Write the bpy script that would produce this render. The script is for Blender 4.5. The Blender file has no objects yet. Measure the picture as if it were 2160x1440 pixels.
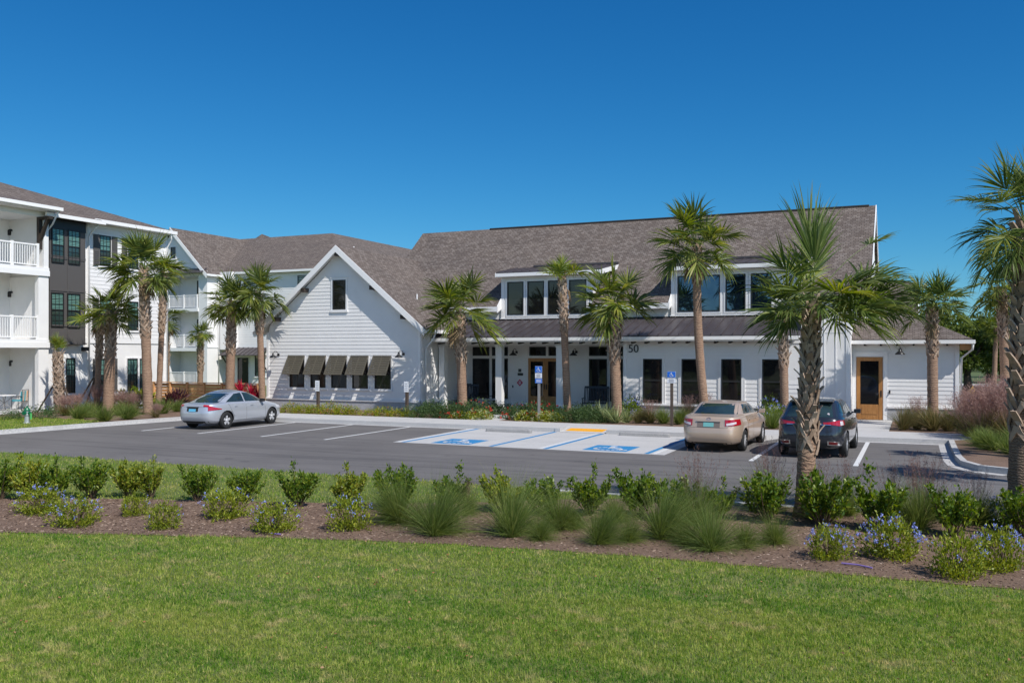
import bpy, bmesh, math, random
import numpy as np
R = math.radians
rnd = random.Random(7)
C = bpy.context.scene.collection

# ------------------------------------------------------------------ camera frame (used to read positions on real planes)
H = 3.0; F_ = 1890.; CX = 1080.; HY = 742.; TH = R(24.2)
SN, CS = math.sin(TH), math.cos(TH)
def ray(px, py):
    l = (px-CX)/F_; u = (HY-py)/F_
    return (-SN+l*CS, CS+l*SN, u)
def onG(px, py, z=0.):
    r = ray(px, py); t = (z-H)/r[2]; return (r[0]*t, r[1]*t, z)
def xAtY(px, Y):
    r = ray(px, HY); return r[0]*Y/r[1]
def zAtY(px, py, Y):
    r = ray(px, py); return H+r[2]*Y/r[1]
def yAtX(px, X):
    r = ray(px, HY); return r[1]*X/r[0]
def zAtX(px, py, X):
    r = ray(px, py); return H+r[2]*X/r[0]

# ------------------------------------------------------------------ objects
def tag(o, label=None, cat=None, group=None, kind=None):
    if label: o['label'] = label
    if cat: o['category'] = cat
    if group: o['group'] = group
    if kind: o['kind'] = kind
    return o
def empty(name, loc=(0, 0, 0), rz=0., label=None, cat=None, group=None):
    o = bpy.data.objects.new(name, None); C.objects.link(o)
    o.location = loc; o.rotation_euler = (0, 0, rz); o.empty_display_size = .2
    return tag(o, label, cat, group)
def copy_tree(o, parent=None):
    c = o.copy(); C.objects.link(c)
    if parent is not None: c.parent = parent
    for ch in list(o.children): copy_tree(ch, c)
    return c

class MB:
    def __init__(s): s.v = []; s.f = []; s.m = []
    def add(s, vs, fs, m=0):
        b = len(s.v); s.v.extend(vs)
        for f in fs: s.f.append(tuple(b+i for i in f)); s.m.append(m)
    def quad(s, a, b, c, d, m=0): s.add([a, b, c, d], [(0, 1, 2, 3)], m)
    def hexa(s, p, m=0):   # 8 points: bottom 4 then top 4
        s.add(p, [(3, 2, 1, 0), (4, 5, 6, 7), (0, 1, 5, 4), (1, 2, 6, 5), (2, 3, 7, 6), (3, 0, 4, 7)], m)
    def box(s, x0, x1, y0, y1, z0, z1, m=0):
        s.hexa([(x0, y0, z0), (x1, y0, z0), (x1, y1, z0), (x0, y1, z0), (x0, y0, z1), (x1, y0, z1), (x1, y1, z1), (x0, y1, z1)], m)
    def slab(s, a, b, c, d, t, m=0):   # top quad, thickness t downwards
        dn = [(p[0], p[1], p[2]-t) for p in (a, b, c, d)]
        s.hexa(dn+[a, b, c, d], m)
    def prism(s, poly, z0, z1, m=0):
        n = len(poly)
        vs = [(x, y, z0) for x, y in poly]+[(x, y, z1) for x, y in poly]
        s.add(vs, [tuple(range(n-1, -1, -1)), tuple(range(n, 2*n))]+[(i, (i+1) % n, n+(i+1) % n, n+i) for i in range(n)], m)
    def tube(s, pts, rs, n=8, m=0, cap=True):
        vs = []; fs = []
        prev = None
        for i, p in enumerate(pts):
            a = np.array(pts[max(i-1, 0)], float); b = np.array(pts[min(i+1, len(pts)-1)], float)
            d = b-a; d /= (np.linalg.norm(d)+1e-9)
            ref = np.array((0, 0, 1.)) if abs(d[2]) < .9 else np.array((1., 0, 0))
            if prev is not None: ref = prev
            u = np.cross(d, np.cross(ref, d)); u /= (np.linalg.norm(u)+1e-9); w = np.cross(d, u); prev = u
            r = rs[i] if hasattr(rs, '__len__') else rs
            for k in range(n):
                t = 2*math.pi*k/n
                q = np.array(p)+r*(math.cos(t)*u+math.sin(t)*w); vs.append(tuple(q))
        for i in range(len(pts)-1):
            for k in range(n):
                k2 = (k+1) % n
                fs.append((i*n+k, i*n+k2, (i+1)*n+k2, (i+1)*n+k))
        if cap:
            fs.append(tuple(range(n-1, -1, -1))); fs.append(tuple((len(pts)-1)*n+k for k in range(n)))
        s.add(vs, fs, m)
    def lathe(s, prof, n=20, m=0, c=(0, 0, 0)):   # prof (r,z)
        vs = []; fs = []
        for r, z in prof:
            for k in range(n):
                t = 2*math.pi*k/n; vs.append((c[0]+r*math.cos(t), c[1]+r*math.sin(t), c[2]+z))
        for i in range(len(prof)-1):
            for k in range(n):
                k2 = (k+1) % n; fs.append((i*n+k, i*n+k2, (i+1)*n+k2, (i+1)*n+k))
        s.add(vs, fs, m)
    def build(s, name, mats, parent=None, loc=None, smooth=False):
        if not s.v: return None
        me = bpy.data.meshes.new(name)
        me.from_pydata([tuple(map(float, v)) for v in s.v], [], s.f)
        if not isinstance(mats, (list, tuple)): mats = [mats]
        for mt in mats: me.materials.append(mt)
        if len(mats) > 1: me.polygons.foreach_set('material_index', s.m)
        if smooth: me.polygons.foreach_set('use_smooth', [True]*len(s.f))
        me.update()
        o = bpy.data.objects.new(name, me); C.objects.link(o)
        if parent is not None: o.parent = parent
        if loc is not None: o.location = loc
        return o
def npmesh(name, V, Fq, mats, parent=None, mi=None, smooth=False):
    """V (n,3), Fq (m,k) all the same k"""
    me = bpy.data.meshes.new(name); n = len(V); m, k = Fq.shape
    me.vertices.add(n); me.vertices.foreach_set('co', np.asarray(V, np.float32).ravel())
    me.loops.add(m*k); me.loops.foreach_set('vertex_index', Fq.astype(np.int32).ravel())
    me.polygons.add(m); me.polygons.foreach_set('loop_start', np.arange(0, m*k, k, dtype=np.int32))
    if not isinstance(mats, (list, tuple)): mats = [mats]
    for mt in mats: me.materials.append(mt)
    if mi is not None: me.polygons.foreach_set('material_index', np.asarray(mi, np.int32))
    if smooth: me.polygons.foreach_set('use_smooth', np.ones(m, bool))
    me.update(calc_edges=True); me.validate()
    o = bpy.data.objects.new(name, me); C.objects.link(o)
    if parent is not None: o.parent = parent
    return o
def struct(name, mb, mat, **k):
    return tag(mb.build(name, mat, **k), kind='structure')

# ------------------------------------------------------------------ materials
def mat(name, col=(.5, .5, .5), rough=.6, metal=0., spec=.5, coat=0., build=None, trans=0.):
    m = bpy.data.materials.new(name); m.use_nodes = True
    nt = m.node_tree; b = nt.nodes['Principled BSDF']
    b.inputs['Base Color'].default_value = (*col, 1); b.inputs['Roughness'].default_value = rough
    b.inputs['Metallic'].default_value = metal; b.inputs['Specular IOR Level'].default_value = spec
    b.inputs['Coat Weight'].default_value = coat; b.inputs['Coat Roughness'].default_value = .04
    if build: build(nt, b)
    return m
def N(nt, t, **k):
    n = nt.nodes.new(t)
    for a, v in k.items(): setattr(n, a, v)
    return n
def objco(nt, scale=(1, 1, 1), rot=(0, 0, 0)):
    t = N(nt, 'ShaderNodeTexCoord'); mp = N(nt, 'ShaderNodeMapping')
    mp.inputs['Scale'].default_value = scale; mp.inputs['Rotation'].default_value = rot
    nt.links.new(t.outputs['Object'], mp.inputs['Vector']); return mp.outputs['Vector']
def noise(nt, vec, scale, detail=4, rough=.6):
    n = N(nt, 'ShaderNodeTexNoise'); n.inputs['Scale'].default_value = scale; n.inputs['Detail'].default_value = detail
    n.inputs['Roughness'].default_value = rough
    if vec is not None: nt.links.new(vec, n.inputs['Vector'])
    return n.outputs['Fac']
def ramp(nt, fac, stops, interp='LINEAR'):
    r = N(nt, 'ShaderNodeValToRGB'); e = r.color_ramp.elements; r.color_ramp.interpolation = interp
    while len(e) < len(stops): e.new(.5)
    for i, (p, c) in enumerate(stops): e[i].position = p; e[i].color = (*c, 1)
    nt.links.new(fac, r.inputs['Fac']); return r.outputs['Color']
def mixc(nt, fac, a, b, mode='MIX'):
    m = N(nt, 'ShaderNodeMix', data_type='RGBA', blend_type=mode)
    for s, v in ((m.inputs[0], fac), (m.inputs[6], a), (m.inputs[7], b)):
        if isinstance(v, (int, float)): s.default_value = v
        elif isinstance(v, tuple): s.default_value = (*v, 1)
        else: nt.links.new(v, s)
    return m.outputs[2]
def bump(nt, b, h, strength=.3, dist=.02):
    n = N(nt, 'ShaderNodeBump'); n.inputs['Strength'].default_value = strength; n.inputs['Distance'].default_value = dist
    nt.links.new(h, n.inputs['Height']); nt.links.new(n.outputs['Normal'], b.inputs['Normal'])
def isl(nt): return N(nt, 'ShaderNodeNewGeometry').outputs['Random Per Island']
def worldpos(nt): return N(nt, 'ShaderNodeNewGeometry').outputs['Position']

def noisy(c1, c2, scale, detail=4, bs=0., bd=.01, vec=(1, 1, 1), lo=.3, hi=.7):
    def f(nt, b):
        v = objco(nt, vec); n = noise(nt, v, scale, detail)
        nt.links.new(ramp(nt, n, [(lo, c1), (hi, c2)]), b.inputs['Base Color'])
        if bs: bump(nt, b, n, bs, bd)
    return f
def two_noise(c1, c2, c3, s1, s2, bs=.3, bd=.01):
    def f(nt, b):
        v = worldpos(nt); n = noise(nt, v, s1, 3); n2 = noise(nt, v, s2, 6, .7)
        a = ramp(nt, n, [(.3, c1), (.7, c2)]); bb = ramp(nt, n2, [(.35, (0, 0, 0)), (.75, (1, 1, 1))])
        nt.links.new(mixc(nt, bb, a, c3), b.inputs['Base Color']); bump(nt, b, n2, bs, bd)
    return f
M = {}
M['white'] = mat('white_paint', (.76, .77, .78), .55, build=noisy((.755, .735, .71), (.80, .78, .755), 1.3, 5))
M['white_brick'] = mat('painted_masonry', (.75, .75, .76), .7, build=noisy((.70, .70, .71), (.78, .78, .78), 9, 4, .35, .01))
M['trim'] = mat('white_trim', (.81, .795, .775), .45)
M['soffit'] = mat('soffit_paint', (.70, .70, .70), .6)
M['grey_block'] = mat('grey_masonry_base', (.36, .36, .37), .8, build=noisy((.33, .33, .34), (.42, .42, .42), 6, 4, .3, .01))
M['bronze_frame'] = mat('dark_bronze_frame', (.02, .019, .018), .4)
M['bronze_panel'] = mat('dark_taupe_panel', (.088, .08, .075), .6)
M['black'] = mat('black_metal', (.012, .012, .013), .4)
M['dark_wood'] = mat('dark_stained_wood', (.035, .025, .018), .6)
def wood_b(c1, c2, ax=2, sc=30):
    def f(nt, b):
        s = [6., 6., 6.]; s[ax] = .6
        v = objco(nt, tuple(s)); n = noise(nt, v, sc/6, 6, .6)
        nt.links.new(ramp(nt, n, [(.3, c1), (.7, c2)]), b.inputs['Base Color']); bump(nt, b, n, .15, .004)
    return f
M['door_wood'] = mat('stained_door_wood', (.3, .13, .05), .38, build=wood_b((.30, .125, .03), (.46, .22, .07)))
def fence_b(nt, b):
    v = objco(nt, (.6, 6, 6)); n = noise(nt, v, 5, 6); i = isl(nt)
    c = mixc(nt, i, (.55, .26, .10), (.68, .38, .17))
    nt.links.new(mixc(nt, ramp(nt, n, [(.52, (0, 0, 0)), (.85, (.7, .7, .7))]), c, (.26, .13, .055)), b.inputs['Base Color'])
M['fence_wood'] = mat('stained_fence_wood', rough=.7, build=fence_b)
M['post_wood'] = mat('weathered_post_wood', rough=.8, build=wood_b((.05, .035, .025), (.11, .08, .06)))
def shingle(swap):
    def f(nt, b):
        t = N(nt, 'ShaderNodeNewGeometry'); sp = N(nt, 'ShaderNodeSeparateXYZ'); cb = N(nt, 'ShaderNodeCombineXYZ')
        nt.links.new(t.outputs['Position'], sp.inputs[0])
        a, c = ('Y', 'X') if swap else ('X', 'Y')
        nt.links.new(sp.outputs[a], cb.inputs['X'])
        ml = N(nt, 'ShaderNodeMath', operation='MULTIPLY'); ml.inputs[1].default_value = 1.3
        nt.links.new(sp.outputs[c], ml.inputs[0]); nt.links.new(ml.outputs[0], cb.inputs['Y'])
        br = N(nt, 'ShaderNodeTexBrick'); br.inputs['Scale'].default_value = 1.
        br.inputs['Brick Width'].default_value = .21; br.inputs['Row Height'].default_value = .13
        br.inputs['Mortar Size'].default_value = .012; br.inputs['Mortar Smooth'].default_value = .3
        br.inputs['Color1'].default_value = (0, 0, 0, 1); br.inputs['Color2'].default_value = (1, 1, 1, 1)
        br.inputs['Mortar'].default_value = (.0, .0, .0, 1); br.offset = .37; br.squash = 1.
        nt.links.new(cb.outputs[0], br.inputs['Vector'])
        c1 = ramp(nt, br.outputs['Color'], [(0, (.118, .094, .08)), (.3, (.143, .116, .10)), (.6, (.168, .139, .121)), (1, (.215, .182, .16))])
        n1 = noise(nt, worldpos(nt), .7, 3); n2 = noise(nt, worldpos(nt), 40, 3)
        c2 = mixc(nt, .5, c1, ramp(nt, n1, [(.3, (.40, .40, .41)), (.7, (.62, .60, .58))]), 'OVERLAY')
        c3 = mixc(nt, ramp(nt, n2, [(.4, (0, 0, 0)), (.8, (.45, .45, .45))]), c2, (.09, .075, .068))
        c4 = mixc(nt, br.outputs['Fac'], c3, (.055, .045, .04))
        nt.links.new(c4, b.inputs['Base Color'])
        bump(nt, b, br.outputs['Color'], .35, .015)
    return f
M['shingle_x'] = mat('shingles_rows_along_x', rough=.9, spec=.2, build=shingle(False))
M['shingle_y'] = mat('shingles_rows_along_y', rough=.9, spec=.2, build=shingle(True))
M['metal_roof'] = mat('dark_standing_seam', (.085, .072, .075), .42, .35, build=noisy((.075, .063, .066), (.10, .085, .088), 1.5, 3))
def asph(nt, b):
    v = worldpos(nt)
    n1 = noise(nt, v, .35, 4); n2 = noise(nt, v, 55, 3, .8); mp = N(nt, 'ShaderNodeMapping'); mp.inputs['Scale'].default_value = (.25, 2.2, 1)
    nt.links.new(v, mp.inputs['Vector']); n3 = noise(nt, mp.outputs[0], 1.2, 5, .65)
    a = ramp(nt, n1, [(.3, (.115, .106, .100)), (.7, (.155, .144, .136))])
    a = mixc(nt, ramp(nt, n3, [(.5, (0, 0, 0)), (.75, (.55, .55, .55))]), a, (.10, .094, .095))
    a = mixc(nt, ramp(nt, n3, [(.25, (.35, .35, .35)), (.42, (0, 0, 0))]), a, (.20, .19, .19))
    n4 = noise(nt, v, 2.3, 2, .4)
    a = mixc(nt, ramp(nt, n4, [(.66, (0, 0, 0)), (.74, (.5, .5, .5))]), a, (.06, .055, .055))
    mp2 = N(nt, 'ShaderNodeMapping'); mp2.inputs['Scale'].default_value = (.04, 1.6, 1); mp2.inputs['Rotation'].default_value = (0, 0, .05); nt.links.new(v, mp2.inputs['Vector']); n5 = noise(nt, mp2.outputs[0], 1.1, 3, .5)
    a = mixc(nt, ramp(nt, n5, [(.53, (0, 0, 0)), (.58, (.6, .6, .6)), (.63, (0, 0, 0))]), a, (.065, .06, .06))
    a = mixc(nt, .6, a, ramp(nt, n2, [(.3, (.35, .35, .35)), (.7, (.65, .65, .65))]), 'OVERLAY')
    nt.links.new(a, b.inputs['Base Color']); bump(nt, b, n2, .35, .006)
M['asphalt'] = mat('asphalt', rough=.85, build=asph)
M['concrete'] = mat('concrete', rough=.85, build=two_noise((.46, .45, .44), (.54, .53, .51), (.40, .39, .38), 1.2, 22, .15, .004))
M['kerb'] = mat('kerb_concrete', rough=.85, build=two_noise((.44, .43, .42), (.55, .54, .52), (.33, .32, .31), 1.5, 14, .2, .005))
M['curb_grey'] = mat('wheel_stop_concrete', rough=.9, build=two_noise((.30, .29, .28), (.38, .37, .36), (.22, .22, .22), 3, 30, .3, .005))
def worn(c, under=(.16, .15, .15), amt=.62):
    def f(nt, b):
        n = noise(nt, worldpos(nt), 14, 6, .75); n2 = noise(nt, worldpos(nt), 1.3, 3)
        m_ = mixc(nt, .5, n, n2, 'ADD')
        k = ramp(nt, n, [(amt-.04, (0, 0, 0)), (amt+.06, (1, 1, 1))])
        nt.links.new(mixc(nt, k, c, under), b.inputs['Base Color'])
    return f
M['line_white'] = mat('road_paint_white', rough=.7, build=worn((.62, .62, .61)))
M['line_blue'] = mat('road_paint_blue', rough=.7, build=worn((.025, .21, .45), (.30, .33, .36), .66))
M['pad_sym_white'] = mat('symbol_paint_white', rough=.7, build=worn((.62, .64, .66), (.25, .35, .45)))
M['yellow'] = mat('tactile_yellow', (.75, .36, .02), .7, build=worn((.78, .38, .02), (.5, .3, .1), .7))
M['mulch'] = mat('mulch', rough=.95, build=two_noise((.18, .11, .07), (.27, .175, .12), (.085, .052, .035), 1.6, 28, .9, .03))
M['lawn'] = mat('lawn_soil_green', rough=.95, build=two_noise((.10, .15, .025), (.17, .19, .05), (.07, .09, .02), .8, 30, .6, .03))
M['far_grass'] = mat('distant_grass', rough=.95, build=two_noise((.07, .11, .03), (.12, .16, .05), (.05, .07, .025), .1, 3, .3, .05))

def leafmat(name, cols, rough=.5, tr=.35, trcol=None, spec=.35):
    m = bpy.data.materials.new(name); m.use_nodes = True; nt = m.node_tree
    b = nt.nodes['Principled BSDF']; out = nt.nodes['Material Output']
    k = len(cols); c = ramp(nt, isl(nt), [(i/(k-1), cc) for i, cc in enumerate(cols)])
    n = noise(nt, worldpos(nt), 1.1, 2)
    c = mixc(nt, .35, c, ramp(nt, n, [(.35, (.38, .40, .36)), (.65, (.62, .60, .5))]), 'OVERLAY')
    nt.links.new(c, b.inputs['Base Color']); b.inputs['Roughness'].default_value = rough
    b.inputs['Specular IOR Level'].default_value = spec
    t = N(nt, 'ShaderNodeBsdfTranslucent')
    hs = N(nt, 'ShaderNodeHueSaturation'); hs.inputs['Value'].default_value = 1.5; hs.inputs['Saturation'].default_value = 1.15
    hs.inputs['Hue'].default_value = .485
    nt.links.new(c, hs.inputs['Color']); nt.links.new(hs.outputs[0], t.inputs['Color'])
    mx = N(nt, 'ShaderNodeMixShader'); mx.inputs[0].default_value = tr
    nt.links.new(b.outputs[0], mx.inputs[1]); nt.links.new(t.outputs[0], mx.inputs[2]); nt.links.new(mx.outputs[0], out.inputs['Surface'])
    return m
M['palm'] = leafmat('palm_leaf', [(.055, .09, .02), (.095, .135, .028), (.15, .185, .038), (.27, .28, .06)], .42, .38)
M['palm_near'] = leafmat('palm_leaf_dark', [(.05, .085, .024), (.085, .13, .03), (.135, .185, .045), (.26, .29, .10)], .45, .38, spec=.28)
M['palm_yellow'] = leafmat('palm_leaf_yellow', [(.08, .13, .025), (.14, .20, .03), (.22, .26, .04), (.29, .28, .06)], .45, .4)
M['palm_dead'] = leafmat('palm_leaf_dead', [(.16, .10, .055), (.26, .18, .10), (.36, .27, .17)], .8, .2)
M['petiole'] = mat('palm_petiole', (.13, .17, .05), .5)
M['hedge'] = leafmat('hedge_leaf', [(.045, .10, .014), (.085, .155, .018), (.15, .225, .024), (.27, .31, .04)], .4, .42)
M['hedge_y'] = leafmat('hedge_leaf_yellowish', [(.09, .15, .018), (.17, .235, .024), (.29, .32, .04), (.40, .38, .06)], .4, .42)
M['plumb'] = leafmat('plumbago_leaf', [(.10, .15, .016), (.18, .235, .02), (.27, .31, .03), (.37, .38, .05)], .45, .35)
M['blue_flower'] = leafmat('blue_petals', [(.22, .25, .62), (.30, .35, .75), (.42, .46, .85)], .6, .3)
M['red_flower'] = leafmat('red_petals', [(.65, .05, .03), (.75, .09, .04), (.6, .03, .06)], .6, .3)
M['white_flower'] = leafmat('pale_petals', [(.55, .6, .35), (.65, .65, .4)], .6, .3)
M['muhly'] = leafmat('muhly_blades', [(.075, .125, .032), (.12, .18, .042), (.18, .235, .065), (.29, .31, .12)], .55, .45, spec=.18)
M['muhly_dry'] = leafmat('muhly_blades_dry', [(.09, .10, .03), (.14, .14, .05), (.22, .19, .08), (.30, .22, .10)], .6, .3)
M['plume'] = leafmat('pink_plume', [(.26, .16, .14), (.36, .23, .205), (.47, .33, .28)], .8, .35)
M['plume_brown'] = leafmat('brown_plume', [(.20, .12, .10), (.28, .17, .15)], .8, .35)
M['grass'] = leafmat('grass_blades', [(.045, .14, .010), (.085, .23, .016), (.16, .33, .03), (.34, .43, .07), (.66, .58, .24)], .6, .45, spec=.12)
def lawn_tone(m):
    nt = m.node_tree; hs_ = next(n for n in nt.nodes if n.type == 'HUE_SAT'); src = hs_.inputs['Color'].links[0].from_socket; b = nt.nodes['Principled BSDF']
    mp = N(nt, 'ShaderNodeMapping'); mp.inputs['Scale'].default_value = (.22, 1.3, 1); mp.inputs['Rotation'].default_value = (0, 0, .3); nt.links.new(worldpos(nt), mp.inputs['Vector'])
    n1 = noise(nt, mp.outputs[0], 1., 4, .6); n2 = noise(nt, worldpos(nt), 3.5, 4, .65)
    c = mixc(nt, ramp(nt, n1, [(.38, (0, 0, 0)), (.66, (.6, .6, .6))]), src, (.42, .42, .10)); c = mixc(nt, ramp(nt, n1, [(.30, (.5, .5, .5)), (.46, (0, 0, 0))]), c, (.06, .17, .02))
    n3 = noise(nt, worldpos(nt), 11, 3, .6); c = mixc(nt, ramp(nt, n3, [(.34, (.65, .65, .65)), (.5, (0, 0, 0))]), c, (.045, .13, .018)); c = mixc(nt, ramp(nt, n3, [(.54, (0, 0, 0)), (.66, (.6, .6, .6))]), c, (.50, .50, .17))
    c = mixc(nt, ramp(nt, n2, [(.56, (0, 0, 0)), (.70, (.62, .62, .62))]), c, (.72, .55, .30)); nt.links.new(c, b.inputs['Base Color']); nt.links.new(c, hs_.inputs['Color'])
lawn_tone(M['grass'])
M['yellow_green'] = leafmat('yellow_green_leaf', [(.10, .16, .02), (.22, .26, .02), (.40, .38, .03)], .45, .35)
M['bed_green'] = leafmat('bed_shrub_leaf', [(.04, .08, .03), (.07, .12, .04), (.11, .17, .06)], .5, .3)
M['bed_dark'] = leafmat('bed_shrub_dark', [(.02, .042, .018), (.035, .065, .025), (.055, .09, .03)], .5, .3)
M['flax'] = leafmat('variegated_blade', [(.12, .18, .07), (.28, .33, .14), (.42, .45, .24)], .5, .3)
M['ti_red'] = leafmat('ti_red', [(.35, .01, .03), (.55, .02, .05), (.2, .01, .03)], .4, .35)
M['ti_dark'] = leafmat('ti_dark', [(.03, .008, .014), (.06, .012, .02)], .4, .2)
M['orange_tip'] = leafmat('orange_bracts', [(.45, .16, .05), (.5, .25, .08)], .6, .3)
M['tree'] = leafmat('tree_leaf', [(.02, .045, .012), (.035, .07, .018), (.06, .10, .024), (.10, .14, .03)], .55, .3)
M['tree_light'] = leafmat('tree_leaf_light', [(.045, .075, .015), (.085, .12, .022), (.15, .19, .035)], .6, .35)
M['stem'] = mat('shrub_stem', (.09, .06, .035), .8)
def trunkb(c1, c2, c3, ring=9.):
    def f(nt, b):
        v = objco(nt, (1, 1, 1)); nz = noise(nt, v, 3, 5)
        w = N(nt, 'ShaderNodeTexWave', wave_type='BANDS', bands_direction='Z'); w.inputs['Scale'].default_value = ring/2
        w.inputs['Distortion'].default_value = 7; w.inputs['Detail'].default_value = 4; w.inputs['Detail Scale'].default_value = 2.5
        nt.links.new(v, w.inputs['Vector'])
        a = ramp(nt, nz, [(.3, c1), (.7, c2)])
        nt.links.new(mixc(nt, ramp(nt, w.outputs['Fac'], [(.55, (0, 0, 0)), (.95, (.8, .8, .8))]), a, c3), b.inputs['Base Color'])
        bump(nt, b, w.outputs['Fac'], .5, .02)
    return f
M['palm_trunk'] = mat('palm_trunk_bark', rough=.9, build=trunkb((.27, .165, .105), (.36, .235, .155), (.15, .09, .06)))
M['palm_trunk_dark'] = mat('palm_trunk_bark_dark', rough=.9, build=trunkb((.17, .115, .08), (.27, .19, .13), (.08, .05, .035), 14))
def bootb(nt, b):
    c = ramp(nt, isl(nt), [(0, (.22, .15, .10)), (.5, (.36, .255, .18)), (1, (.50, .38, .285))])
    n = noise(nt, objco(nt, (1, 1, 1)), 16, 5)
    nt.links.new(mixc(nt, ramp(nt, n, [(.5, (0, 0, 0)), (.85, (.5, .5, .5))]), c, (.12, .08, .055)), b.inputs['Base Color']); bump(nt, b, n, .4, .01)
M['boot'] = mat('palm_boots', rough=.9, build=bootb)
def boott(nt, b):
    c = ramp(nt, isl(nt), [(0, (.30, .21, .15)), (.5, (.44, .33, .25)), (1, (.58, .46, .37))])
    n = noise(nt, objco(nt, (1, 1, 1)), 16, 5)
    nt.links.new(mixc(nt, ramp(nt, n, [(.45, (0, 0, 0)), (.85, (.6, .6, .6))]), c, (.15, .10, .07)), b.inputs['Base Color']); bump(nt, b, n, .4, .01)
M['boot_tip'] = mat('palm_boot_tips', rough=.9, build=boott)
M['bark'] = mat('tree_bark', rough=.9, build=noisy((.07, .05, .035), (.14, .10, .075), 8, 4, .5, .02))

def glassmat(name, base, metal=0., rough=.03, spec=.5, c2=None):
    def f(nt, b):
        n = noise(nt, worldpos(nt), .9, 4, .6)
        nt.links.new(ramp(nt, n, [(.35, base), (.7, c2 or base)]), b.inputs['Base Color'])
        n2 = noise(nt, worldpos(nt), 1.7, 1); bump(nt, b, n2, .06, .05)
    return mat(name, base, rough, metal, spec, build=f)
M['glass'] = glassmat('dark_window_glass', (.008, .008, .009), 0, .03, .55, (.018, .018, .018))
M['glass_blue'] = glassmat('sky_tinted_glass', (.035, .075, .14), .9, .02, .9, (.06, .11, .19))  # blue of the sky's reflection is put into the base colour
def blindglass(nt, b):
    v = worldpos(nt); sp = N(nt, 'ShaderNodeSeparateXYZ'); nt.links.new(v, sp.inputs[0])
    w = N(nt, 'ShaderNodeTexWave', wave_type='BANDS', bands_direction='Z'); w.inputs['Scale'].default_value = 4.2; w.inputs['Distortion'].default_value = .3
    nt.links.new(v, w.inputs['Vector'])
    c = ramp(nt, w.outputs['Fac'], [(.2, (.035, .085, .075)), (.8, (.16, .30, .25))])
    nt.links.new(c, b.inputs['Base Color'])
M['blind_glass'] = mat('glass_with_blinds', rough=.06, spec=.8, build=blindglass)
M['glass_teal'] = glassmat('lower_sash_glass', (.018, .035, .032), 0, .05, .9, (.035, .06, .055))
M['car_glass'] = glassmat('car_glass', (.012, .022, .024), 0, .02, .9, (.03, .055, .055))
M['shutter'] = mat('olive_brown_shutter', (.095, .083, .06), .55)
M['silver'] = mat('silver_car_paint', (.50, .52, .56), .32, .45, coat=1., build=None)
M['gold'] = mat('champagne_car_paint', (.56, .42, .31), .36, .35, coat=1.)
M['charcoal'] = mat('charcoal_car_paint', (.028, .031, .04), .28, .4, coat=1.)
M['tyre'] = mat('tyre_rubber', (.014, .014, .014), .8)
M['well'] = mat('wheel_well', (.008, .008, .008), .9)
M['alloy'] = mat('alloy_rim', (.58, .58, .59), .35, .35)
M['chrome'] = mat('chrome', (.7, .7, .7), .12, 1.)
M['tail'] = mat('tail_light_red', (.38, .006, .014), .12, coat=1.)
M['tail_clear'] = mat('tail_light_clear', (.62, .55, .56), .12, coat=1.)
M['reflector'] = mat('dark_red_reflector', (.16, .01, .012), .3)
M['head'] = mat('headlight_clear', (.6, .6, .62), .1, coat=1.)
M['plate'] = mat('plate_teal', (.16, .42, .40), .5)
M['plate_blue'] = mat('plate_blue', (.12, .45, .65), .5)
M['seam'] = mat('panel_seam', (.02, .02, .02), .7)
M['sign_blue'] = mat('sign_blue', (.01, .13, .55), .45)
M['sign_white'] = mat('sign_white', (.75, .76, .78), .5)
M['sign_grey'] = mat('sign_grey_lines', (.42, .42, .44), .6)
M['galv'] = mat('galvanised_post', (.30, .29, .28), .5, .4)
M['red_sign'] = mat('red_sign', (.5, .02, .08), .5)
M['orange_wood'] = mat('raw_rafter_wood', (.45, .22, .08), .6)
M['hyd_green'] = mat('hydrant_green', (.0, .12, .05), .4)
M['hyd_silver'] = mat('hydrant_silver', (.5, .52, .52), .4, .5)
M['hyd_yellow'] = mat('hydrant_yellow', (.75, .42, .02), .5)
M['purple'] = mat('purple_pipe', (.22, .15, .38), .5)
M['cushion'] = mat('striped_cushion', rough=.8, build=lambda nt, b: nt.links.new(ramp(nt, noise(nt, objco(nt, (7, .1, .1)), 2, 1), [(.3, (.05, .30, .36)), (.45, (.55, .5, .4)), (.55, (.6, .25, .12)), (.7, (.10, .35, .45))], 'CONSTANT'), b.inputs['Base Color']))
M['lime'] = mat('lime_tag', (.1, .45, .12), .5)

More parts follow.
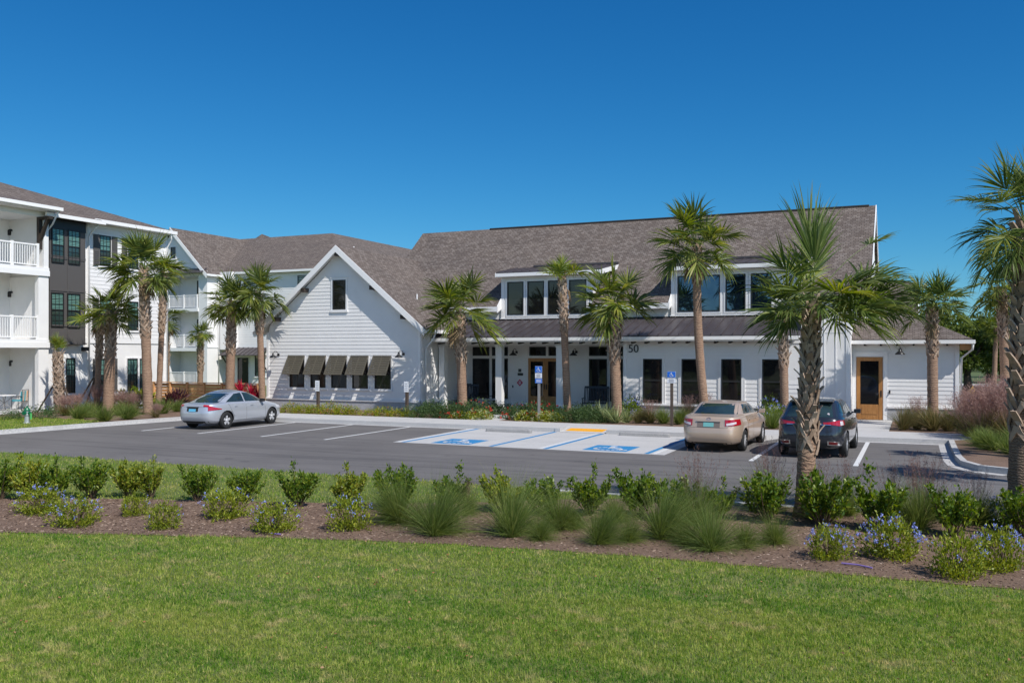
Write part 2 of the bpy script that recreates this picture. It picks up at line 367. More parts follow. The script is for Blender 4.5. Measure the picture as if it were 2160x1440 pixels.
# ------------------------------------------------------------------ wall helpers: F(u,z,o) maps wall coordinates to the world
def FY(Y0): return lambda u, z, o=0.: (u, Y0-o, z)          # wall facing the camera side (-Y)
def FX(X0): return lambda u, z, o=0.: (X0+o, u, z)          # wall facing +X
def fbox(mb, F, u0, u1, z0, z1, o0, o1, m=0):
    p = [F(u0, z0, o0), F(u1, z0, o0), F(u1, z0, o1), F(u0, z0, o1), F(u0, z1, o0), F(u1, z1, o0), F(u1, z1, o1), F(u0, z1, o1)]
    mb.hexa(p, m)
def siding(mb, F, u0, u1, z0, z1, holes=(), expo=.175, ulim=None, lip=.019, m=0):
    nb = max(1, round((z1-z0)/expo)); ex = (z1-z0)/nb
    cuts = sorted({h[2] for h in holes} | {h[3] for h in holes})
    for i in range(nb):
        zb = z0+i*ex; zt = zb+ex
        zs = [zb]+[c for c in cuts if zb+1e-4 < c < zt-1e-4]+[zt]
        for a, b in zip(zs[:-1], zs[1:]):
            mid = (a+b)/2
            oa = lip-(lip-.005)*(a-zb)/ex; ob = lip-(lip-.005)*(b-zb)/ex
            la, ra = ulim(a) if ulim else (u0, u1); lb, rb = ulim(b) if ulim else (u0, u1)
            la, lb = max(la, u0), max(lb, u0); ra, rb = min(ra, u1), min(rb, u1)
            if ra-la < .01: continue
            hs = sorted((h[0], h[1]) for h in holes if h[2] < mid < h[3])
            segs = []; cur = None
            s = (la, lb)
            for h0, h1 in hs:
                if h0 > s[0]: segs.append((s, (h0, h0)))
                s = (h1, h1)
            segs.append((s, (ra, rb)))
            for (sa, sb), (ea, eb) in segs:
                if ea-sa < .005: continue
                mb.quad(F(sa, a, oa), F(ea, a, oa), F(max(eb, sb), b, ob), F(min(sb, eb), b, ob), m)
                if a == zb: mb.quad(F(sa, a, .003), F(ea, a, .003), F(ea, a, oa), F(sa, a, oa), m)
def window(parent, F, u0, u1, z0, z1, pane='glass', cols=1, rows=1, sash=None, trim=.09, sill=True, head=False, frame='bronze_frame', low=None, fw=.05, mb_bars=.022):
    w = MB(); f = fw
    for a, b, c, d in ((u0, u1, z0, z0+f), (u0, u1, z1-f, z1), (u0, u0+f, z0+f, z1-f), (u1-f, u1, z0+f, z1-f)):
        fbox(w, F, a, b, c, d, .004, .06)
    if sash: fbox(w, F, u0+f, u1-f, sash-.03, sash+.03, .004, .05)
    for i in range(1, cols):
        x = u0+f+(u1-u0-2*f)*i/cols; fbox(w, F, x-mb_bars/2, x+mb_bars/2, z0+f, z1-f, .02, .035)
    for i in range(1, rows):
        z = z0+f+(z1-z0-2*f)*i/rows
        if sash and abs(z-sash) < .05: continue
        fbox(w, F, u0+f, u1-f, z-mb_bars/2, z+mb_bars/2, .021, .034)
    wo = w.build('window', M[frame], parent)
    if sash and low:
        p = MB(); fbox(p, F, u0+f*.5, u1-f*.5, sash, z1-f*.5, .005, .018); p.build('pane', M[pane], wo)
        p = MB(); fbox(p, F, u0+f*.5, u1-f*.5, z0+f*.5, sash-.001, .006, .016); p.build('pane', M[low], wo)
    else:
        p = MB(); fbox(p, F, u0+f*.5, u1-f*.5, z0+f*.5, z1-f*.5, .005, .018); p.build('pane', M[pane], wo)
    if trim:
        t = MB(); q = trim
        fbox(t, F, u0-q, u0-.002, z0-q, z1+q, .0, .042); fbox(t, F, u1+.002, u1+q, z0-q, z1+q, .0, .042)
        fbox(t, F, u0-.002, u1+.002, z1+.002, z1+q, .0, .042)
        if head: fbox(t, F, u0-q-.05, u1+q+.05, z1+q, z1+q+.03, .0, .07)
        if sill: fbox(t, F, u0-q-.03, u1+q+.03, z0-q-.03, z0-.002, .0, .08)
        else: fbox(t, F, u0-.002, u1+.002, z0-q, z0-.002, .0, .042)
        t.build('window_frame', M['trim'], wo)
    return wo
def text_part(s, size, F, u, z, mt, parent, name='lettering', depth=.012):
    cu = bpy.data.curves.new('t', 'FONT'); cu.body = s; cu.size = size; cu.extrude = depth; cu.align_x = 'CENTER'; cu.align_y = 'CENTER'
    o = bpy.data.objects.new('t', cu); C.objects.link(o); dg = bpy.context.evaluated_depsgraph_get()
    me = bpy.data.meshes.new_from_object(o.evaluated_get(dg)); bpy.data.objects.remove(o)
    for v in me.vertices: v.co = F(u+v.co.x, z+v.co.y, .03+v.co.z)
    me.materials.clear(); me.materials.append(mt)
    ob = bpy.data.objects.new(name, me); C.objects.link(ob)
    if parent is not None: ob.parent = parent
    return ob

# wheelchair symbol in 2-D: list of polygons
def iss_polys():
    P = []
    P.append([(.02+.085*math.cos(t), .80+.085*math.sin(t)) for t in [i*math.pi/5 for i in range(10)]])
    def stroke(pts, w):
        for (x0, y0), (x1, y1) in zip(pts[:-1], pts[1:]):
            d = math.hypot(x1-x0, y1-y0); nx, ny = -(y1-y0)/d*w/2, (x1-x0)/d*w/2
            ex, ey = (x1-x0)/d*w*.2, (y1-y0)/d*w*.2
            P.append([(x0+nx-ex, y0+ny-ey), (x0-nx-ex, y0-ny-ey), (x1-nx+ex, y1-ny+ey), (x1+nx+ex, y1+ny+ey)])
    stroke([(.02, .70), (.04, .40), (.28, .40), (.40, .12), (.50, .16)], .10)
    stroke([(.03, .57), (.24, .57)], .07)
    arc = [(.02+.30*math.cos(t), .30+.27*math.sin(t)) for t in [R(110)+R(235)*i/10 for i in range(11)]]
    stroke(arc, .075)
    return [[(x-.06, y-.45) for x, y in p] for p in P]
ISS = iss_polys()

# ================================================================== CLUBHOUSE
cl = empty('clubhouse', (-14, 39, 0), 0, 'white single storey clubhouse with brown shingle roof, big front gable, dormers and house number 50', 'clubhouse')
cl.location = (0, 0, 0)
def part(mb, name, mt, parent=cl, smooth=False, label=None):
    o = mb.build(name, mt, parent, smooth=smooth)
    if label: o['label'] = label
    return o
GY = 37.4; GX0, GX1, GXC = -30.8, -21.6, -26.2; ZR = 8.27; PT = .83
Fg = FY(GY)
# --- gable wing
def gl(z): 
    h = (ZR-.2-z)/PT; return (GXC-h, GXC+h) if z > 4.0 else (GX0, GX1)
w = MB()
w.box(GX0, GX1, GY, GY+.2, .1, 4.0)
w.add([(GX0+.05, GY+.001, 4.0), (GX1-.05, GY+.001, 4.0), (GXC, GY+.001, ZR-.1), (GX0+.05, GY+.19, 4.0), (GX1-.05, GY+.19, 4.0), (GXC, GY+.19, ZR-.1)], [(0, 1, 2), (3, 5, 4), (0, 2, 5, 3), (1, 4, 5, 2)])
w.box(GX0, GX0+.2, GY+.2, 47, .1, 4.05); w.box(GX1-.2, GX1, GY+.2, 41.7, .1, 4.05)
WN = [(-29.33, -28.41), (-28.02, -27.10), (-26.75, -25.83), (-25.49, -24.57), (-24.18, -23.26)]
holes = [(a-.1, b+.1, 1.10, 2.86) for a, b in WN]+[(-26.77, -25.78, 5.0, 6.72)]
siding(w, Fg, GX0+.13, GX1-.13, .66, ZR-.25, holes, .178, gl)
siding(w, FX(GX1), GY+.13, 41.6, .66, 3.9, (), .178)
part(w, 'gable_wall', M['white'])
t = MB()
for a, b in ((GX0-.015, GX0+.13), (GX1-.13, GX1+.015)): fbox(t, Fg, a, b, .62, 4.0, .001, .05)
fbox(t, FX(GX1), GY-.05, GY+.13, .62, 3.9, .001, .05)
fbox(t, Fg, GX0-.06, GX1+.06, .56, .64, .001, .10); fbox(t, FX(GX1), GY-.10, 41.5, .56, .64, .001, .10)
t.build('corner_board', M['trim'], cl)
b = MB(); fbox(b, Fg, GX0-.03, GX1+.03, .1, .56, .001, .055); fbox(b, FX(GX1), GY-.05, 41.5, .1, .56, .001, .055)
b.build('base_course', M['grey_block'], cl)
for i, (a, bb) in enumerate(WN):
    wo = window(cl, Fg, a, bb, 1.19, 2.75, 'glass', 2, 2, trim=.075, head=False)
    # bahama shutter hinged at the head
    s = MB(); u0, u1 = a-.12, bb+.0; zt, zb, ob = 2.80, 1.86, .52
    u0, u1 = a-.06, bb+.06
    def SP(u, k, n=0.):   # k 0 top..1 bottom along the shutter, n normal offset
        L_ = math.hypot(zt-zb, ob); dz, do = -(zt-zb)/L_, ob/L_
        return Fg(u, zt+(zb-zt)*k+n*do*1., .07+ob*k+n*(-dz))
    def sbox(ua, ub, ka, kb, n0, n1): s.hexa([SP(ua, ka, n0), SP(ub, ka, n0), SP(ub, kb, n0), SP(ua, kb, n0), SP(ua, ka, n1), SP(ub, ka, n1), SP(ub, kb, n1), SP(ua, kb, n1)])
    sbox(u0, u0+.06, 0, 1, 0, .045); sbox(u1-.06, u1, 0, 1, 0, .045); sbox(u0+.06, u1-.06, 0, .055, 0, .045); sbox(u0+.06, u1-.06, .945, 1, 0, .045)
    sbox((u0+u1)/2-.025, (u0+u1)/2+.025, .055, .945, 0, .04)
    n = 15
    for k in range(n):
        k0 = .055+.89*k/n; sbox(u0+.06, u1-.06, k0, k0+.89/n*.78, .004+.012*(k % 2), .022+.012*(k % 2))
    so = s.build('shutter', M['shutter'], cl)
    for u in (u0+.03, u1-.03):
        r = MB(); r.tube([Fg(u, 1.75, .05), SP(u, .75, 0)], .012, 6); r.build('shutter_arm', M['black'], so)
window(cl, Fg, -26.66, -25.89, 5.11, 6.60, 'glass', 1, 1, trim=.1, head=True)
# --- wing roof
EX = 5.05; ry0 = GY-.45
r = MB(); ze = ZR-PT*EX
r.slab((GXC, ry0, ZR), (GXC, 47, ZR), (GXC-EX, 47, ze), (GXC-EX, ry0, ze), .10)
r.slab((GXC+EX, ry0, ze), (GXC+EX, 43, ze), (GXC, 47, ZR), (GXC, ry0, ZR), .10)
r.build('wing_roof', M['shingle_y'], cl)
f = MB()   # rake boards and eave boards
for sg in (-1, 1):
    f.hexa([(GXC, ry0-.03, ZR-.32), (GXC+sg*(EX-.0), ry0-.03, ze-.32), (GXC+sg*EX, ry0+.01, ze-.32), (GXC, ry0+.01, ZR-.32),
            (GXC, ry0-.03, ZR+.02), (GXC+sg*(EX), ry0-.03, ze+.02), (GXC+sg*EX, ry0+.01, ze+.02), (GXC, ry0+.01, ZR+.02)])
    x = GXC+sg*EX
    f.box(min(x, x+sg*.12), max(x, x+sg*.12), ry0-.02, 46 if sg < 0 else 41.0, ze-.18, ze-.02)
    # soffit
    f.slab((GXC+sg*.02, ry0+.01, ZR-.105), (GXC+sg*.02, GY, ZR-.105), (GXC+sg*EX, GY, ze-.105), (GXC+sg*EX, ry0+.01, ze-.105), .05)
    f.slab((GXC+sg*4.55, GY, ze+.5*PT-.105), (GXC+sg*4.55, 41, ze+.5*PT-.105), (GXC+sg*EX, 41, ze-.105), (GXC+sg*EX, GY, ze-.105), .05)
f.build('fascia', M['trim'], cl)
for dx in (0, -2.05, -3.8, 2.05, 3.8):
    k = MB(); z = ZR-abs(dx)*PT-.34
    k.box(GXC+dx-.10, GXC+dx+.10, ry0+.02, GY+.01, z-.2+(0 if dx else .04), z+(0 if dx else .03)); k.build('rafter_tail', M['dark_wood'], cl)
# --- main roof
MY = 41.7; EY, EZ = 41.2, 5.28; RY, RZ = 47.0, 10.12; mx0, mx1 = -27.0, -1.73
r = MB()
UY = MY+.02; UZ = EZ+(UY-EY)*(RZ-EZ)/(RY-EY)
r.slab((mx0, UY, UZ), (mx1, UY, UZ), (mx1, RY, RZ), (mx0, RY, RZ), .12)
for a_, b_ in ((mx0, -19.35), (-14.3, -10.5), (-4.3, mx1)): r.slab((a_, EY, EZ), (b_, EY, EZ), (b_, UY, UZ), (a_, UY, UZ), .12)
r.slab((mx0, RY, RZ), (mx1, RY, RZ), (mx1, 53, RZ-6*PT), (mx0, 53, RZ-6*PT), .12)
r.build('main_roof', M['shingle_x'], cl)
f = MB(); f.box(mx0, -19.35, EY-.03, EY, EZ-.24, EZ+.01); f.build('fascia', M['trim'], cl); f = MB(); f.box(-14.3, -10.5, EY-.03, EY, EZ-.24, EZ+.01)
f.build('fascia', M['trim'], cl)
for a_ in (-19.35, -10.5):
    f = MB(); f.hexa([(a_, EY-.03, EZ-.3), (a_+.04, EY-.03, EZ-.3), (a_+.04, MY-.06, EZ-.1), (a_, MY-.06, EZ-.1), (a_, EY-.03, EZ+.03), (a_+.04, EY-.03, EZ+.03), (a_+.04, MY-.06, UZ+.03), (a_, MY-.06, UZ+.03)]); f.build('fascia', M['trim'], cl)
f = MB()
f.build('fascia', M['trim'], cl); f = MB()
f.hexa([(mx1, EY, EZ-.3), (mx1+.04, EY, EZ-.3), (mx1+.04, RY, RZ-.3), (mx1, RY, RZ-.3), (mx1, EY, EZ+.02), (mx1+.04, EY, EZ+.02), (mx1+.04, RY, RZ+.02), (mx1, RY, RZ+.02)])
f.build('fascia', M['trim'], cl); f = MB()
f.hexa([(mx1, RY, RZ-.3), (mx1+.04, RY, RZ-.3), (mx1+.04, 53, RZ-5.28), (mx1, 53, RZ-5.28), (mx1, RY, RZ+.02), (mx1+.04, RY, RZ+.02), (mx1+.04, 53, RZ-4.96), (mx1, 53, RZ-4.96)])
f.build('fascia', M['trim'], cl)
s = MB()
for a_, b_ in ((mx0, -19.35), (-14.3, -10.5), (-4.3, -2.)): s.slab((a_, EY+.001, EZ-.13), (b_, EY+.001, EZ-.13), (b_, MY, EZ-.13), (a_, MY, EZ-.13), .05)
s.build('soffit', M['soffit'], cl)
w = MB(); w.box(-21.6, -2.0, MY, MY+.2, .1, 5.4); w.box(-2.05, -1.85, MY, 52, .1, 5.3)
w.add([(-1.86, MY+.05, 5.2), (-1.86, RY, RZ-.15), (-1.86, 52.4, 5.6), (-2.04, MY+.05, 5.2), (-2.04, RY, RZ-.15), (-2.04, 52.4, 5.6)], [(0, 2, 1), (3, 4, 5), (0, 1, 4, 3), (1, 2, 5, 4)])
w.build('upper_wall', M['white'], cl)
rc = MB(); rc.box(-22.5, mx1-.3, RY-.09, RY+.09, RZ-.03, RZ+.045); rc.build('ridge_cap', M['dark_wood'], cl)
# --- dormers
def dormer(x0, x1, wins, rx0, rx1):
    F = FY(MY-.05)
    w = MB(); w.hexa([(x0, MY-.05, 4.45), (x1, MY-.05, 4.45), (x1, 43.9, 4.45), (x0, 43.9, 4.45), (x0, MY-.05, 6.85), (x1, MY-.05, 6.85), (x1, 43.9, 7.25), (x0, 43.9, 7.25)])
    for a in (x0, x1): fbox(w, F, a-.01 if a == x0 else a-.16, a+.16 if a == x0 else a+.01, 4.7, 6.85, .001, .035)
    fbox(w, F, x0-.05, x1+.05, 4.62, 4.72, .001, .07)
    w.build('dormer_wall', M['white'], cl)
    for a, b, g in wins: window(cl, F, a, b, 4.88, 6.56, g, trim=.085, sill=False)
    sl = .17
    r = MB(); r.slab((rx0, EY, 7.03), (rx1, EY, 7.03), (rx1, 43.95, 7.03+sl*2.75), (rx0, 43.95, 7.03+sl*2.75), .08)
    x = rx0+.05
    while x < rx1: r.box(x-.012, x+.012, EY, EY+.01, 7.03, 7.05); r.hexa([(x-.012, EY, 7.03), (x+.012, EY, 7.03), (x+.012, 43.9, 7.03+sl*2.7), (x-.012, 43.9, 7.03+sl*2.7), (x-.012, EY, 7.065), (x+.012, EY, 7.065), (x+.012, 43.9, 7.065+sl*2.7), (x-.012, 43.9, 7.065+sl*2.7)]); x += .45
    r.box(rx0+1., rx1, 43.75, 43.95, 7.03+sl*2.7, 7.03+sl*2.7+.09)
    r.build('dormer_roof', M['metal_roof'], cl)
    f = MB(); f.box(rx0, rx1, EY-.03, EY, 6.80, 6.97)
    f.box(rx0, rx1, EY, MY-.05, 6.80, 6.84)
    for a in (rx0-.03, rx1): f.hexa([(a, EY-.03, 6.78), (a+.03, EY-.03, 6.78), (a+.03, 43.9, 6.78+sl*2.7), (a, 43.9, 6.78+sl*2.7), (a, EY-.03, 7.0), (a+.03, EY-.03, 7.0), (a+.03, 43.9, 7.0+sl*2.7), (a, 43.9, 7.0+sl*2.7)])
    f.build('fascia', M['trim'], cl)
dormer(-19.3, -14.35, [(-18.97, -18.06, 'glass'), (-17.85, -16.94, 'glass'), (-16.73, -15.82, 'glass'), (-15.61, -14.70, 'glass')], -19.42, -13.75)
dormer(-10.47, -4.6, [(-10.17, -8.19, 'glass_blue'), (-7.93, -7.03, 'glass_blue'), (-6.79, -5.88, 'glass_blue')], -10.6, -4.3)
# --- standing-seam shed roof over porch and bay
SY0, SZ0, SY1, SZ1 = 38.4, 3.72, 41.64, 4.62; sx0, sx1 = -22.3, -4.3
r = MB(); r.slab((sx0, SY0, SZ0), (sx1, SY0, SZ0), (sx1, SY1, SZ1), (sx0, SY1, SZ1), .05)
x = sx0+.1
while x < sx1:
    r.hexa([(x-.012, SY0, SZ0), (x+.012, SY0, SZ0), (x+.012, SY1, SZ1), (x-.012, SY1, SZ1), (x-.010, SY0, SZ0+.06), (x+.010, SY0, SZ0+.06), (x+.010, SY1, SZ1+.06), (x-.010, SY1, SZ1+.06)]); r.box(x-.02, x+.02, SY0-.03, SY0+.1, SZ0-.02, SZ0+.075); x += .46
r.build('metal_roof', M['metal_roof'], cl)
fl_ = MB(); fl_.box(-21.4, sx1, SY1-.06, SY1+.0, SZ1-.03, SZ1+.05); fl_.build('flashing', M['black'], cl)
f = MB(); f.box(sx0+.75, sx1, SY0-.11, SY0-.0, SZ0-.20, SZ0-.055); f.box(sx0+.8, sx1, SY0+.002, SY0+.04, SZ0-.26, SZ0-.052)
f.build('gutter', M['trim'], cl)
x = -21.2
while x < -4.4:
    k = MB(); k.hexa([(x-.05, SY0+.05, SZ0-.36), (x+.05, SY0+.05, SZ0-.36), (x+.05, 39.02, SZ0-.30), (x-.05, 39.02, SZ0-.30), (x-.04, SY0+.02, SZ0-.10), (x+.04, SY0+.02, SZ0-.10), (x+.04, 39.02, SZ0+.02), (x-.04, 39.02, SZ0+.02)])
    k.build('rafter_tail', M['dark_wood'], cl); x += .61
# porch: floor, beam, ceiling, back wall, columns
p = MB(); p.box(-21.6, -12.0, 38.7, 41.7, .05, .17); p.build('porch_floor', M['concrete'], cl)
p = MB(); p.box(-21.55, -12.0, 39.0, 39.3, 3.33, 3.72); p.box(-21.55, -12.0, 39.3, 41.69, 3.42, 3.5); p.build('porch_beam', M['white'], cl)
for x0, x1 in ((-21.5, -21.2), (-18.40, -18.08), (-15.27, -14.95)):
    c = MB(); c.box(x0, x1, 39.0, 39.32, .15, 3.33); c.box(x0-.03, x1+.03, 38.97, 39.35, .15, .38); c.box(x0-.03, x1+.03, 38.97, 39.35, 3.22, 3.34)
    c.build('porch_column', M['white'], cl)
Fb = FY(MY)
for x0, x1 in ((-20.96, -20.0), (-19.85, -19.40), (-19.30, -18.95)):
    window(cl, Fb, x0, x1, .6, 2.66, 'glass', trim=.04, sill=False); window(cl, Fb, x0, x1, 2.80, 3.26, 'glass', trim=.04, sill=False)
for x0, x1 in ((-14.58, -13.65), (-13.50, -12.85), ):
    window(cl, Fb, x0, x1, .6, 2.66, 'glass', trim=.04, sill=False); window(cl, Fb, x0, x1, 2.80, 3.26, 'glass', trim=.04, sill=False)
for x0, x1 in ((-17.76, -16.86), (-16.72, -15.85)): window(cl, Fb, x0, x1, 2.80, 3.26, 'glass', trim=.04, sill=False)
def door(F, u0, u1, z0, z1, gz0, parent=cl, hs=1, st=.13, name='door'):
    d = MB(); g = .13
    fbox(d, F, u0, u0+st, z0, z1, .003, .06); fbox(d, F, u1-st, u1, z0, z1, .003, .06)
    fbox(d, F, u0+st, u1-st, z1-.16, z1, .003, .058); fbox(d, F, u0+st, u1-st, z0, gz0, .003, .05)
    fbox(d, F, u0+st+.06, u1-st-.06, z0+.22, gz0-.12, .05, .062)
    o = d.build(name, M['door_wood'], parent)
    p = MB(); fbox(p, F, u0+st, u1-st, gz0, z1-.16, .004, .03); p.build('pane', M['glass'], o)
    h = MB(); u = u1-.06 if hs > 0 else u0+.06
    fbox(h, F, u-.025, u+.025, z0+.95, z0+1.22, .06, .075); h.tube([F(u, z0+1.0, .11), F(u, z0+1.18, .11)], .013, 6); h.tube([F(u, z0+1.0, .07), F(u, z0+1.0, .11)], .01, 6); h.tube([F(u, z0+1.18, .07), F(u, z0+1.18, .11)], .01, 6)
    h.build('door_handle', M['black'], o); return o
door(Fb, -17.82, -16.88, .17, 2.68, .78, hs=1); door(Fb, -16.87, -15.93, .17, 2.68, .78, hs=-1)
t = MB()
for a, b in ((-17.96, -17.83), (-15.92, -15.79)): fbox(t, Fb, a, b, .17, 3.34, .002, .04)
fbox(t, Fb, -17.83, -15.92, 2.69, 2.78, .002, .04); t.build('door_casing', M['white'], cl); t = MB()
for a, b in ((-18.9, -17.98), (-15.77, -14.65), (-21.5, -21.02)):
    t = MB()
    fbox(t, Fb, a, b, .17, .30, .001, .03); fbox(t, Fb, a, b, .78, .84, .001, .03)
    fbox(t, Fb, a, a+.07, .30, .78, .001, .03); fbox(t, Fb, b-.07, b, .30, .78, .001, .03); t.build('wainscot', M['white'], cl)
# bay wall with the house number
Fw = FY(39.0)
BW = [(-11.08, -10.22), (-9.34, -8.47), (-7.61, -6.76), (-5.89, -5.03)]
w = MB(); w.box(-12.0, -4.31, 39.0, 39.2, .1, 3.74); w.box(-12.0, -11.8, 39.2, 41.7, .1, 3.74)
siding(w, Fw, -11.85, -4.35, .74, 1.82, [(a-.12, b+.12, .5, 2.9) for a, b in BW], .18)
w.build('bay_wall', M['white'], cl)
t = MB(); fbox(t, Fw, -12.03, -4.31, .62, .70, .001, .11)
fbox(t, Fw, -12.0, -11.86, .70, 3.4, .001, .045); fbox(t, Fw, -12.0, -4.31, 3.36, 3.5, .001, .03)
for a, b in BW: fbox(t, Fw, a-.28, b+.28, 2.90, 2.93, .001, .03); fbox(t, Fw, a-.15, a-.115, .70, 1.86, .001, .045); fbox(t, Fw, b+.115, b+.15, .70, 1.86, .001, .045)
t.build('wall_trim', M['trim'], cl)
b = MB(); fbox(b, Fw, -12.02, -2.39, .1, .62, .001, .05); b.build('base_course', M['grey_block'], cl)
for a, bb in BW: window(cl, Fw, a, bb, .72, 2.69, 'glass', 1, 1, sash=1.73, trim=.1, sill=False)
text_part('50', .50, Fw, -11.53, 3.13, M['black'], cl, 'house_number')
# tall board and batten section
w = MB(); w.box(-4.31, -2.41, 38.98, 41.7, .1, 5.2); w.build('batten_wall', M['white'], cl)
Ft = FY(38.98); t = MB()
for x in (-4.29, -3.85, -3.40, -2.95, -2.49): fbox(t, Ft, x-.02, x+.02, .64, 5.1, .001, .02)
fbox(t, Ft, -2.56, -2.39, .64, 5.1, .001, .03); fbox(t, Ft, -4.31, -2.41, 5.08, 5.2, .001, .03); fbox(t, Ft, -4.31, -2.41, 3.78, 3.81, .001, .012); fbox(t, Ft, -4.31, -2.39, .58, .66, .001, .07)
fbox(t, FX(-2.41), 38.98, 39.1, .64, 5.1, .001, .03)
t.build('wall_batten', M['trim'], cl)
r = MB(); r.slab((-4.6, 38.75, 5.32), (-2.2, 38.75, 5.32), (-2.2, 42.6, 6.3), (-4.6, 42.6, 6.3), .1); r.build('batten_roof', M['shingle_x'], cl)
w = MB(); w.hexa([(-4.25, 39.02, 5.19), (-2.45, 39.02, 5.19), (-2.45, 42.4, 5.19), (-4.25, 42.4, 5.19), (-4.25, 39.02, 5.26), (-2.45, 39.02, 5.26), (-2.45, 42.4, 6.1), (-4.25, 42.4, 6.1)]); w.build('upper_wall', M['white'], cl)
# --- right wing with the wooden door
Fr = FY(40.5)
w = MB(); w.box(-2.41, 1.62, 40.5, 40.7, .1, 3.5); w.box(1.42, 1.62, 40.7, 48, .1, 3.5); w.box(-1.95, .0, 43.5, 48, 3.0, 4.6)
siding(w, Fr, -1.05, 1.50, .74, 2.95, (), .175)
w.box(-1.85, .05, 44, 44.2, 4, 4.8)
w.add([(.06, 42.2, 4.3), (.06, 45.4, 6.05), (.06, 48.6, 4.3), (-.1, 42.2, 4.3), (-.1, 45.4, 6.05), (-.1, 48.6, 4.3)], [(0, 2, 1), (3, 4, 5), (0, 1, 4, 3), (1, 2, 5, 4), (0, 3, 5, 2)])
w.build('wing_wall', M['white'], cl)
t = MB(); fbox(t, Fr, 1.50, 1.65, .70, 3.34, .001, .05); fbox(t, Fr, -1.03, 1.68, .66, .74, .001, .10); fbox(t, Fr, -2.41, -2.3, .16, 3.3, .001, .035)
for a, b in ((-2.40, -2.26), (-1.20, -1.03)): fbox(t, Fr, a+.002, b, .16, 2.96, .001, .045)
fbox(t, Fr, -2.26, -1.20, 2.80, 2.96, .001, .045); fbox(t, Fr, -2.41, -1.0, 2.96, 3.0, .001, .06)
t.build('wall_trim', M['trim'], cl)
b = MB(); fbox(b, Fr, -1.03, 1.66, .1, .66, .001, .055); b.build('base_course', M['grey_block'], cl)
door(Fr, -2.24, -1.22, .17, 2.78, .80, hs=1, st=.15)
rf = MB(); e0, z0 = 40.0, 3.52
rf.slab((-2.41, e0, z0), (2.1, e0, z0), (.1, e0+2.0, z0+1.0), (-2.41, e0+2.0, z0+1.0), .08)
rf.slab((-2.41, e0+2, z0+1.), (.14, e0+2, z0+1.), (.14, 45.4, z0+2.7), (-2.41, 45.4, z0+2.7), .08)
rf.slab((-2.41, 45.4, z0+2.7), (.14, 45.4, z0+2.7), (.14, 48.8, z0+1.), (-2.41, 48.8, z0+1.), .08)
rf.build('wing_roof', M['shingle_x'], cl)
rf = MB(); rf.slab((2.1, e0, z0), (2.1, 48.5, z0), (.1, 48.5, z0+1.), (.1, e0+2, z0+1.), .08); rf.build('wing_roof', M['shingle_y'], cl)
f = MB(); f.box(-2.41, 2.18, e0-.11, e0, z0-.19, z0-.04); f.box(2.1, 2.2, e0, 48.5, z0-.19, z0-.04)
f.box(-2.41, 2.1, e0, 40.5, z0-.14, z0-.10); f.box(1.62, 2.1, 40.5, 48, z0-.14, z0-.10)
f.hexa([(.14, 42.0, 4.3), (.18, 42.0, 4.3), (.18, 45.4, 6.02), (.14, 45.4, 6.02), (.14, 42, 4.55), (.18, 42, 4.55), (.18, 45.4, 6.27), (.14, 45.4, 6.27)])
f.build('gutter', M['trim'], cl)
x = -1.9
while x < 1.6:
    k = MB(); k.box(x-.035, x+.035, e0+.02, 40.49, z0-.27, z0-.15); k.build('rafter_tail', M['dark_wood'], cl); x += .62
k = MB(); k.box(1.66, 2.05, 40.12, 40.3, z0-.45, z0-.15); k.build('rafter_tail', M['orange_wood'], cl)
def downspout(parent, pts, w=.045):
    d = MB(); d.tube(pts, w, 6); return d.build('downspout', M['trim'], parent, smooth=True)
downspout(cl, [(2.12, 39.98, 3.38), (2.1, 40.1, 3.1), (1.72, 40.56, 2.75), (1.70, 40.56, .25)])
downspout(cl, [(-21.1, 38.0, 4.0), (-21.2, 37.9, 3.6), (-21.52, 37.75, 3.2), (-21.52, 37.75, .25)])
for x, y in ((-23.1, 39.6), (-24.9, 44.4)):
    v = MB(); zz = ZR-PT*(x-GXC); v.tube([(x, y, zz-.1), (x, y, zz+.24)], .035, 8); v.build('vent_pipe', M['trim'], cl)
if 0: ch = MB(); ch.box(-.55, .0, 46.6, 47.6, 5.2, 6.95); ch.box(-.62, .07, 46.53, 47.67, 6.95, 7.08); ch.build('chimney', M['shingle_x'], cl)

# wall lamps (gooseneck barn lights)
def make_lamp(F, u, z, label):
    e = empty('wall_lamp', F(u, z, 0), 0, label, 'wall lamp', 'black gooseneck barn lamps on the clubhouse')
    ox, oy, oz = F(u, z, 0)
    def L(du, dz, o): return tuple(a-b for a, b in zip(F(u+du, z+dz, o), (ox, oy, oz)))
    a = MB(); fbox(a, lambda U, Z, O: L(U, Z, O), -.06, .06, -.02, .10, .002, .03)
    pts = [L(0, .04, .03)]+[L(0, .04+.17*math.sin(t), .03+.22-.22*math.cos(t)) for t in [R(20), R(50), R(80), R(110), R(140), R(165)]]
    a.tube(pts, .014, 6); a.build('lamp_arm', M['black'], e, smooth=True)
    s = MB(); c = L(0, .0, .45)
    s.lathe([(.03, .12), (.05, .10), (.055, .02), (.12, -.03), (.19, -.10), (.195, -.13), (.18, -.12), (.10, -.04), (.03, .0)], 18, 0, c); s.build('lamp_shade', M['black'], e, smooth=True)
make_lamp(FY(GY-.02), -30.05, 2.82, 'black barn lamp on the gable wall left of the shuttered windows')
make_lamp(FY(GY-.02), -22.55, 2.86, 'black barn lamp on the gable wall right of the shuttered windows')
make_lamp(FY(MY), -18.48, 2.95, 'black barn lamp on the porch wall left of the double door')
make_lamp(FY(MY), -15.25, 2.95, 'black barn lamp on the porch wall right of the double door')
make_lamp(FY(40.48), -.55, 3.02, 'black barn lamp beside the single wooden door of the right wing')
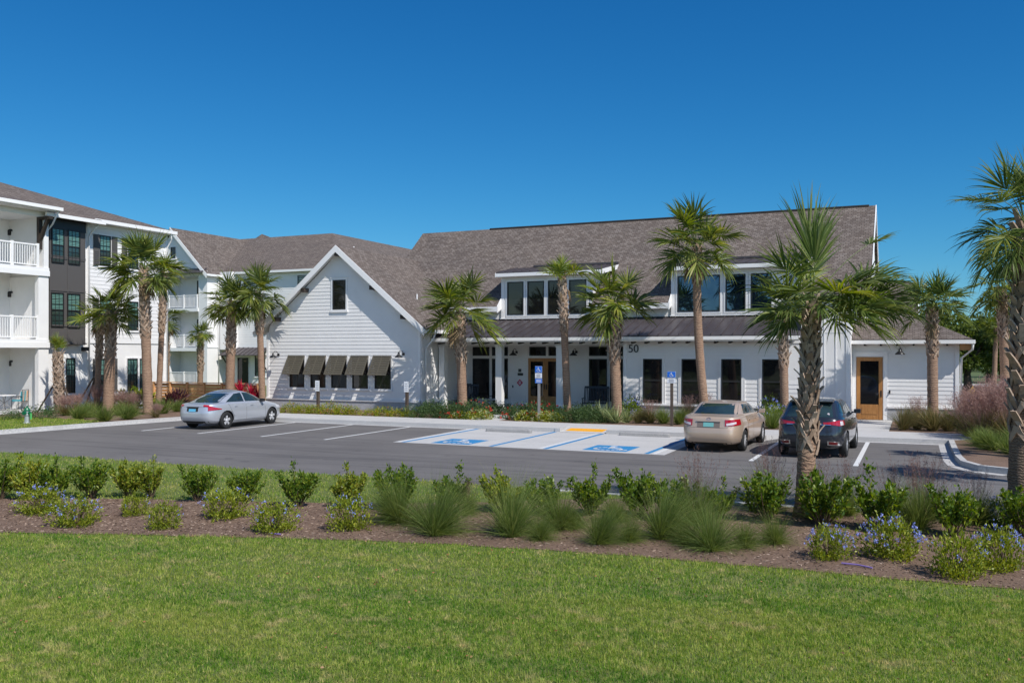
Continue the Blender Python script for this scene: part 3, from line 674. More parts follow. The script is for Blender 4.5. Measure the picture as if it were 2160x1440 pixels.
# wall notices on the porch
e = empty('wall_plaque', (0, 0, 0), 0, 'small black lettered notice on the porch wall beside the double door', 'notice')
p = MB(); fbox(p, Fb, -18.38, -18.22, 1.98, 2.14, .003, .02); fbox(p, Fb, -18.42, -18.12, 1.80, 1.93, .003, .02); p.build('letter_block', M['black'], e)
p = MB(); p.add([Fb(-18.30, 1.62, .02), Fb(-18.13, 1.44, .02), Fb(-18.30, 1.26, .02), Fb(-18.47, 1.44, .02), Fb(-18.30, 1.62, .003), Fb(-18.13, 1.44, .003), Fb(-18.30, 1.26, .003), Fb(-18.47, 1.44, .003)], [(0, 1, 2, 3), (4, 5, 1, 0), (5, 6, 2, 1), (6, 7, 3, 2), (7, 4, 0, 3)])
fbox(p, Fb, -18.37, -18.23, 1.42, 1.46, .02, .026, 1); fbox(p, Fb, -18.34, -18.26, 1.36, 1.39, .02, .026, 1); fbox(p, Fb, -18.35, -18.25, 1.49, 1.52, .02, .026, 1)
tag(p.build('warning_sign', [M['red_sign'], M['sign_white']]), 'small red diamond sign on the porch wall', 'sign')
p = MB(); fbox(p, Fb, -18.72, -18.66, 1.18, 1.30, .003, .03); fbox(p, Fb, -18.71, -18.67, 1.25, 1.28, .03, .036)
tag(p.build('door_intercom', M['black']), 'tiny black intercom button box low on the porch wall', 'intercom')
p = MB(); fbox(p, Fr, -.98, -.92, 1.28, 1.40, .035, .07); p.tube([Fr(-.95, 1.3, .07), Fr(-.95, 1.26, .11)], .02, 6)
tag(p.build('card_reader', M['black']), 'small black fixture on the siding right of the wooden wing door', 'fixture')

# ================================================================== APARTMENT BLOCK (left)
ap = empty('apartment_building', (0, 0, 0), 0, 'three storey white apartment block with balconies at the left edge, taupe bay and dark shutters', 'apartment block')
XA = -39.0; FA = FX(XA)
YE = yAtX(352, XA); YB = yAtX(104, -38.3)
w = MB(); w.box(-56, XA, YB-.05, YE, .1, 9.75); w.box(-56, -40.8, 14, YB-.05, .1, 9.9)
def pxu(px): return yAtX(px, XA)
def pxz(px, py): return zAtX(px, py, XA)
wins3 = []
hol = []
def awin(p0, p1, t, bt, X=XA, F=FA, pair=False, rows=4, cols=3, par=ap, hollist=hol):
    u0, u1 = yAtX(p0, X), yAtX(p1, X); z1 = zAtX((p0+p1)/2, t, X); z0 = zAtX((p0+p1)/2, bt, X)
    wins3.append((F, u0, u1, z0, z1, rows, cols)); hollist.append((u0-.09, u1+.09, z0-.09, z1+.09)); return u0, u1, z0, z1
def shut(p0, p1, z0, z1):
    s = MB(); u0, u1 = pxu(p0), pxu(p1)
    fbox(s, FA, u0, u1, z0, z1, .03, .07)
    for k in range(14):
        zz = z0+.08+(z1-z0-.16)*k/14
        if abs(k-7) < 1: continue
        fbox(s, FA, u0+.06, u1-.06, zz, zz+.07, .07, .085)
    s.build('shutter', M['bronze_panel'], ap)
a = awin(209, 232.5, 497, 562); shut(196, 208, a[2], a[3]); shut(234, 246, a[2], a[3])
a2 = awin(269, 290, 505, 568); shut(256, 267, a2[2], a2[3])
b1 = awin(209, 232.5, 630, 697); shut(194, 207, b1[2], b1[3])
b2 = awin(268, 290.5, 636, 697); b3 = awin(294, 314, 636, 697)
c1 = awin(210, 232, 756, 826); shut(195, 208, c1[2], c1[3]); shut(233.5, 246, c1[2], c1[3])
c2 = awin(267.5, 289, 756, 824); c3 = awin(293.5, 314, 756, 823)
c4 = awin(138, 157.5, 755, 829)
siding(w, FA, 33.3, YE-.1, 3.75, 9.7, hol, .2)
w.build('wall', M['white'], ap)
for F, u0, u1, z0, z1, rr, cc in wins3:
    window(ap, F, u0, u1, z0, z1, 'blind_glass', cc, 6, sash=(z0+z1)/2, trim=.07, low='glass_teal', fw=.045, mb_bars=.02)
t = MB(); fbox(t, FA, 30.95, YE+.02, 3.45, 3.72, .001, .05); fbox(t, FA, YE-.14, YE+.02, .15, 9.7, .002, .045); fbox(t, FA, 33.2, 33.34, .15, 9.7, .002, .045); fbox(t, FA, 33.2, YE, 9.5, 9.72, .001, .04)
for a_, b_ in ((30.95, YE+.02),): fbox(t, FA, a_, b_, .12, .55, .001, .03)
t.build('wall_trim', M['trim'], ap)
# taupe bay
XB = -38.65; FB = FX(XB); y0, y1 = yAtX(104, XB), yAtX(180, XB)
w = MB(); w.box(XA-.05, XB, y0, y1, 3.35, 9.65)
for u in (y0+.04, y1-.04, (y0+y1)/2): fbox(w, FB, u-.03, u+.03, 3.35, 9.6, .001, .02)
for z in (3.42, 4.3, 6.05, 7.65, 7.72): fbox(w, FB, y0, y1, z-.04, z+.04, .001, .03)
w.build('bay_panel', M['bronze_panel'], ap)
t = MB(); fbox(t, FB, y0-.01, y1+.01, 9.05, 9.66, .02, .04); t.build('bay_cornice', M['bronze_frame'], ap)
wins3 = []
for p0, p1, tt, bb in ((108, 134.5, 480, 554), (142.5, 168, 484.5, 557.5), (106.5, 133.5, 617, 689), (141, 168, 619, 691)): awin(p0, p1, tt, bb, XB, FB, hollist=[])
for F, u0, u1, z0, z1, rr, cc in wins3: window(ap, F, u0, u1, z0, z1, 'blind_glass', 3, 6, sash=(z0+z1)/2, trim=0, low='glass_teal', fw=.045, mb_bars=.02)
# balconies
for i, z in enumerate((3.52, 6.98)):
    s = MB(); s.box(-40.8, -38.3, 14, YB, z-.06, z+.08); s.box(-38.45, -38.28, 14, YB+.02, z-.32, z-.06); s.box(-40.8, -38.45, YB-.15, YB+.02, z-.32, z-.06); s.build('balcony_slab', M['trim'], ap)
s = MB(); s.box(-40.8, -38.3, 14, YB, .1, .22); s.build('patio_slab', M['concrete'], ap)
s = MB(); s.box(-40.8, -38.45, 14, YB, 9.50, 9.80); s.build('balcony_ceiling', M['trim'], ap)
for z0, z1, ww in ((.22, 3.2, .45), (3.6, 6.66, .45), (7.06, 9.55, .16)):
    c = MB(); c.box(-38.7 if z0 > 7 else -38.6, -38.35, YB-ww-.1, YB, z0, z1); c.box(-40.8, -38.7 if z0 > 7 else -38.6, YB-.25, YB-.05, z0, z1)
    if z0 > 7: siding(c, FY(YB-.25), -40.7, -38.8, z0, z1, (), .2)
    c.build('balcony_column', M['white'], ap)
def railing(parent, X, u0, u1, z, step=.125, h=1.08, name='balcony_railing', F=None, pickr=.016, posts=None):
    F = F or FX(X); r = MB()
    fbox(r, F, u0, u1, z+h-.05, z+h+.02, -.04, .04); fbox(r, F, u0, u1, z+.08, z+.13, -.025, .025)
    for k in range(int((u1-u0)/step)+1):
        u = u0+k*step; fbox(r, F, u-pickr, u+pickr, z+.13, z+h-.05, -.016, .016)
    for u in posts or (u0+.05, u1-.05): fbox(r, F, u-.06, u+.06, z, z+h+.06, -.06, .06)
    return r.build(name, M['trim'], parent)
for z in (3.6, 7.06): railing(ap, -38.42, 24.6, YB-.5, z, posts=(YB-.56, YB-1.9, YB-3.6))
for z, pl__ in ((2.55, 28), (5.95, 25), (9.0, 25)):
    k = MB(); u = yAtX(pl__, -40.6); fbox(k, FX(-40.8), u-.08, u+.08, z-.25, z, .0, .14); fbox(k, FX(-40.8), u-.11, u+.02, z-.06, z+.03, .1, .24); k.build('balcony_lamp', M['black'], ap)
bk = YB-.42
k = MB()
k.hexa([(-38.6, bk, 8.3), (-38.6, bk+.14, 8.3), (-38.45, bk+.14, 8.3), (-38.45, bk, 8.3), (-38.05, bk, 9.35), (-38.05, bk+.14, 9.35), (-37.9, bk+.14, 9.35), (-37.9, bk, 9.35)])
k.box(-38.62, -38.44, bk-.02, bk+.16, 7.95, 9.5); k.box(-38.44, -37.72, bk-.02, bk+.16, 9.36, 9.5); k.build('roof_bracket', M['dark_wood'], ap)
# hip roof
pz = .36; ez = 10.02
def hipz(t): return ez+pz*t
ez = 9.86; ex, ey = -38.5, yAtX(368, -38.5); t = 9.0
r = MB()
r.slab((ex, 14, ez), (ex, ey, ez), (ex-t, ey-t, hipz(t)), (ex-t, 14, hipz(t)), .12)
e1 = yAtX(128, -37.7)
r.slab((-37.7, 14, 9.98), (-37.7, e1, 9.98), (-40.6, e1, 9.98+.22*2.9), (-40.6, 14, 9.98+.22*2.9), .1)
r.slab((ex+.35, e1, ez-.126), (ex+.35, 33.5, ez-.126), (ex, 33.5, ez), (ex, e1, ez), .1)
r.build('roof', M['shingle_y'], ap)
r = MB(); r.slab((ex, ey, ez), (-58, ey, ez), (-58+t, ey-t, hipz(t)), (ex-t, ey-t, hipz(t)), .12); r.build('roof', M['shingle_x'], ap)
g = MB(); g.box(-37.7, -37.57, 14, e1+.05, 9.80, 9.96); g.build('gutter', M['trim'], ap)
g = MB(); g.box(ex+.35, ex+.48, e1-.5, 33.55, ez-.32, ez-.14); g.build('gutter', M['trim'], ap)
g = MB(); g.box(ex, ex+.13, 33.2, ey+.1, ez-.19, ez-.01); g.box(-58, ex, ey, ey+.12, ez-.19, ez-.01)
g.box(XA-.0, ex, 33.3, ey, ez-.2, ez-.13); g.build('gutter', M['trim'], ap)
g = MB(); g.box(-38.6, -37.7, 14, e1, 9.76, 9.86); g.build('soffit', M['soffit'], ap)
downspout(ap, [(ex+.05, ey-.3, ez-.2), (ex-.1, YE-.05, ez-.5), (XA+.09, YE-.05, ez-.9), (XA+.09, YE-.05, .3)])
downspout(ap, [(ex+.3, 33.3, ez-.3), (XA+.2, 33.28, ez-.75), (XA+.09, 33.27, ez-.95), (XA+.09, 33.27, .3)])
downspout(ap, [(-37.75, e1-.1, 9.75), (-38.2, YB+.1, 9.2), (XB+.06, YB+.12, 8.9), (XB+.06, YB+.12, 3.6), (XA+.1, YB+.1, 3.2), (XA+.1, YB+.1, .3)])
k = MB(); fbox(k, FA, 32.85, 33.1, 3.05, 3.25, .02, .3); k.build('wall_lamp_box', M['black'], ap)

# ================================================================== REAR APARTMENT BLOCK
a2 = empty('apartment_building', (0, 0, 0), 0, 'long white apartment block with brown hipped roofs standing behind the gable wing', 'apartment block')
F2 = FY(59.0); F3 = FY(61.2)
w = MB(); w.box(-62.6, -59.6, 59, 61, .1, 9.9); w.box(-59.6, -55.0, 60.6, 66, .1, 9.9); w.box(-55.95, -55.0, 59, 60.6, .1, 9.9)
w.add([(-62.6, 59, 9.85), (-55.0, 59, 9.85), (-58.8, 59, 13.5), (-62.6, 59.2, 9.85), (-55.0, 59.2, 9.85), (-58.8, 59.2, 13.5)], [(0, 1, 2), (3, 5, 4), (0, 2, 5, 3), (1, 4, 5, 2)])
w.box(-55.0, -41, 61.2, 66, .1, 9.9); w.box(-41.2, -41, 61.2, 95, .1, 9.9)
siding(w, F3, -53.4, -41.2, 3.7, 9.7, (), .2)
w.box(-54.9, -53.6, 60.4, 61.2, 3.2, 9.9)
w.build('wall', M['white'], a2)
for z in (3.35, 6.75, 9.85):
    s = MB(); s.box(-59.6, -55.95, 58.9, 60.6, z-.28, z+.02 if z < 9 else z); s.build('balcony_slab', M['trim'], a2)
for z in (.15, 3.37, 6.77): railing(a2, 0, -59.5, -56.0, z, .14, 1.1, F=FY(59.0), posts=(-59.3, -57.6, -56.1), pickr=.02)
for z in (.15, 3.37, 6.77):
    window(a2, FY(60.6), -57.6, -56.5, z+.02, z+2.5, 'glass', trim=.06, sill=False)
window(a2, F2, yp0 := xAtY(361, 59), xAtY(371, 59), 11.1, 12.1, 'glass', trim=.06)
t = MB(); t.box(-55.95, -54.95, 58.96, 59, 9.3, 9.9); fbox(t, F3, -55, -41, 3.35, 3.65, .002, .05); fbox(t, FX(-55), 59, 61.2, 3.35, 3.5, .002, .05); fbox(t, F3, -55, -41, 9.55, 9.9, .002, .05); t.build('wall_trim', M['trim'], a2)
for x0, x1, z0, z1 in ((-51.7, -50.6, 4.6, 6.6), (-51.7, -50.6, .9, 2.8), (-47.2, -45.4, 7.6, 9.4), (-52.9, -51.9, 7.6, 9.3), (-48.2, -46.4, 4.4, 6.2)):
    window(a2, F3, x0, x1, z0, z1, 'glass_teal', 2, 4, sash=(z0+z1)/2, trim=.08)
aw = MB(); aw.slab((-54.6, 59.9, 2.75), (-50.0, 59.9, 2.75), (-50.3, 61.2, 3.4), (-54.3, 61.2, 3.4), .06)
for x in np.arange(-54.4, -50.1, .5): aw.hexa([(x, 59.9, 2.75), (x+.03, 59.9, 2.75), (x+.03, 61.2, 3.4), (x, 61.2, 3.4), (x, 59.9, 2.8), (x+.03, 59.9, 2.8), (x+.03, 61.2, 3.45), (x, 61.2, 3.45)])
aw.build('awning', M['metal_roof'], a2)
for x in (-54.3, -50.4):
    k = MB(); k.tube([(x, 60.0, 2.65), (x, 61.15, 1.4)], .06, 6); k.tube([(x, 60.0, 2.68), (x, 61.15, 2.68)], .05, 6); k.build('awning_bracket', M['dark_wood'], a2)
window(a2, F3, -53.6, -52.4, .2, 2.5, 'glass', trim=.08, sill=False)
r = MB()   # front gable roof, ridge along y
r.slab((-58.8, 58.6, 13.75), (-58.8, 70, 13.75), (-62.9, 70, 9.6), (-62.9, 58.6, 9.6), .12)
r.slab((-54.7, 58.6, 9.6), (-54.7, 70, 9.6), (-58.8, 70, 13.75), (-58.8, 58.6, 13.75), .12)
r.build('roof', M['shingle_y'], a2)
r = MB(); r.slab((-66, 60.8, 9.9), (-41.2, 60.8, 9.9), (-49.3, 69, 14.0), (-66, 69, 14.0), .12); r.build('roof', M['shingle_x'], a2)
r = MB(); r.slab((-41.2, 60.8, 9.9), (-41.2, 100, 9.9), (-49.3, 100, 14.0), (-49.3, 69, 14.0), .12); r.build('roof', M['shingle_y'], a2)
r = MB(); px_, py_, pz_ = -57.9, 69.5, 14.45
r.add([(px_, py_, pz_), (px_-4.5, py_+.5, 12.6), (px_-.5, py_-3.0, 11.9), (px_+4.5, py_-.2, 12.9), (px_+1, py_+4, 12.5)], [(0, 1, 2), (0, 2, 3), (0, 3, 4), (0, 4, 1)])
px_, py_, pz_ = -43.5, 96, 13.1
r.build('roof', M['shingle_x'], a2)
r = MB(); r.add([(-46.3, 86, 13.7), (-49.6, 84, 13.3), (-44, 82, 11.2), (-41.6, 90, 11.2), (-46, 92, 13.)], [(0, 1, 2), (0, 2, 3), (0, 3, 4), (0, 4, 1)]); r.build('roof', M['shingle_x'], a2)
f = MB()
f.hexa([(-58.8, 58.56, 13.40), (-54.7, 58.56, 9.25), (-54.7, 58.6, 9.25), (-58.8, 58.6, 13.40), (-58.8, 58.56, 13.78), (-54.7, 58.56, 9.63), (-54.7, 58.6, 9.63), (-58.8, 58.6, 13.78)])
f.box(-54.7, -54.58, 58.56, 60.8, 9.45, 9.62); f.box(-54.7, -41.1, 60.66, 60.8, 9.7, 9.88); f.build('gutter', M['trim'], a2)
r = MB(); r.slab((-60, 58.3, 9.75), (-55, 58.3, 9.75), (-55, 59.0, 10.15), (-60, 59.0, 10.15), .05); r.build('porch_roof', M['metal_roof'], a2)
for px, py, Y in ((566, 537, 66), (630, 530, 66), (644, 530, 66), (746, 526, 68)):
    v = MB(); x = xAtY(px, Y); z = zAtY(px, py, Y); v.tube([(x, Y, z-.5), (x, Y, z+.25)], .07, 8); v.build('vent_pipe', M['trim'] if px in (566, 746) else M['galv'], a2)
downspout(a2, [(-54.93, 60.3, 9.4), (-54.9, 60.3, .3)], .05)

# ================================================================== GROUND
g = MB(); g.quad((-700, -300, -.05), (700, -300, -.05), (700, 1200, -.05), (-700, 1200, -.05)); struct('ground', g, M['far_grass'])
g = MB(); g.box(-70, 50, 17.6, 33.9, -.04, 0.0); struct('road', g, M['asphalt'])
g = MB(); g.box(-70, 50, -8, 17.42, -.04, .10); struct('lawn', g, M['lawn'])
# near mulch bed (curved band on the lawn)
near = [(-24, 5.2), (-18, 8.0), (-13.3, 9.75), (-10.4, 10.8), (-7.1, 11.8), (-4.6, 12.2), (-3., 12.35), (-1.3, 12.4), (1.2, 12.5), (6, 12.9), (14, 13.6)]
far = [(-24, 8.6), (-18, 11.4), (-14.1, 13.0), (-9.9, 14.3), (-7.7, 15.4), (-6.0, 16.7), (-4.5, 17.3), (1, 17.41), (14, 17.41)]
def smooth_line(pts, n=90, amp=.05, seed=1):
    rr = random.Random(seed); xs = [p[0] for p in pts]; ys = [p[1] for p in pts]; out = []
    for i in range(n):
        x = xs[0]+(xs[-1]-xs[0])*i/(n-1)
        out.append((x, float(np.interp(x, xs, ys)+.0)))
    ys2 = [o[1] for o in out]
    sm = [sum(ys2[max(0, i-3):i+4])/len(ys2[max(0, i-3):i+4]) for i in range(n)]
    return [(o[0], sm[i]+rr.uniform(-amp, amp)) for i, o in enumerate(out)]
nl = smooth_line(near, 160, .04, 1); fl = smooth_line(far, 160, .05, 2)
g = MB()
for i in range(len(nl)-1):
    (x0, a0), (x1, a1) = nl[i], nl[i+1]; b0, b1 = min(fl[i][1], 17.41), min(fl[i+1][1], 17.41)
    g.quad((x0, a0, .108), (x1, a1, .108), (x1, b1, .108), (x0, b0, .108))
struct('mulch_bed', g, M['mulch'])
def near_y(x): return np.interp(x, [p[0] for p in nl], [p[1] for p in nl])
def far_y(x): return np.interp(x, [p[0] for p in fl], [p[1] for p in fl])
def kerb(path, w=.15, h=.15, name='kerb', gutter=0.):
    k = MB()
    for (x0, y0), (x1, y1) in zip(path[:-1], path[1:]):
        d = math.hypot(x1-x0, y1-y0); nx, ny = -(y1-y0)/d, (x1-x0)/d
        a = (x0, y0); b = (x1, y1); c = (x1+nx*w, y1+ny*w); e = (x0+nx*w, y0+ny*w)
        k.hexa([(*a, -.03), (*b, -.03), (*c, -.03), (*e, -.03), (*a, h), (*b, h), (*c, h), (*e, h)])
        if gutter:
            k.quad((x0-nx*gutter, y0-ny*gutter, .006), (x1-nx*gutter, y1-ny*gutter, .006), (x1, y1, .010), (x0, y0, .010))
    return struct(name, k, M['kerb'])
kerb([(50, 17.58), (-7.2, 17.58)], .16, .115)
g = MB(); g.box(-70, -7.2, 17.4, 17.6, -.02, .09); struct('lawn', g, M['lawn'])
# left planting island with kerb
KL = [(-31.0, 12), (-30.6, 21), (-30.15, 25), (-29.7, 28), (-29.35, 30.2), (-28.9, 31.1), (-28.2, 31.32)]
kerb(KL, .16, .15, gutter=.28)
g = MB(); g.prism([(-57, 12)]+[(x-.16, y) for x, y in KL[:-1]]+[(-28.8, 33.72), (-30.8, 33.72), (-30.8, 58), (-62, 58), (-62, 12)], -.03, .125); struct('mulch_bed', g, M['mulch'])
g = MB(); g.prism([(-38.3, 12), (-31.18, 12), (-30.78, 21), (-30.4, 25), (-30.3, 26.2), (-32.2, 27.0), (-35, 27.1), (-36.2, 26.4), (-36.6, 12)], .0, .14); struct('lawn', g, M['lawn'])
g = MB(); g.box(-62, -30.9, 38.9, 100, .0, .13); struct('lawn', g, M['lawn'])
g = MB(); g.prism([(-38.2, 33.5), (-30.9, 35.6), (-30.9, 36.1), (-38.2, 34.3)], .0, .15); struct('path', g, M['concrete'])
# pavement in front of the clubhouse
g = MB()
g.prism([(-28.75, 31.32), (-12.3, 31.32), (-12.3, 33.7), (-28.75, 33.7)], -.03, .15)
g.prism([(-10.3, 31.32), (-4.6, 31.32), (-4.2, 32.25), (1.0, 32.25), (1.9, 33.0), (1.9, 34.9), (-.85, 34.9), (-.85, 40.45), (-2.55, 40.45), (-2.55, 33.9), (-10.3, 33.7)], -.03, .15)
g.box(-12.3, -10.3, 33.1, 33.7, -.03, .15)
g.prism([(-12.3, 31.3), (-12.1, 31.3), (-12.3, 33.1)], -.02, .15)
g.quad((-12.3, 31.3, .012), (-10.3, 31.3, .012), (-10.3, 33.1, .15), (-12.3, 33.1, .15))
g.prism([(-17.6, 33.7), (-15.9, 33.7), (-15.9, 38.7), (-17.6, 38.7)], -.03, .146)
struct('pavement', g, M['concrete'])
g = MB()
for x in list(np.arange(-27.2, -12.6, 1.52))+list(np.arange(-9.8, -4.5, 1.52)): g.box(x, x+.012, 31.33, 33.69, .1505, .1515)
for y in (35, 36.5, 38, 39.4): g.box(-2.54, -.86, y, y+.015, .1505, .1515)
struct('pavement_joints', g, M['curb_grey'])
g = MB(); g.box(-28.7, -12.35, 31.02, 31.31, .0, .008); g.box(-10.3, -4.6, 31.02, 31.31, .0, .008); g.box(-4.1, .9, 31.95, 32.24, .0, .008); struct('gutter_strip', g, M['kerb'])
# planting beds around the clubhouse
g = MB(); g.box(-30.8, -17.62, 33.72, 38.7, 0, .13); g.box(-15.88, -2.57, 33.92, 39.2, 0, .13); g.box(-.83, 40, 34.92, 60, 0, .12); g.box(1.92, 40, 33.0, 34.92, 0, .12); struct('mulch_bed', g, M['mulch'])
KR = [(1.0, 32.26), (1.0, 30), (1.02, 27.4), (1.10, 26.2), (1.45, 25.3), (2.1, 24.9), (3.2, 24.8), (20, 24.75)]
kerb(KR, .16, .16, gutter=.30)
g = MB(); g.prism([(1.14, 33), (1.16, 27.4), (1.25, 26.3), (1.55, 25.45), (2.15, 25.06), (3.2, 24.95), (20, 24.9), (20, 33)], 0, .14); struct('mulch_bed', g, M['mulch'])
# distance on the right
g = MB(); g.box(2, 60, 60, 62.5, -.03, .02); g.box(-4, 90, 88, 94, -.03, .03); struct('path', g, M['concrete'])

# markings
def pline(x0, y0, y1, w, m, name, z=.004):
    q = MB(); q.box(x0-w/2, x0+w/2, y0, y1, z-.003, z); return struct(name, q, m)
for x in (-26.85, -24.07, -21.16, -18.43): pline(x, 25.35, 31.2 if x > -25 else 30.9, .11, M['line_white'], 'parking_line')
for x, y1 in ((-4.12, 31.3), (-1.42, 32.1)): pline(x, 25.2, y1, .13, M['line_white'], 'parking_line')
g = MB(); g.box(-15.85, -6.65, 25.6, 31.3, -.02, .006); struct('accessible_parking_pad', g, M['concrete'])
g = MB()
for x in (-13.1,): g.box(x, x+.012, 25.7, 31.2, .0061, .0068)
for y in (27.5, 29.4): g.box(-15.7, -6.8, y, y+.012, .0061, .0068)
struct('pavement_joints', g, M['curb_grey'])
for x in (-15.5, -12.28, -10.42, -7.2): pline(x, 25.66, 31.25, .14, M['line_blue'], 'accessible_parking_line', .011)
for x in (-15.72, -10.60, -6.98): pline(x, 25.66, 31.25, .12, M['line_white'], 'parking_line', .011)
for i, (cx_, cy_) in enumerate(((-13.85, 26.6), (-8.6, 26.68))):
    q = MB(); q.box(cx_-.7, cx_+.7, cy_-.75, cy_+.75, .007, .011); struct('accessible_symbol_field', q, M['line_blue'])
    q = MB()
    for p in ISS: q.add([(cx_+x*1.35, cy_+y*1.35, .0145) for x, y in p], [tuple(range(len(p)))])
    struct('accessible_symbol', q, M['pad_sym_white'])
g = MB(); g.hexa([(-12.0, 31.62, .036), (-10.55, 31.62, .036), (-10.55, 32.22, .08), (-12.0, 32.22, .08), (-12.0, 31.62, .044), (-10.55, 31.62, .044), (-10.55, 32.22, .09), (-12.0, 32.22, .09)])
for i in range(18):
    for j in range(6):
        x, y = -11.94+i*.08, 31.68+j*.1; z = .044+(y-31.62)*.077
        g.box(x-.014, x+.014, y-.014, y+.014, z-.002, z+.008)
struct('tactile_strip', g, M['yellow'])
for i, (x, y, lb) in enumerate(((-13.82, 30.45, 'grey concrete wheel stop of the left accessible bay'), (-8.75, 30.95, 'grey concrete wheel stop of the right accessible bay nearer the gold sedan'))):
    q = MB(); L_ = .92
    prof = [(-.09, 0), (-.075, .10), (-.045, .13), (.045, .13), (.075, .10), (.09, 0)]
    vs = []; 
    for sx, k in ((-L_, .0), (-L_+.05, 1), (L_-.05, 1), (L_, .0)):
        for py_, pz_ in prof: vs.append((x+sx, y+py_*(.85+.15*k), .008+pz_*(.8+.2*k)))
    fs = [tuple(range(5, -1, -1)), tuple(range(18, 24))]
    for a in range(3):
        for b in range(5): fs.append((a*6+b, a*6+b+1, (a+1)*6+b+1, (a+1)*6+b))
    q.add(vs, fs)
    o = q.build('wheel_stop', M['curb_grey']); tag(o, lb, 'wheel stop', 'wheel stops in the accessible bays')
    h = MB()
    for sx in (-.7, .7): h.lathe([(.022, .0), (.022, .006), (.0, .007)], 8, 0, (x+sx, y, .136))
    h.build('bolt', M['bark'], o)

# fence
fe = empty('wooden_fence', (0, 0, 0), 0, 'low stained cedar fence of horizontal boards between the apartment block and the gable wing', 'fence')
p = MB()
for k in range(7):
    z0 = .17+k*.163; x = -38.2
    while x < -31.0:
        L_ = rnd.uniform(1.8, 2.5); x1 = min(x+L_, -31.0)
        p.box(x, x1-.006, 36.95+rnd.uniform(-.004, .004), 36.98, z0, z0+.145); x = x1
p.build('fence_board', M['fence_wood'], fe); fe.children[0]['label'] = 'horizontal cedar boards'
x = -38.2
while x < -30.9:
    q = MB(); q.box(x-.05, x+.05, 36.85, 36.945, .1, 1.33); q.build('fence_post', M['fence_wood'], fe); x += 1.2
q = MB(); q.box(-38.3, -30.9, 36.84, 37.0, 1.33, 1.37); q.build('fence_rail', M['fence_wood'], fe)

# signs
def iss_sign(mb, x, y, z, s, m):
    for p in ISS: mb.add([(x+a*s, y, z+b*s) for a, b in p], [tuple(range(len(p)))], m)
def sign_post(px, Y, name, label, post, plates, base=.12, w=.045):
    X = xAtY(px, Y); e = empty(name, (X, Y, 0), 0, label, 'sign', None)
    top = max(zAtY(px, t, Y) for _, t, b, hw in plates)
    k = MB(); k.box(-w, w, -w, w, base, top-(.05 if post == 'galv' else .35)); k.build('sign_post', M[post], e)
    for kind, t, b, hw in plates:
        zt, zb = zAtY(px, t, Y), zAtY(px, b, Y); q = MB(); y = -w-.012
        q.box(-hw, hw, y, y+.01, zb+.01, zt-.01, 0)
        q.box(-hw-.004, hw+.004, y+.004, y+.012, zb+.004, zt-.004, 1)
        hgt = zt-zb
        if kind == 'iss': iss_sign(q, 0, y-.004, (zt+zb)/2, hgt*.8, 1)
        elif kind == 'text':
            for k2, f in enumerate((.78, .60, .42, .24)): q.box(-hw*(.7 if k2 % 2 else .55), hw*(.7 if k2 % 2 else .55), y-.004, y, zb+hgt*f-.014, zb+hgt*f+.014, 1)
        elif kind == 'blue': 
            for f in (.62, .34): q.box(-hw*.7, hw*.7, y-.004, y, zb+hgt*f-.014, zb+hgt*f+.014, 1)
        mm = {'iss': ('sign_blue', 'sign_white'), 'text': ('sign_white', 'sign_grey'), 'blue': ('sign_blue', 'sign_white')}[kind]
        q.build('sign_panel', [M[mm[0]], M[mm[1]]], e)
    return e
sign_post(1137, 34.3, 'accessible_parking_sign', 'blue and white accessible parking sign before the wooden double door', 'galv', [('iss', 772, 786, .15), ('text', 786.5, 797.5, .15), ('blue', 798, 808, .15)])
sign_post(1417, 34.3, 'accessible_parking_sign', 'blue accessible parking sign on a dark post before the bay windows', 'post_wood', [('iss', 783, 796, .16), ('text', 797, 808, .16)], w=.05)
sign_post(671, 35.0, 'white_notice_sign', 'small white notice on a wooden post in front of the shuttered windows', 'post_wood', [('text', 802, 825, .12)], w=.06)
sign_post(858.5, 35.4, 'white_notice_sign', 'small white notice on a wooden post beside the right end of the gable wall', 'post_wood', [('text', 804, 827, .12)], w=.06)

# hydrants
def hydrant(loc, s, body, cap, label):
    e = empty('fire_hydrant', loc, 0, label, 'fire hydrant')
    b = MB(); b.lathe([(0, 0), (.17*s, 0), (.17*s, .05*s), (.115*s, .07*s), (.11*s, .38*s), (.15*s, .40*s), (.15*s, .44*s), (.12*s, .45*s), (.12*s, .60*s), (.0, .6*s)], 16); b.build('hydrant_body', M[body], e, smooth=False)
    c = MB(); c.lathe([(.15*s, .60*s), (.15*s, .63*s), (.125*s, .66*s), (.09*s, .73*s), (.04*s, .77*s), (.035*s, .83*s), (0, .84*s)], 16); c.build('hydrant_cap', M[cap], e)
    for a, r_ in ((0, .06), (180, .06), (-80, .085)):
        n = MB(); d = (math.cos(R(a)), math.sin(R(a))); n.tube([(d[0]*.1*s, d[1]*.1*s, .5*s), (d[0]*.17*s, d[1]*.17*s, .5*s)], r_*s, 10); n.tube([(d[0]*.17*s, d[1]*.17*s, .5*s), (d[0]*.215*s, d[1]*.215*s, .5*s)], r_*s*1.15, 10)
        n.build('hydrant_outlet', M[cap], e)
    return e
hp = onG(57, 893, .14)
h = hydrant(hp, .85, 'hyd_silver', 'hyd_green', 'silver and green fire hydrant on the small lawn by the left kerb')
k = MB(); k.box(.2, .24, -.03, .03, .18, .42); k.build('hydrant_tag', M['lime'], h)
hydrant((xAtY(2052, 62), 62, 0), 1.1, 'hyd_yellow', 'hyd_yellow', 'tiny yellow fire hydrant far away beneath the trees on the right')

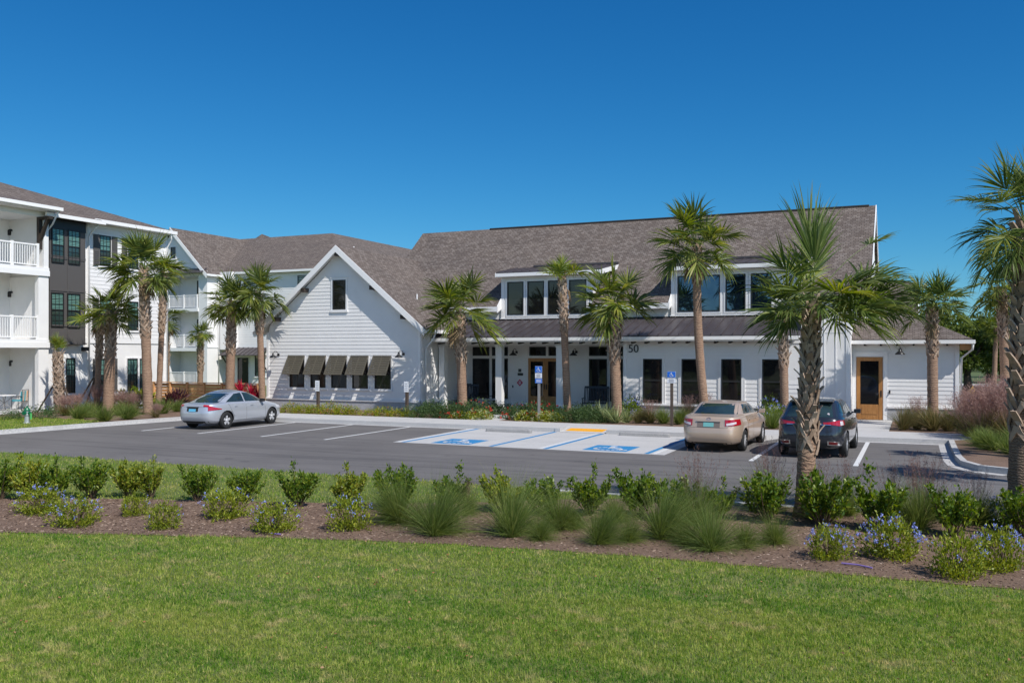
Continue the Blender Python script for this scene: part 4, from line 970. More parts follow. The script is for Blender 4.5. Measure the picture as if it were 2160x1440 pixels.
# patio furniture at the left
def frame_tubes(segs, r=.014):
    m = MB()
    for s_ in segs: m.tube(list(s_), r, 6)
    return m
X, Y = -39.6, yAtX(42, -39.6)
e = empty('patio_chair', (X, Y, .22), R(-70), 'patio chair with a striped cushion on the ground floor balcony', 'chair')
frame_tubes([((-.25, -.25, 0), (-.25, -.25, .62)), ((.25, -.25, 0), (.25, -.25, .62)), ((-.25, .25, 0), (-.25, .28, .95)), ((.25, .25, 0), (.25, .28, .95)), ((-.25, -.25, .62), (-.25, .26, .62)), ((.25, -.25, .62), (.25, .26, .62)), ((-.25, .28, .95), (.25, .28, .95)), ((-.25, -.25, .4), (.25, -.25, .4)), ((-.25, .25, .4), (.25, .25, .4))]).build('chair_frame', M['black'], e)
k = MB(); k.box(-.23, .23, -.25, .24, .40, .48); k.build('seat_cushion', M['cushion'], e)
k = MB(); k.hexa([(-.23, .16, .46), (.23, .16, .46), (.23, .24, .46), (-.23, .24, .46), (-.23, .2, .9), (.23, .2, .9), (.23, .27, .9), (-.23, .27, .9)]); k.build('back_cushion', M['cushion'], e)
X, Y = -39.5, yAtX(9, -39.5)
e = empty('patio_table', (X, Y, .22), 0, 'folding patio table with crossed grey legs on the ground floor balcony', 'table')
k = MB(); k.box(-.35, .35, -.35, .35, .70, .73); k.build('tabletop', M['trim'], e)
for s_ in (((-.3, -.3, 0), (.3, .3, .7)), ((.3, -.3, 0), (-.3, .3, .7)), ((-.3, .3, 0), (.3, -.3, .7)), ((.3, .3, 0), (-.3, -.3, .7))): frame_tubes([s_], .018).build('leg', M['galv'], e)

# porch rocking chairs
def rocker(label, loc, rz, w=.58):
    e = empty('rocking_chair', loc, rz, label, 'rocking chair', 'black rocking chairs on the clubhouse porch'); h = w/2
    m = MB()
    m.box(-h, h, -.28, .25, .40, .43); m.build('seat', M['black'], e)
    m = MB()
    for x in np.linspace(-h+.06, h-.06, max(6, int(w/.075))): m.hexa([(x-.018, .23, .43), (x+.018, .23, .43), (x+.018, .25, .43), (x-.018, .25, .43), (x-.018, .42, 1.12), (x+.018, .42, 1.12), (x+.018, .44, 1.12), (x-.018, .44, 1.12)])
    m.hexa([(-h, .40, 1.10), (h, .40, 1.10), (h, .46, 1.10), (-h, .46, 1.10), (-h, .42, 1.20), (h, .42, 1.20), (h, .48, 1.20), (-h, .48, 1.20)])
    m.build('backrest', M['black'], e)
    for s in (-h, h):
        m = MB(); m.tube([(s, -.42, .10), (s, -.2, .03), (s, .1, .02), (s, .4, .08), (s, .6, .18)], .02, 6); m.build('rocker', M['black'], e)
        m = MB(); m.tube([(s, -.27, .05), (s, -.27, .63)], .02, 6); m.tube([(s, .22, .04), (s, .24, .43), (s, .44, 1.15)], .022, 6); m.build('leg', M['black'], e)
        m = MB(); m.box(s-.035, s+.035, -.33, .3, .63, .655); m.build('armrest', M['black'], e)
    return e
rocker('black rocking chair on the porch just right of the left palm trunk', (-20.35, 40.2, .17), R(8))
rocker('black rocking chair on the porch left of the middle column', (-18.9, 40.1, .17), R(-20))
rocker('wide black rocking bench on the porch between the door and the house number wall', (-13.75, 40.2, .17), R(10), 1.15)
rocker('black rocking chair on the far left of the porch by the wing wall', (-21.0, 40.9, .17), R(25))
# pool ladder rail behind the fence
m = MB(); m.tube([(-31.5, 41, .1), (-31.6, 41, 1.25), (-31.9, 41, 1.5), (-32.4, 41, 1.5), (-32.6, 41, 1.2), (-32.6, 41, .1)], .03, 8); m.tube([(-31.6, 41, 1.2), (-32.6, 41, 1.2)], .02, 6)
tag(m.build('handrail', M['sign_white'], smooth=True), 'white curved handrail behind the wooden fence beside the gable wing', 'handrail')
# purple irrigation pipe in the mulch
m = MB(); q0, q1 = onG(1775, 1187, .13), onG(1840, 1197, .13); m.tube([q0, ((q0[0]+q1[0])/2, (q0[1]+q1[1])/2+.03, .135), q1], .012, 6)
tag(m.build('irrigation_pipe', M['purple']), 'thin purple irrigation pipe on the mulch between the blue flowering shrubs at the right', 'pipe')
m = MB(); q0, q1 = onG(567, 1124, .13), onG(592, 1126, .13); m.tube([q0, q1], .012, 6)
tag(m.build('irrigation_pipe', M['purple']), 'short purple irrigation pipe end on the mulch at the left', 'pipe')

# ================================================================== CARS
def catmull(tab, n):
    T = np.array(tab, float); out = []
    for i in range(len(T)-1):
        p0, p1, p2, p3 = T[max(i-1, 0)], T[i], T[i+1], T[min(i+2, len(T)-1)]
        for k in range(n):
            t = k/n
            v = .5*((2*p1)+(-p0+p2)*t+(2*p0-5*p1+4*p2-p3)*t*t+(-p0+3*p1-3*p2+p3)*t**3)
            lo, hi = np.minimum(p1, p2), np.maximum(p1, p2)
            out.append(np.clip(v, lo, hi))
    out.append(T[-1]); return np.array(out)
class Car:
    def __init__(s, tab, name, label, paint, wheels, rr, loc, rz):
        s.L = catmull(tab, 5); s.paint = M[paint]; s.e = empty(name, loc, rz, label, 'car'); s.wx = wheels; s.rr = rr
        M_ = 96; vs = []; fs = []
        for z, xr, xf, w, n in s.L:
            cx, a = (xr+xf)/2, (xf-xr)/2
            for k in range(M_):
                t = 2*math.pi*k/M_; c, d = math.cos(t), math.sin(t)
                vs.append((w*math.copysign(abs(d)**(2/n), d), cx-a*math.copysign(abs(c)**(2/n), c), z))
        nl_ = len(s.L)
        for i in range(nl_-1):
            for k in range(M_): k2 = (k+1) % M_; fs.append((i*M_+k, i*M_+k2, (i+1)*M_+k2, (i+1)*M_+k))
        fs.append(tuple(range(M_-1, -1, -1))); fs.append(tuple((nl_-1)*M_+k for k in range(M_)))
        b = MB(); b.add(vs, fs); body = b.build('body', [s.paint, M['well']], s.e, smooth=True)
        bm = bmesh.new(); bm.from_mesh(body.data); bmesh.ops.recalc_face_normals(bm, faces=bm.faces[:]); bm.to_mesh(body.data); bm.free()
        cuts = []
        for wx in wheels:
            c = MB(); c.tube([(-1.2, wx, rr), (-.60, wx, rr)], rr+.055, 32); c.tube([(.60, wx, rr), (1.2, wx, rr)], rr+.055, 32)
            for f0 in (0,): pass
            cuts.append(c)
        c = MB()
        for q in cuts: c.add(q.v, q.f)
        co = c.build('cut', M['well'])
        bm = bmesh.new(); bm.from_mesh(co.data); bmesh.ops.recalc_face_normals(bm, faces=bm.faces[:]); bm.to_mesh(co.data); bm.free()
        md = body.modifiers.new('b', 'BOOLEAN'); md.object = co; md.operation = 'DIFFERENCE'; md.solver = 'EXACT'; md.material_mode = 'TRANSFER'
        co.parent = s.e
        bpy.context.view_layer.update(); dg = bpy.context.evaluated_depsgraph_get()
        me = bpy.data.meshes.new_from_object(body.evaluated_get(dg)); body.modifiers.clear(); body.data = me
        bpy.data.objects.remove(co)
        s.body = body
    def lev(s, z): return [float(np.interp(z, s.L[:, 0], s.L[:, i])) for i in (1, 2, 3, 4)]
    def side(s, x, z, o=.006, sg=1):
        xr, xf, w, n = s.lev(z); cx, a = (xr+xf)/2, (xf-xr)/2; q = min(abs((x-cx)/a), .999)
        return (sg*(w*(1-q**n)**(1/n)+o), x, z)
    def end(s, y, z, o=.006, rear=True):
        xr, xf, w, n = s.lev(z); cx, a = (xr+xf)/2, (xf-xr)/2; q = min(abs(y/w), .999)
        d = a*(1-q**n)**(1/n)+o
        return (y, cx-d if rear else cx+d, z)
    def ang(s, ph, z, o=.008, sg=1, rear=True):
        xr, xf, w, n = s.lev(z); cx, a = (xr+xf)/2, (xf-xr)/2; c, d = abs(math.cos(R(ph))), abs(math.sin(R(ph)))
        X_ = (a+o)*c**(2/n); return (sg*(w+o)*d**(2/n), cx-X_ if rear else cx+X_, z)
    def grid(s, fn, nu, nv, name, mt, parent=None, smooth=True, thick=None):
        vs = [fn(i/nu, j/nv) for j in range(nv+1) for i in range(nu+1)]
        fs = [(j*(nu+1)+i, j*(nu+1)+i+1, (j+1)*(nu+1)+i+1, (j+1)*(nu+1)+i) for j in range(nv) for i in range(nu)]
        m = MB(); m.add(vs, fs); return m.build(name, mt, parent or s.e, smooth=smooth)
    def side_patch(s, quad, name, mt, sgs=(-1, 1), o=.006, nu=10, nv=6, parent=None, bot=None):
        # quad: ((x,z) bl, br, tr, tl)
        (x0, z0), (x1, z1), (x2, z2), (x3, z3) = quad; r = []
        for sg in sgs:
            def fn(u, v):
                x = (x0+(x1-x0)*u)*(1-v)+(x3+(x2-x3)*u)*v; z = (z0+(z1-z0)*u)*(1-v)+(z3+(z2-z3)*u)*v
                return s.side(x, z, o, sg)
            r.append(s.grid(fn, nu, nv, name, mt, parent))
        return r
    def end_patch(s, yb, yt, z0, z1, name, mt, rear=True, o=.006, y0=None, nu=12, nv=6, parent=None):
        def fn(u, v):
            hw = yb+(yt-yb)*v; y = -hw+2*hw*u if y0 is None else y0[0]+(y0[1]-y0[0])*u
            return s.end(y, z0+(z1-z0)*v, o, rear)
        return s.grid(fn, nu, nv, name, mt, parent)
    def wheels(s, tw=.215, spokes=5, yo=.80, rim=.76):
        for wx in s.wx:
            for sg in (-1, 1):
                r = s.rr; t = MB()
                prof = [(.55*r, -tw/2+.02), (.72*r, -tw/2), (.93*r, -tw/2+.005), (r, -tw/2+.035), (r, tw/2-.035), (.93*r, tw/2-.005), (.72*r, tw/2), (.55*r, tw/2-.02)]
                t.lathe(prof+[prof[0]], 36)
                def xf(p): return (sg*yo+sg*p[2], wx+p[0], r+p[1])
                t.v = [xf(p) for p in t.v]; w = t.build('wheel', M['tyre'], s.e, smooth=True)
                q = MB(); R_ = rim*r
                q.lathe([(R_*1.03, tw/2-.06), (R_*1.04, tw/2-.012), (R_*.98, tw/2-.008), (R_*.93, tw/2-.03), (R_*.92, tw/2-.09)], 36)
                for k in range(spokes):
                    a = 2*math.pi*k/spokes+.3
                    for da in ((-.13, .13) if spokes == 5 else (0,)):
                        c0, s0 = math.cos(a+da*.3), math.sin(a+da*.3); c1, s1 = math.cos(a+da), math.sin(a+da); wd = .055 if spokes == 5 else .035
                        n0, n1 = (-s1*wd*R_*3.0/3, c1*wd*R_*3.0/3), 0
                        hx, hy = -s0*wd*.6, c0*wd*.6; ex_, ey_ = -s1*wd*.42, c1*wd*.42
                        q.hexa([(c0*.04-hx, s0*.04-hy, tw/2-.06), (c0*.04+hx, s0*.04+hy, tw/2-.06), (c1*R_*.95+ex_, s1*R_*.95+ey_, tw/2-.06), (c1*R_*.95-ex_, s1*R_*.95-ey_, tw/2-.06),
                                (c0*.04-hx, s0*.04-hy, tw/2-.015), (c0*.04+hx, s0*.04+hy, tw/2-.015), (c1*R_*.95+ex_, s1*R_*.95+ey_, tw/2-.02), (c1*R_*.95-ex_, s1*R_*.95-ey_, tw/2-.02)])
                q.lathe([(.001, tw/2-.005), (.035, tw/2-.006), (.05, tw/2-.02), (.05, tw/2-.06)], 14)
                q.v = [xf(p) for p in q.v]; q.build('rim', M['alloy'], w)
                d = MB(); d.lathe([(.001, tw/2-.085), (R_*.95, tw/2-.085)], 24); d.v = [xf(p) for p in d.v]; d.build('brake_disc', M['well'], w)
    def mirror(s, x, z, w, paint=None):
        for sg in (-1, 1):
            m = MB(); y = w
            m.hexa([(sg*y, x-.05, z-.07), (sg*(y+.2), x-.05, z-.07), (sg*(y+.19), x+.10, z-.06), (sg*y, x+.12, z-.06), (sg*y, x-.05, z+.06), (sg*(y+.2), x-.05, z+.07), (sg*(y+.19), x+.08, z+.06), (sg*y, x+.1, z+.05)])
            m.box(min(sg*(y-.1), sg*y), max(sg*(y-.1), sg*y), x-.0, x+.08, z-.06, z-.02)
            o = m.build('side_mirror', paint or s.paint, s.e); md = o.modifiers.new('bv', 'BEVEL'); md.width = .025; md.segments = 3
    def line(s, pts, sgs=(-1, 1), w=.009, name='door_seam'):
        for sg in sgs:
            m = MB()
            for (xa, za), (xb, zb) in zip(pts[:-1], pts[1:]):
                n = 6
                for k in range(n):
                    t0, t1 = k/n, (k+1)/n; A = (xa+(xb-xa)*t0, za+(zb-za)*t0); B = (xa+(xb-xa)*t1, za+(zb-za)*t1)
                    d = math.hypot(xb-xa, zb-za); nx, nz = -(zb-za)/d*w/2, (xb-xa)/d*w/2
                    m.quad(s.side(A[0]-nx, A[1]-nz, .003, sg), s.side(A[0]+nx, A[1]+nz, .003, sg), s.side(B[0]+nx, B[1]+nz, .003, sg), s.side(B[0]-nx, B[1]-nz, .003, sg))
            m.build(name, M['seam'], s.e)
    def handle(s, x, z):
        for sg in (-1, 1):
            p = s.side(x, z, .0, sg); m = MB(); m.hexa([(p[0], x-.09, z-.012), (p[0]+sg*.03, x-.08, z-.012), (p[0]+sg*.03, x+.08, z-.012), (p[0], x+.09, z-.012), (p[0], x-.09, z+.015), (p[0]+sg*.03, x-.08, z+.012), (p[0]+sg*.03, x+.08, z+.012), (p[0], x+.09, z+.015)]); m.build('door_handle', s.paint, s.e)
    def lamp(s, ph0, ph1, z0a, z1a, z0b, z1b, name, mt, rear=True, o=.012, sgs=(-1, 1), parent=None):
        r = []
        for sg in sgs:
            def fn(u, v): 
                zz0 = z0a+(z0b-z0a)*u; zz1 = z1a+(z1b-z1a)*u; return s.ang(ph0+(ph1-ph0)*u, zz0+(zz1-zz0)*v, o, sg, rear)
            r.append(s.grid(fn, 12, 5, name, mt, parent))
        return r
    def box(s, y0, y1, z0, z1, dep, name, mt, parent=None, rear=True):
        x = min(s.end(y0, z0, 0, rear)[1], s.end((y0+y1)/2, (z0+z1)/2, 0, rear)[1]); m = MB()
        xm = s.end((y0+y1)/2, z0, dep, rear)[1]; xt = s.end((y0+y1)/2, z1, dep, rear)[1]
        m.hexa([(y0, xm, z0), (y1, xm, z0), (y1, xm+.04, z0), (y0, xm+.04, z0), (y0, xt, z1), (y1, xt, z1), (y1, xt+.04, z1), (y0, xt+.04, z1)]); return m.build(name, mt, parent or s.e)

# silver fastback sedan
tab = [(.19, .40, 4.30, .78, 4), (.24, .16, 4.50, .86, 4.5), (.34, .06, 4.60, .905, 5), (.48, .01, 4.63, .925, 5), (.62, .01, 4.61, .932, 5), (.74, .03, 4.55, .930, 5), (.83, .05, 4.35, .92, 5), (.90, .07, 4.0, .90, 5), (.95, .10, 3.75, .885, 5), (.985, .18, 3.55, .865, 5),
       (1.01, .42, 3.44, .84, 4.6), (1.05, .62, 3.34, .805, 4.6), (1.12, .80, 3.20, .77, 4.6), (1.22, 1.06, 2.98, .725, 4.5), (1.32, 1.36, 2.72, .67, 4.2), (1.39, 1.62, 2.46, .60, 4), (1.44, 1.88, 2.2, .46, 3.6), (1.465, 2.02, 2.1, .28, 3), (1.473, 2.06, 2.08, .12, 2.5)]
c = Car(tab, 'parked_car', 'silver sedan parked by the left kerb in front of the fence', 'silver', (.95, 3.726), .33, (-25.42, 26.45, 0), R(1.5))
c.end_patch(.68, .52, 1.02, 1.385, 'rear_window', M['car_glass'])
c.end_patch(.70, .50, 1.03, 1.40, 'windshield', M['car_glass'], rear=False)
c.side_patch(((1.0, 1.035), (2.02, 1.02), (2.0, 1.37), (1.62, 1.335)), 'side_window', M['car_glass'])
c.side_patch(((2.1, 1.02), (3.22, 1.0), (2.50, 1.34), (2.08, 1.375)), 'side_window', M['car_glass'])
c.lamp(26, 64, .73, .955, .775, .80, 'taillight', M['tail'], o=.014)
c.lamp(12, 26.5, .90, .965, .88, .955, 'taillight_strip', M['tail'], o=.013)
c.lamp(30, 62, .62, .74, .66, .78, 'headlight', M['head'], rear=False)
c.box(-.27, .27, .70, .86, .004, 'plate_recess', M['seam']); c.box(-.17, .16, .70, .80, .014, 'license_plate', M['plate_blue']); c.box(-.3, .3, .865, .885, .02, 'trunk_trim', M['seam'])
c.end_patch(.78, .78, .21, .33, 'bumper_valance', M['seam'], o=.004)
c.line([(1.05, .98), (1.18, .72), (1.34, .5), (1.36, .3)]); c.line([(2.05, 1.0), (2.09, .32)]); c.line([(3.25, .97), (3.28, .32)]); c.line([(1.36, .30), (3.28, .30)])
c.handle(1.45, .86); c.handle(2.4, .86); c.wheels(); c.mirror(2.98, 1.03, .87, M['black'])
e_ = c.end_patch(.80, .80, .875, .882, 'trunk_seam', M['seam'], o=.003)

# champagne sedan
tab = [(.21, .35, 4.5, .78, 4), (.27, .12, 4.70, .86, 5), (.38, .03, 4.78, .895, 5.5), (.52, .0, 4.80, .905, 6), (.66, .015, 4.79, .91, 6), (.78, .05, 4.70, .908, 6), (.88, .075, 4.45, .90, 6), (.96, .09, 4.05, .885, 6), (1.02, .11, 3.78, .87, 6), (1.06, .18, 3.62, .855, 5.5),
       (1.085, .42, 3.52, .83, 5), (1.11, .62, 3.42, .80, 5), (1.16, .76, 3.30, .775, 5), (1.26, .98, 3.08, .735, 4.8), (1.36, 1.22, 2.82, .69, 4.6), (1.42, 1.42, 2.6, .63, 4.2), (1.455, 1.68, 2.35, .48, 3.8), (1.472, 1.86, 2.2, .30, 3), (1.478, 1.98, 2.1, .12, 2.5)]
c = Car(tab, 'parked_car', 'champagne gold sedan parked next to the accessible bay', 'gold', (1.0, 3.775), .325, (-5.62, 26.75, 0), R(-2.2))
c.end_patch(.70, .60, 1.115, 1.40, 'rear_window', M['car_glass'])
c.end_patch(.72, .56, 1.12, 1.41, 'windshield', M['car_glass'], rear=False)
c.side_patch(((1.22, 1.12), (2.12, 1.09), (2.08, 1.385), (1.50, 1.385)), 'side_window', M['car_glass'])
c.side_patch(((2.2, 1.09), (3.28, 1.07), (2.62, 1.37), (2.16, 1.385)), 'side_window', M['car_glass'])
c.lamp(9, 60, .80, .985, .83, 1.0, 'taillight', M['tail'], o=.014); c.lamp(11, 40, .81, .88, .87, .93, 'reversing_light', M['tail_clear'], o=.020)
c.lamp(30, 62, .66, .78, .70, .82, 'headlight', M['head'], rear=False)
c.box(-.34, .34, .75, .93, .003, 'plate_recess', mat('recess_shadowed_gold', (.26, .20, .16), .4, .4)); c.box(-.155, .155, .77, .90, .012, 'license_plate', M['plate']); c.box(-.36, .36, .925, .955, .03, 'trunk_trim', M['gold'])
c.end_patch(.78, .78, .22, .30, 'bumper_valance', M['seam'], o=.004)
m = MB(); 
for a_, b_ in ((.065, .042), (.03, .04)):
    for k in range(20):
        t0, t1 = 2*math.pi*k/20, 2*math.pi*(k+1)/20
        P_ = lambda t, f: c.end(a_*f*math.cos(t), 1.0+b_*f*math.sin(t), .014)
        m.quad(P_(t0, 1), P_(t1, 1), P_(t1, .82), P_(t0, .82))
m.build('trunk_emblem', M['chrome'], c.e)
c.end_patch(.66, .66, .742, .748, 'trunk_seam', M['seam'], o=.003)
for sg in (-1, 1):
    c.grid(lambda u, v: c.end(sg*(.66+.005*v), .745+u*.30, .003), 8, 1, 'trunk_seam', M['seam'])
c.line([(1.28, 1.06), (1.36, .8), (1.46, .5), (1.46, .3)]); c.line([(2.14, 1.05), (2.2, .32)]); c.line([(3.32, 1.02), (3.36, .32)]); c.line([(1.46, .28), (3.36, .28)])
c.handle(1.58, .93); c.handle(2.5, .93); c.wheels(spokes=10); c.mirror(3.12, 1.10, .88)

# charcoal SUV
tab = [(.24, .35, 4.4, .80, 4), (.31, .12, 4.56, .88, 5), (.44, .03, 4.64, .925, 5.5), (.60, .0, 4.67, .935, 6), (.74, .01, 4.65, .938, 6), (.86, .04, 4.58, .935, 6), (.96, .07, 4.35, .925, 6), (1.04, .09, 4.05, .91, 6), (1.10, .12, 3.8, .895, 6), (1.15, .15, 3.62, .875, 5.5),
       (1.20, .20, 3.48, .85, 5), (1.28, .30, 3.30, .815, 5), (1.38, .42, 3.08, .775, 5), (1.48, .54, 2.84, .735, 4.8), (1.56, .64, 2.60, .69, 4.6), (1.61, .74, 2.38, .61, 4.2), (1.64, .95, 2.1, .45, 3.8), (1.655, 1.25, 1.85, .22, 3)]
c = Car(tab, 'parked_suv', 'dark charcoal crossover parked partly behind the big foreground palm', 'charcoal', (.97, 3.655), .36, (-2.72, 26.35, 0), R(-2.2))
c.end_patch(.74, .62, 1.17, 1.53, 'rear_window', M['car_glass'])
c.end_patch(.74, .58, 1.20, 1.54, 'windshield', M['car_glass'], rear=False)
c.side_patch(((.62, 1.30), (1.12, 1.22), (1.14, 1.53), (.92, 1.515)), 'side_window', M['car_glass'])
c.side_patch(((1.2, 1.22), (2.05, 1.19), (2.02, 1.56), (1.22, 1.54)), 'side_window', M['car_glass'])
c.side_patch(((2.13, 1.19), (3.18, 1.17), (2.55, 1.53), (2.1, 1.56)), 'side_window', M['car_glass'])
c.lamp(4, 40, .985, 1.03, .93, 1.09, 'taillight', M['tail'], o=.012); c.lamp(40, 64, .93, 1.09, .95, 1.08, 'taillight', M['tail'], o=.012); c.lamp(42, 56, .95, 1.06, .95, 1.06, 'reversing_light', M['tail_clear'], o=.018)
c.lamp(30, 62, .74, .86, .78, .90, 'headlight', M['head'], rear=False)
c.box(-.60, .60, .955, .975, .02, 'tailgate_trim', M['chrome']); c.box(-.30, .30, .72, .90, .004, 'plate_recess', M['seam']); c.box(-.155, .155, .74, .87, .012, 'license_plate', M['plate'])
c.end_patch(.84, .84, .30, .46, 'bumper_valance', M['seam'], o=.004)
for sg in (-1, 1):
    c.grid(lambda u, v: c.end(sg*(.50+.30*u), .40+.12*v-.02*u, .012), 6, 3, 'exhaust_surround', M['chrome']); c.grid(lambda u, v: c.end(sg*(.54+.22*u), .42+.075*v-.015*u, .020), 6, 3, 'rear_reflector', M['reflector'])
c.end_patch(.80, .80, .655, .662, 'bumper_seam', M['seam'], o=.003)
sp = MB(); sp.hexa([(-.6, .50, 1.57), (.6, .50, 1.57), (.6, .95, 1.60), (-.6, .95, 1.60), (-.58, .50, 1.60), (.58, .50, 1.60), (.55, .95, 1.65), (-.55, .95, 1.65)]); sp.build('roof_spoiler', M['charcoal'], c.e)
wp = MB(); wp.tube([c.end(-.05, 1.21, .02), c.end(.30, 1.24, .02)], .010, 6); wp.build('rear_wiper', M['black'], c.e)
st = MB(); p_ = c.end(.5, 1.25, .012); st.lathe([(.001, 0), (.035, 0)], 10); st.v = [(p_[0]+v[0], p_[1]+v[1]*.55, p_[2]+v[1]) for v in st.v]; st.build('window_sticker', M['tail_clear'], c.e)
c.line([(1.18, 1.16), (1.30, .85), (1.42, .55), (1.42, .36)]); c.line([(2.08, 1.15), (2.14, .38)]); c.line([(3.25, 1.12), (3.30, .38)]); c.line([(1.42, .35), (3.30, .35)])
c.handle(1.50, 1.02); c.handle(2.4, 1.02); c.wheels(yo=.83, rim=.74); c.mirror(3.0, 1.20, .91)

# ================================================================== VEGETATION
rng = np.random.default_rng(11)
def unit(v): return v/(np.linalg.norm(v, axis=-1, keepdims=True)+1e-9)
def leaves(P, D, ln, wd, rng, jitter=.5):
    """diamond leaves, folded a little: P (n,3) base, D (n,3) dir -> V,F(quads)"""
    n = len(P); D = unit(D); up = rng.normal(0, 1, (n, 3)); S = unit(np.cross(D, up)); Nn = np.cross(S, D)
    ln = ln*rng.uniform(.7, 1.25, (n, 1)); wd = wd*rng.uniform(.7, 1.2, (n, 1))
    a = P; b = P+D*ln*.45+S*wd*.5+Nn*wd*.12; c = P+D*ln-Nn*ln*.08; d = P+D*ln*.45-S*wd*.5+Nn*wd*.12
    V = np.stack([a, b, c, d], 1).reshape(-1, 3); Fq = np.arange(4*n).reshape(n, 4); return V, Fq
def blades(P, D, ln, wd, droop, rng, seg=4, taper=True):
    """curved grass blades: quads strips. returns V,F"""
    n = len(P); D = unit(D); ln = np.broadcast_to(ln, (n,))*rng.uniform(.75, 1.15, n)
    side = unit(np.cross(D, rng.normal(0, 1, (n, 3)))); cur = P.copy(); d = D.copy(); V = []
    for k in range(seg+1):
        w = wd*(1-.92*(k/seg)**1.5) if taper else wd*math.sin(math.pi*(.12+.86*k/seg))
        V.append(cur-side*w/2); V.append(cur+side*w/2)
        cur = cur+d*(ln/seg)[:, None]; d = unit(d+np.array([0, 0, -1.])*np.broadcast_to(droop, (n,))[:, None]*(.4+k/seg))
    V = np.stack(V, 1); m = 2*(seg+1); base = np.arange(n)[:, None]*m
    q = np.array([[2*k, 2*k+1, 2*k+3, 2*k+2] for k in range(seg)])
    Fq = (base[:, None, :]+q[None]).reshape(-1, 4); return V.reshape(-1, 3), Fq
def join(parts):
    V = []; Fq = []; mi = []; o = 0
    for v, f, m in parts: V.append(v); Fq.append(f+o); mi.append(np.full(len(f), m)); o += len(v)
    return np.concatenate(V), np.concatenate(Fq), np.concatenate(mi)

def hedge_proto(seed, h=.85, w=.88, mt='hedge', n=850):
    r = np.random.default_rng(seed); e = empty('hedge_shrub')
    P = []; D = []; sm = MB()
    ns = 22
    for i in range(ns):
        az = r.uniform(0, 2*math.pi); sp = r.uniform(.05, .5)**.8*w; hh = h*r.uniform(.55, 1.02)*(1-.22*(sp/w))*(1.28 if i in (2, 7, 11) else 1.); lean = sp
        tip = np.array([math.cos(az)*lean, math.sin(az)*lean*.8, hh]); base = tip*np.array([.12, .12, 0])
        mid = (base+tip)/2+np.array([math.cos(az), math.sin(az), 0])*.05*w
        sm.tube([tuple(base), tuple(mid), tuple(tip*np.array([1, 1, .93]))], [.011, .008, .004], 4)
        k = int(n*2.1/ns); t = r.uniform(.22, 1, k)**.72
        pts = ((1-t)**2)[:, None]*base+(2*t*(1-t))[:, None]*mid+(t**2)[:, None]*tip
        pts += r.normal(0, .032, (k, 3)); dd = unit(tip-base)*.9+r.normal(0, .75, (k, 3)); dd[:, 2] += .35
        P.append(pts); D.append(dd)
    P = np.concatenate(P); D = np.concatenate(D); P[:, 2] = np.maximum(P[:, 2], .05)
    V, Fq = leaves(P, D, .085, .042, r); npmesh('foliage', V, Fq, M[mt], e); sm.build('stems', M['stem'], e); return e
def plumb_proto(seed, h=.5, w=.9, nf=45, mt='plumb'):
    r = np.random.default_rng(seed); e = empty('plumbago_shrub'); n = 2400
    u = unit(r.normal(0, 1, (n, 3))); rad = r.uniform(.35, 1, n)**.5*r.uniform(.8, 1.1, n)
    lob = 1+.22*np.sin(3*np.arctan2(u[:, 1], u[:, 0])+seed)+.15*np.sin(7*np.arctan2(u[:, 1], u[:, 0])+2*seed)
    P = u*rad[:, None]*np.array([w/2, w/2, h*.62])*lob[:, None]; P[:, 2] = np.abs(P[:, 2]+h*.38); P[:, 2] = np.where(P[:, 2] > h*1.15, h, P[:, 2])
    keep = (np.sin(P[:, 0]*19+seed)+np.sin(P[:, 1]*17)+np.sin(P[:, 2]*23)) > -1.1; P = P[keep]
    D = P*np.array([1, 1, .6])+r.normal(0, .3, P.shape)+np.array([0, 0, .25]); V, Fq = leaves(P, D, .055, .026, r); npmesh('foliage', V, Fq, M[mt], e)
    sm = MB()
    for i in range(14):
        a = r.uniform(0, 6.28); q = r.uniform(.3, .9); sm.tube([(0, 0, 0), (math.cos(a)*w*.2*q, math.sin(a)*w*.2*q, h*.45), (math.cos(a)*w*.48*q, math.sin(a)*w*.48*q, h*r.uniform(.6, 1.0))], [.008, .005, .003], 4)
    sm.build('stems', M['stem'], e)
    if nf:
        u = unit(r.normal(0, 1, (nf, 3))); u[:, 2] = np.abs(u[:, 2])*.9+.1; c = u*np.array([w/2, w/2, h*.62])*1.08*r.uniform(.85, 1.1, (nf, 1)); c[:, 2] += h*.36
        P = np.repeat(c, 9, 0)+r.normal(0, .016, (nf*9, 3)); D = np.repeat(u, 9, 0)*.5+r.normal(0, .8, (nf*9, 3)); V, Fq = leaves(P, D, .026, .024, r); tag(npmesh('flowers', V, Fq, M['blue_flower'], e), kind='stuff')
    return e
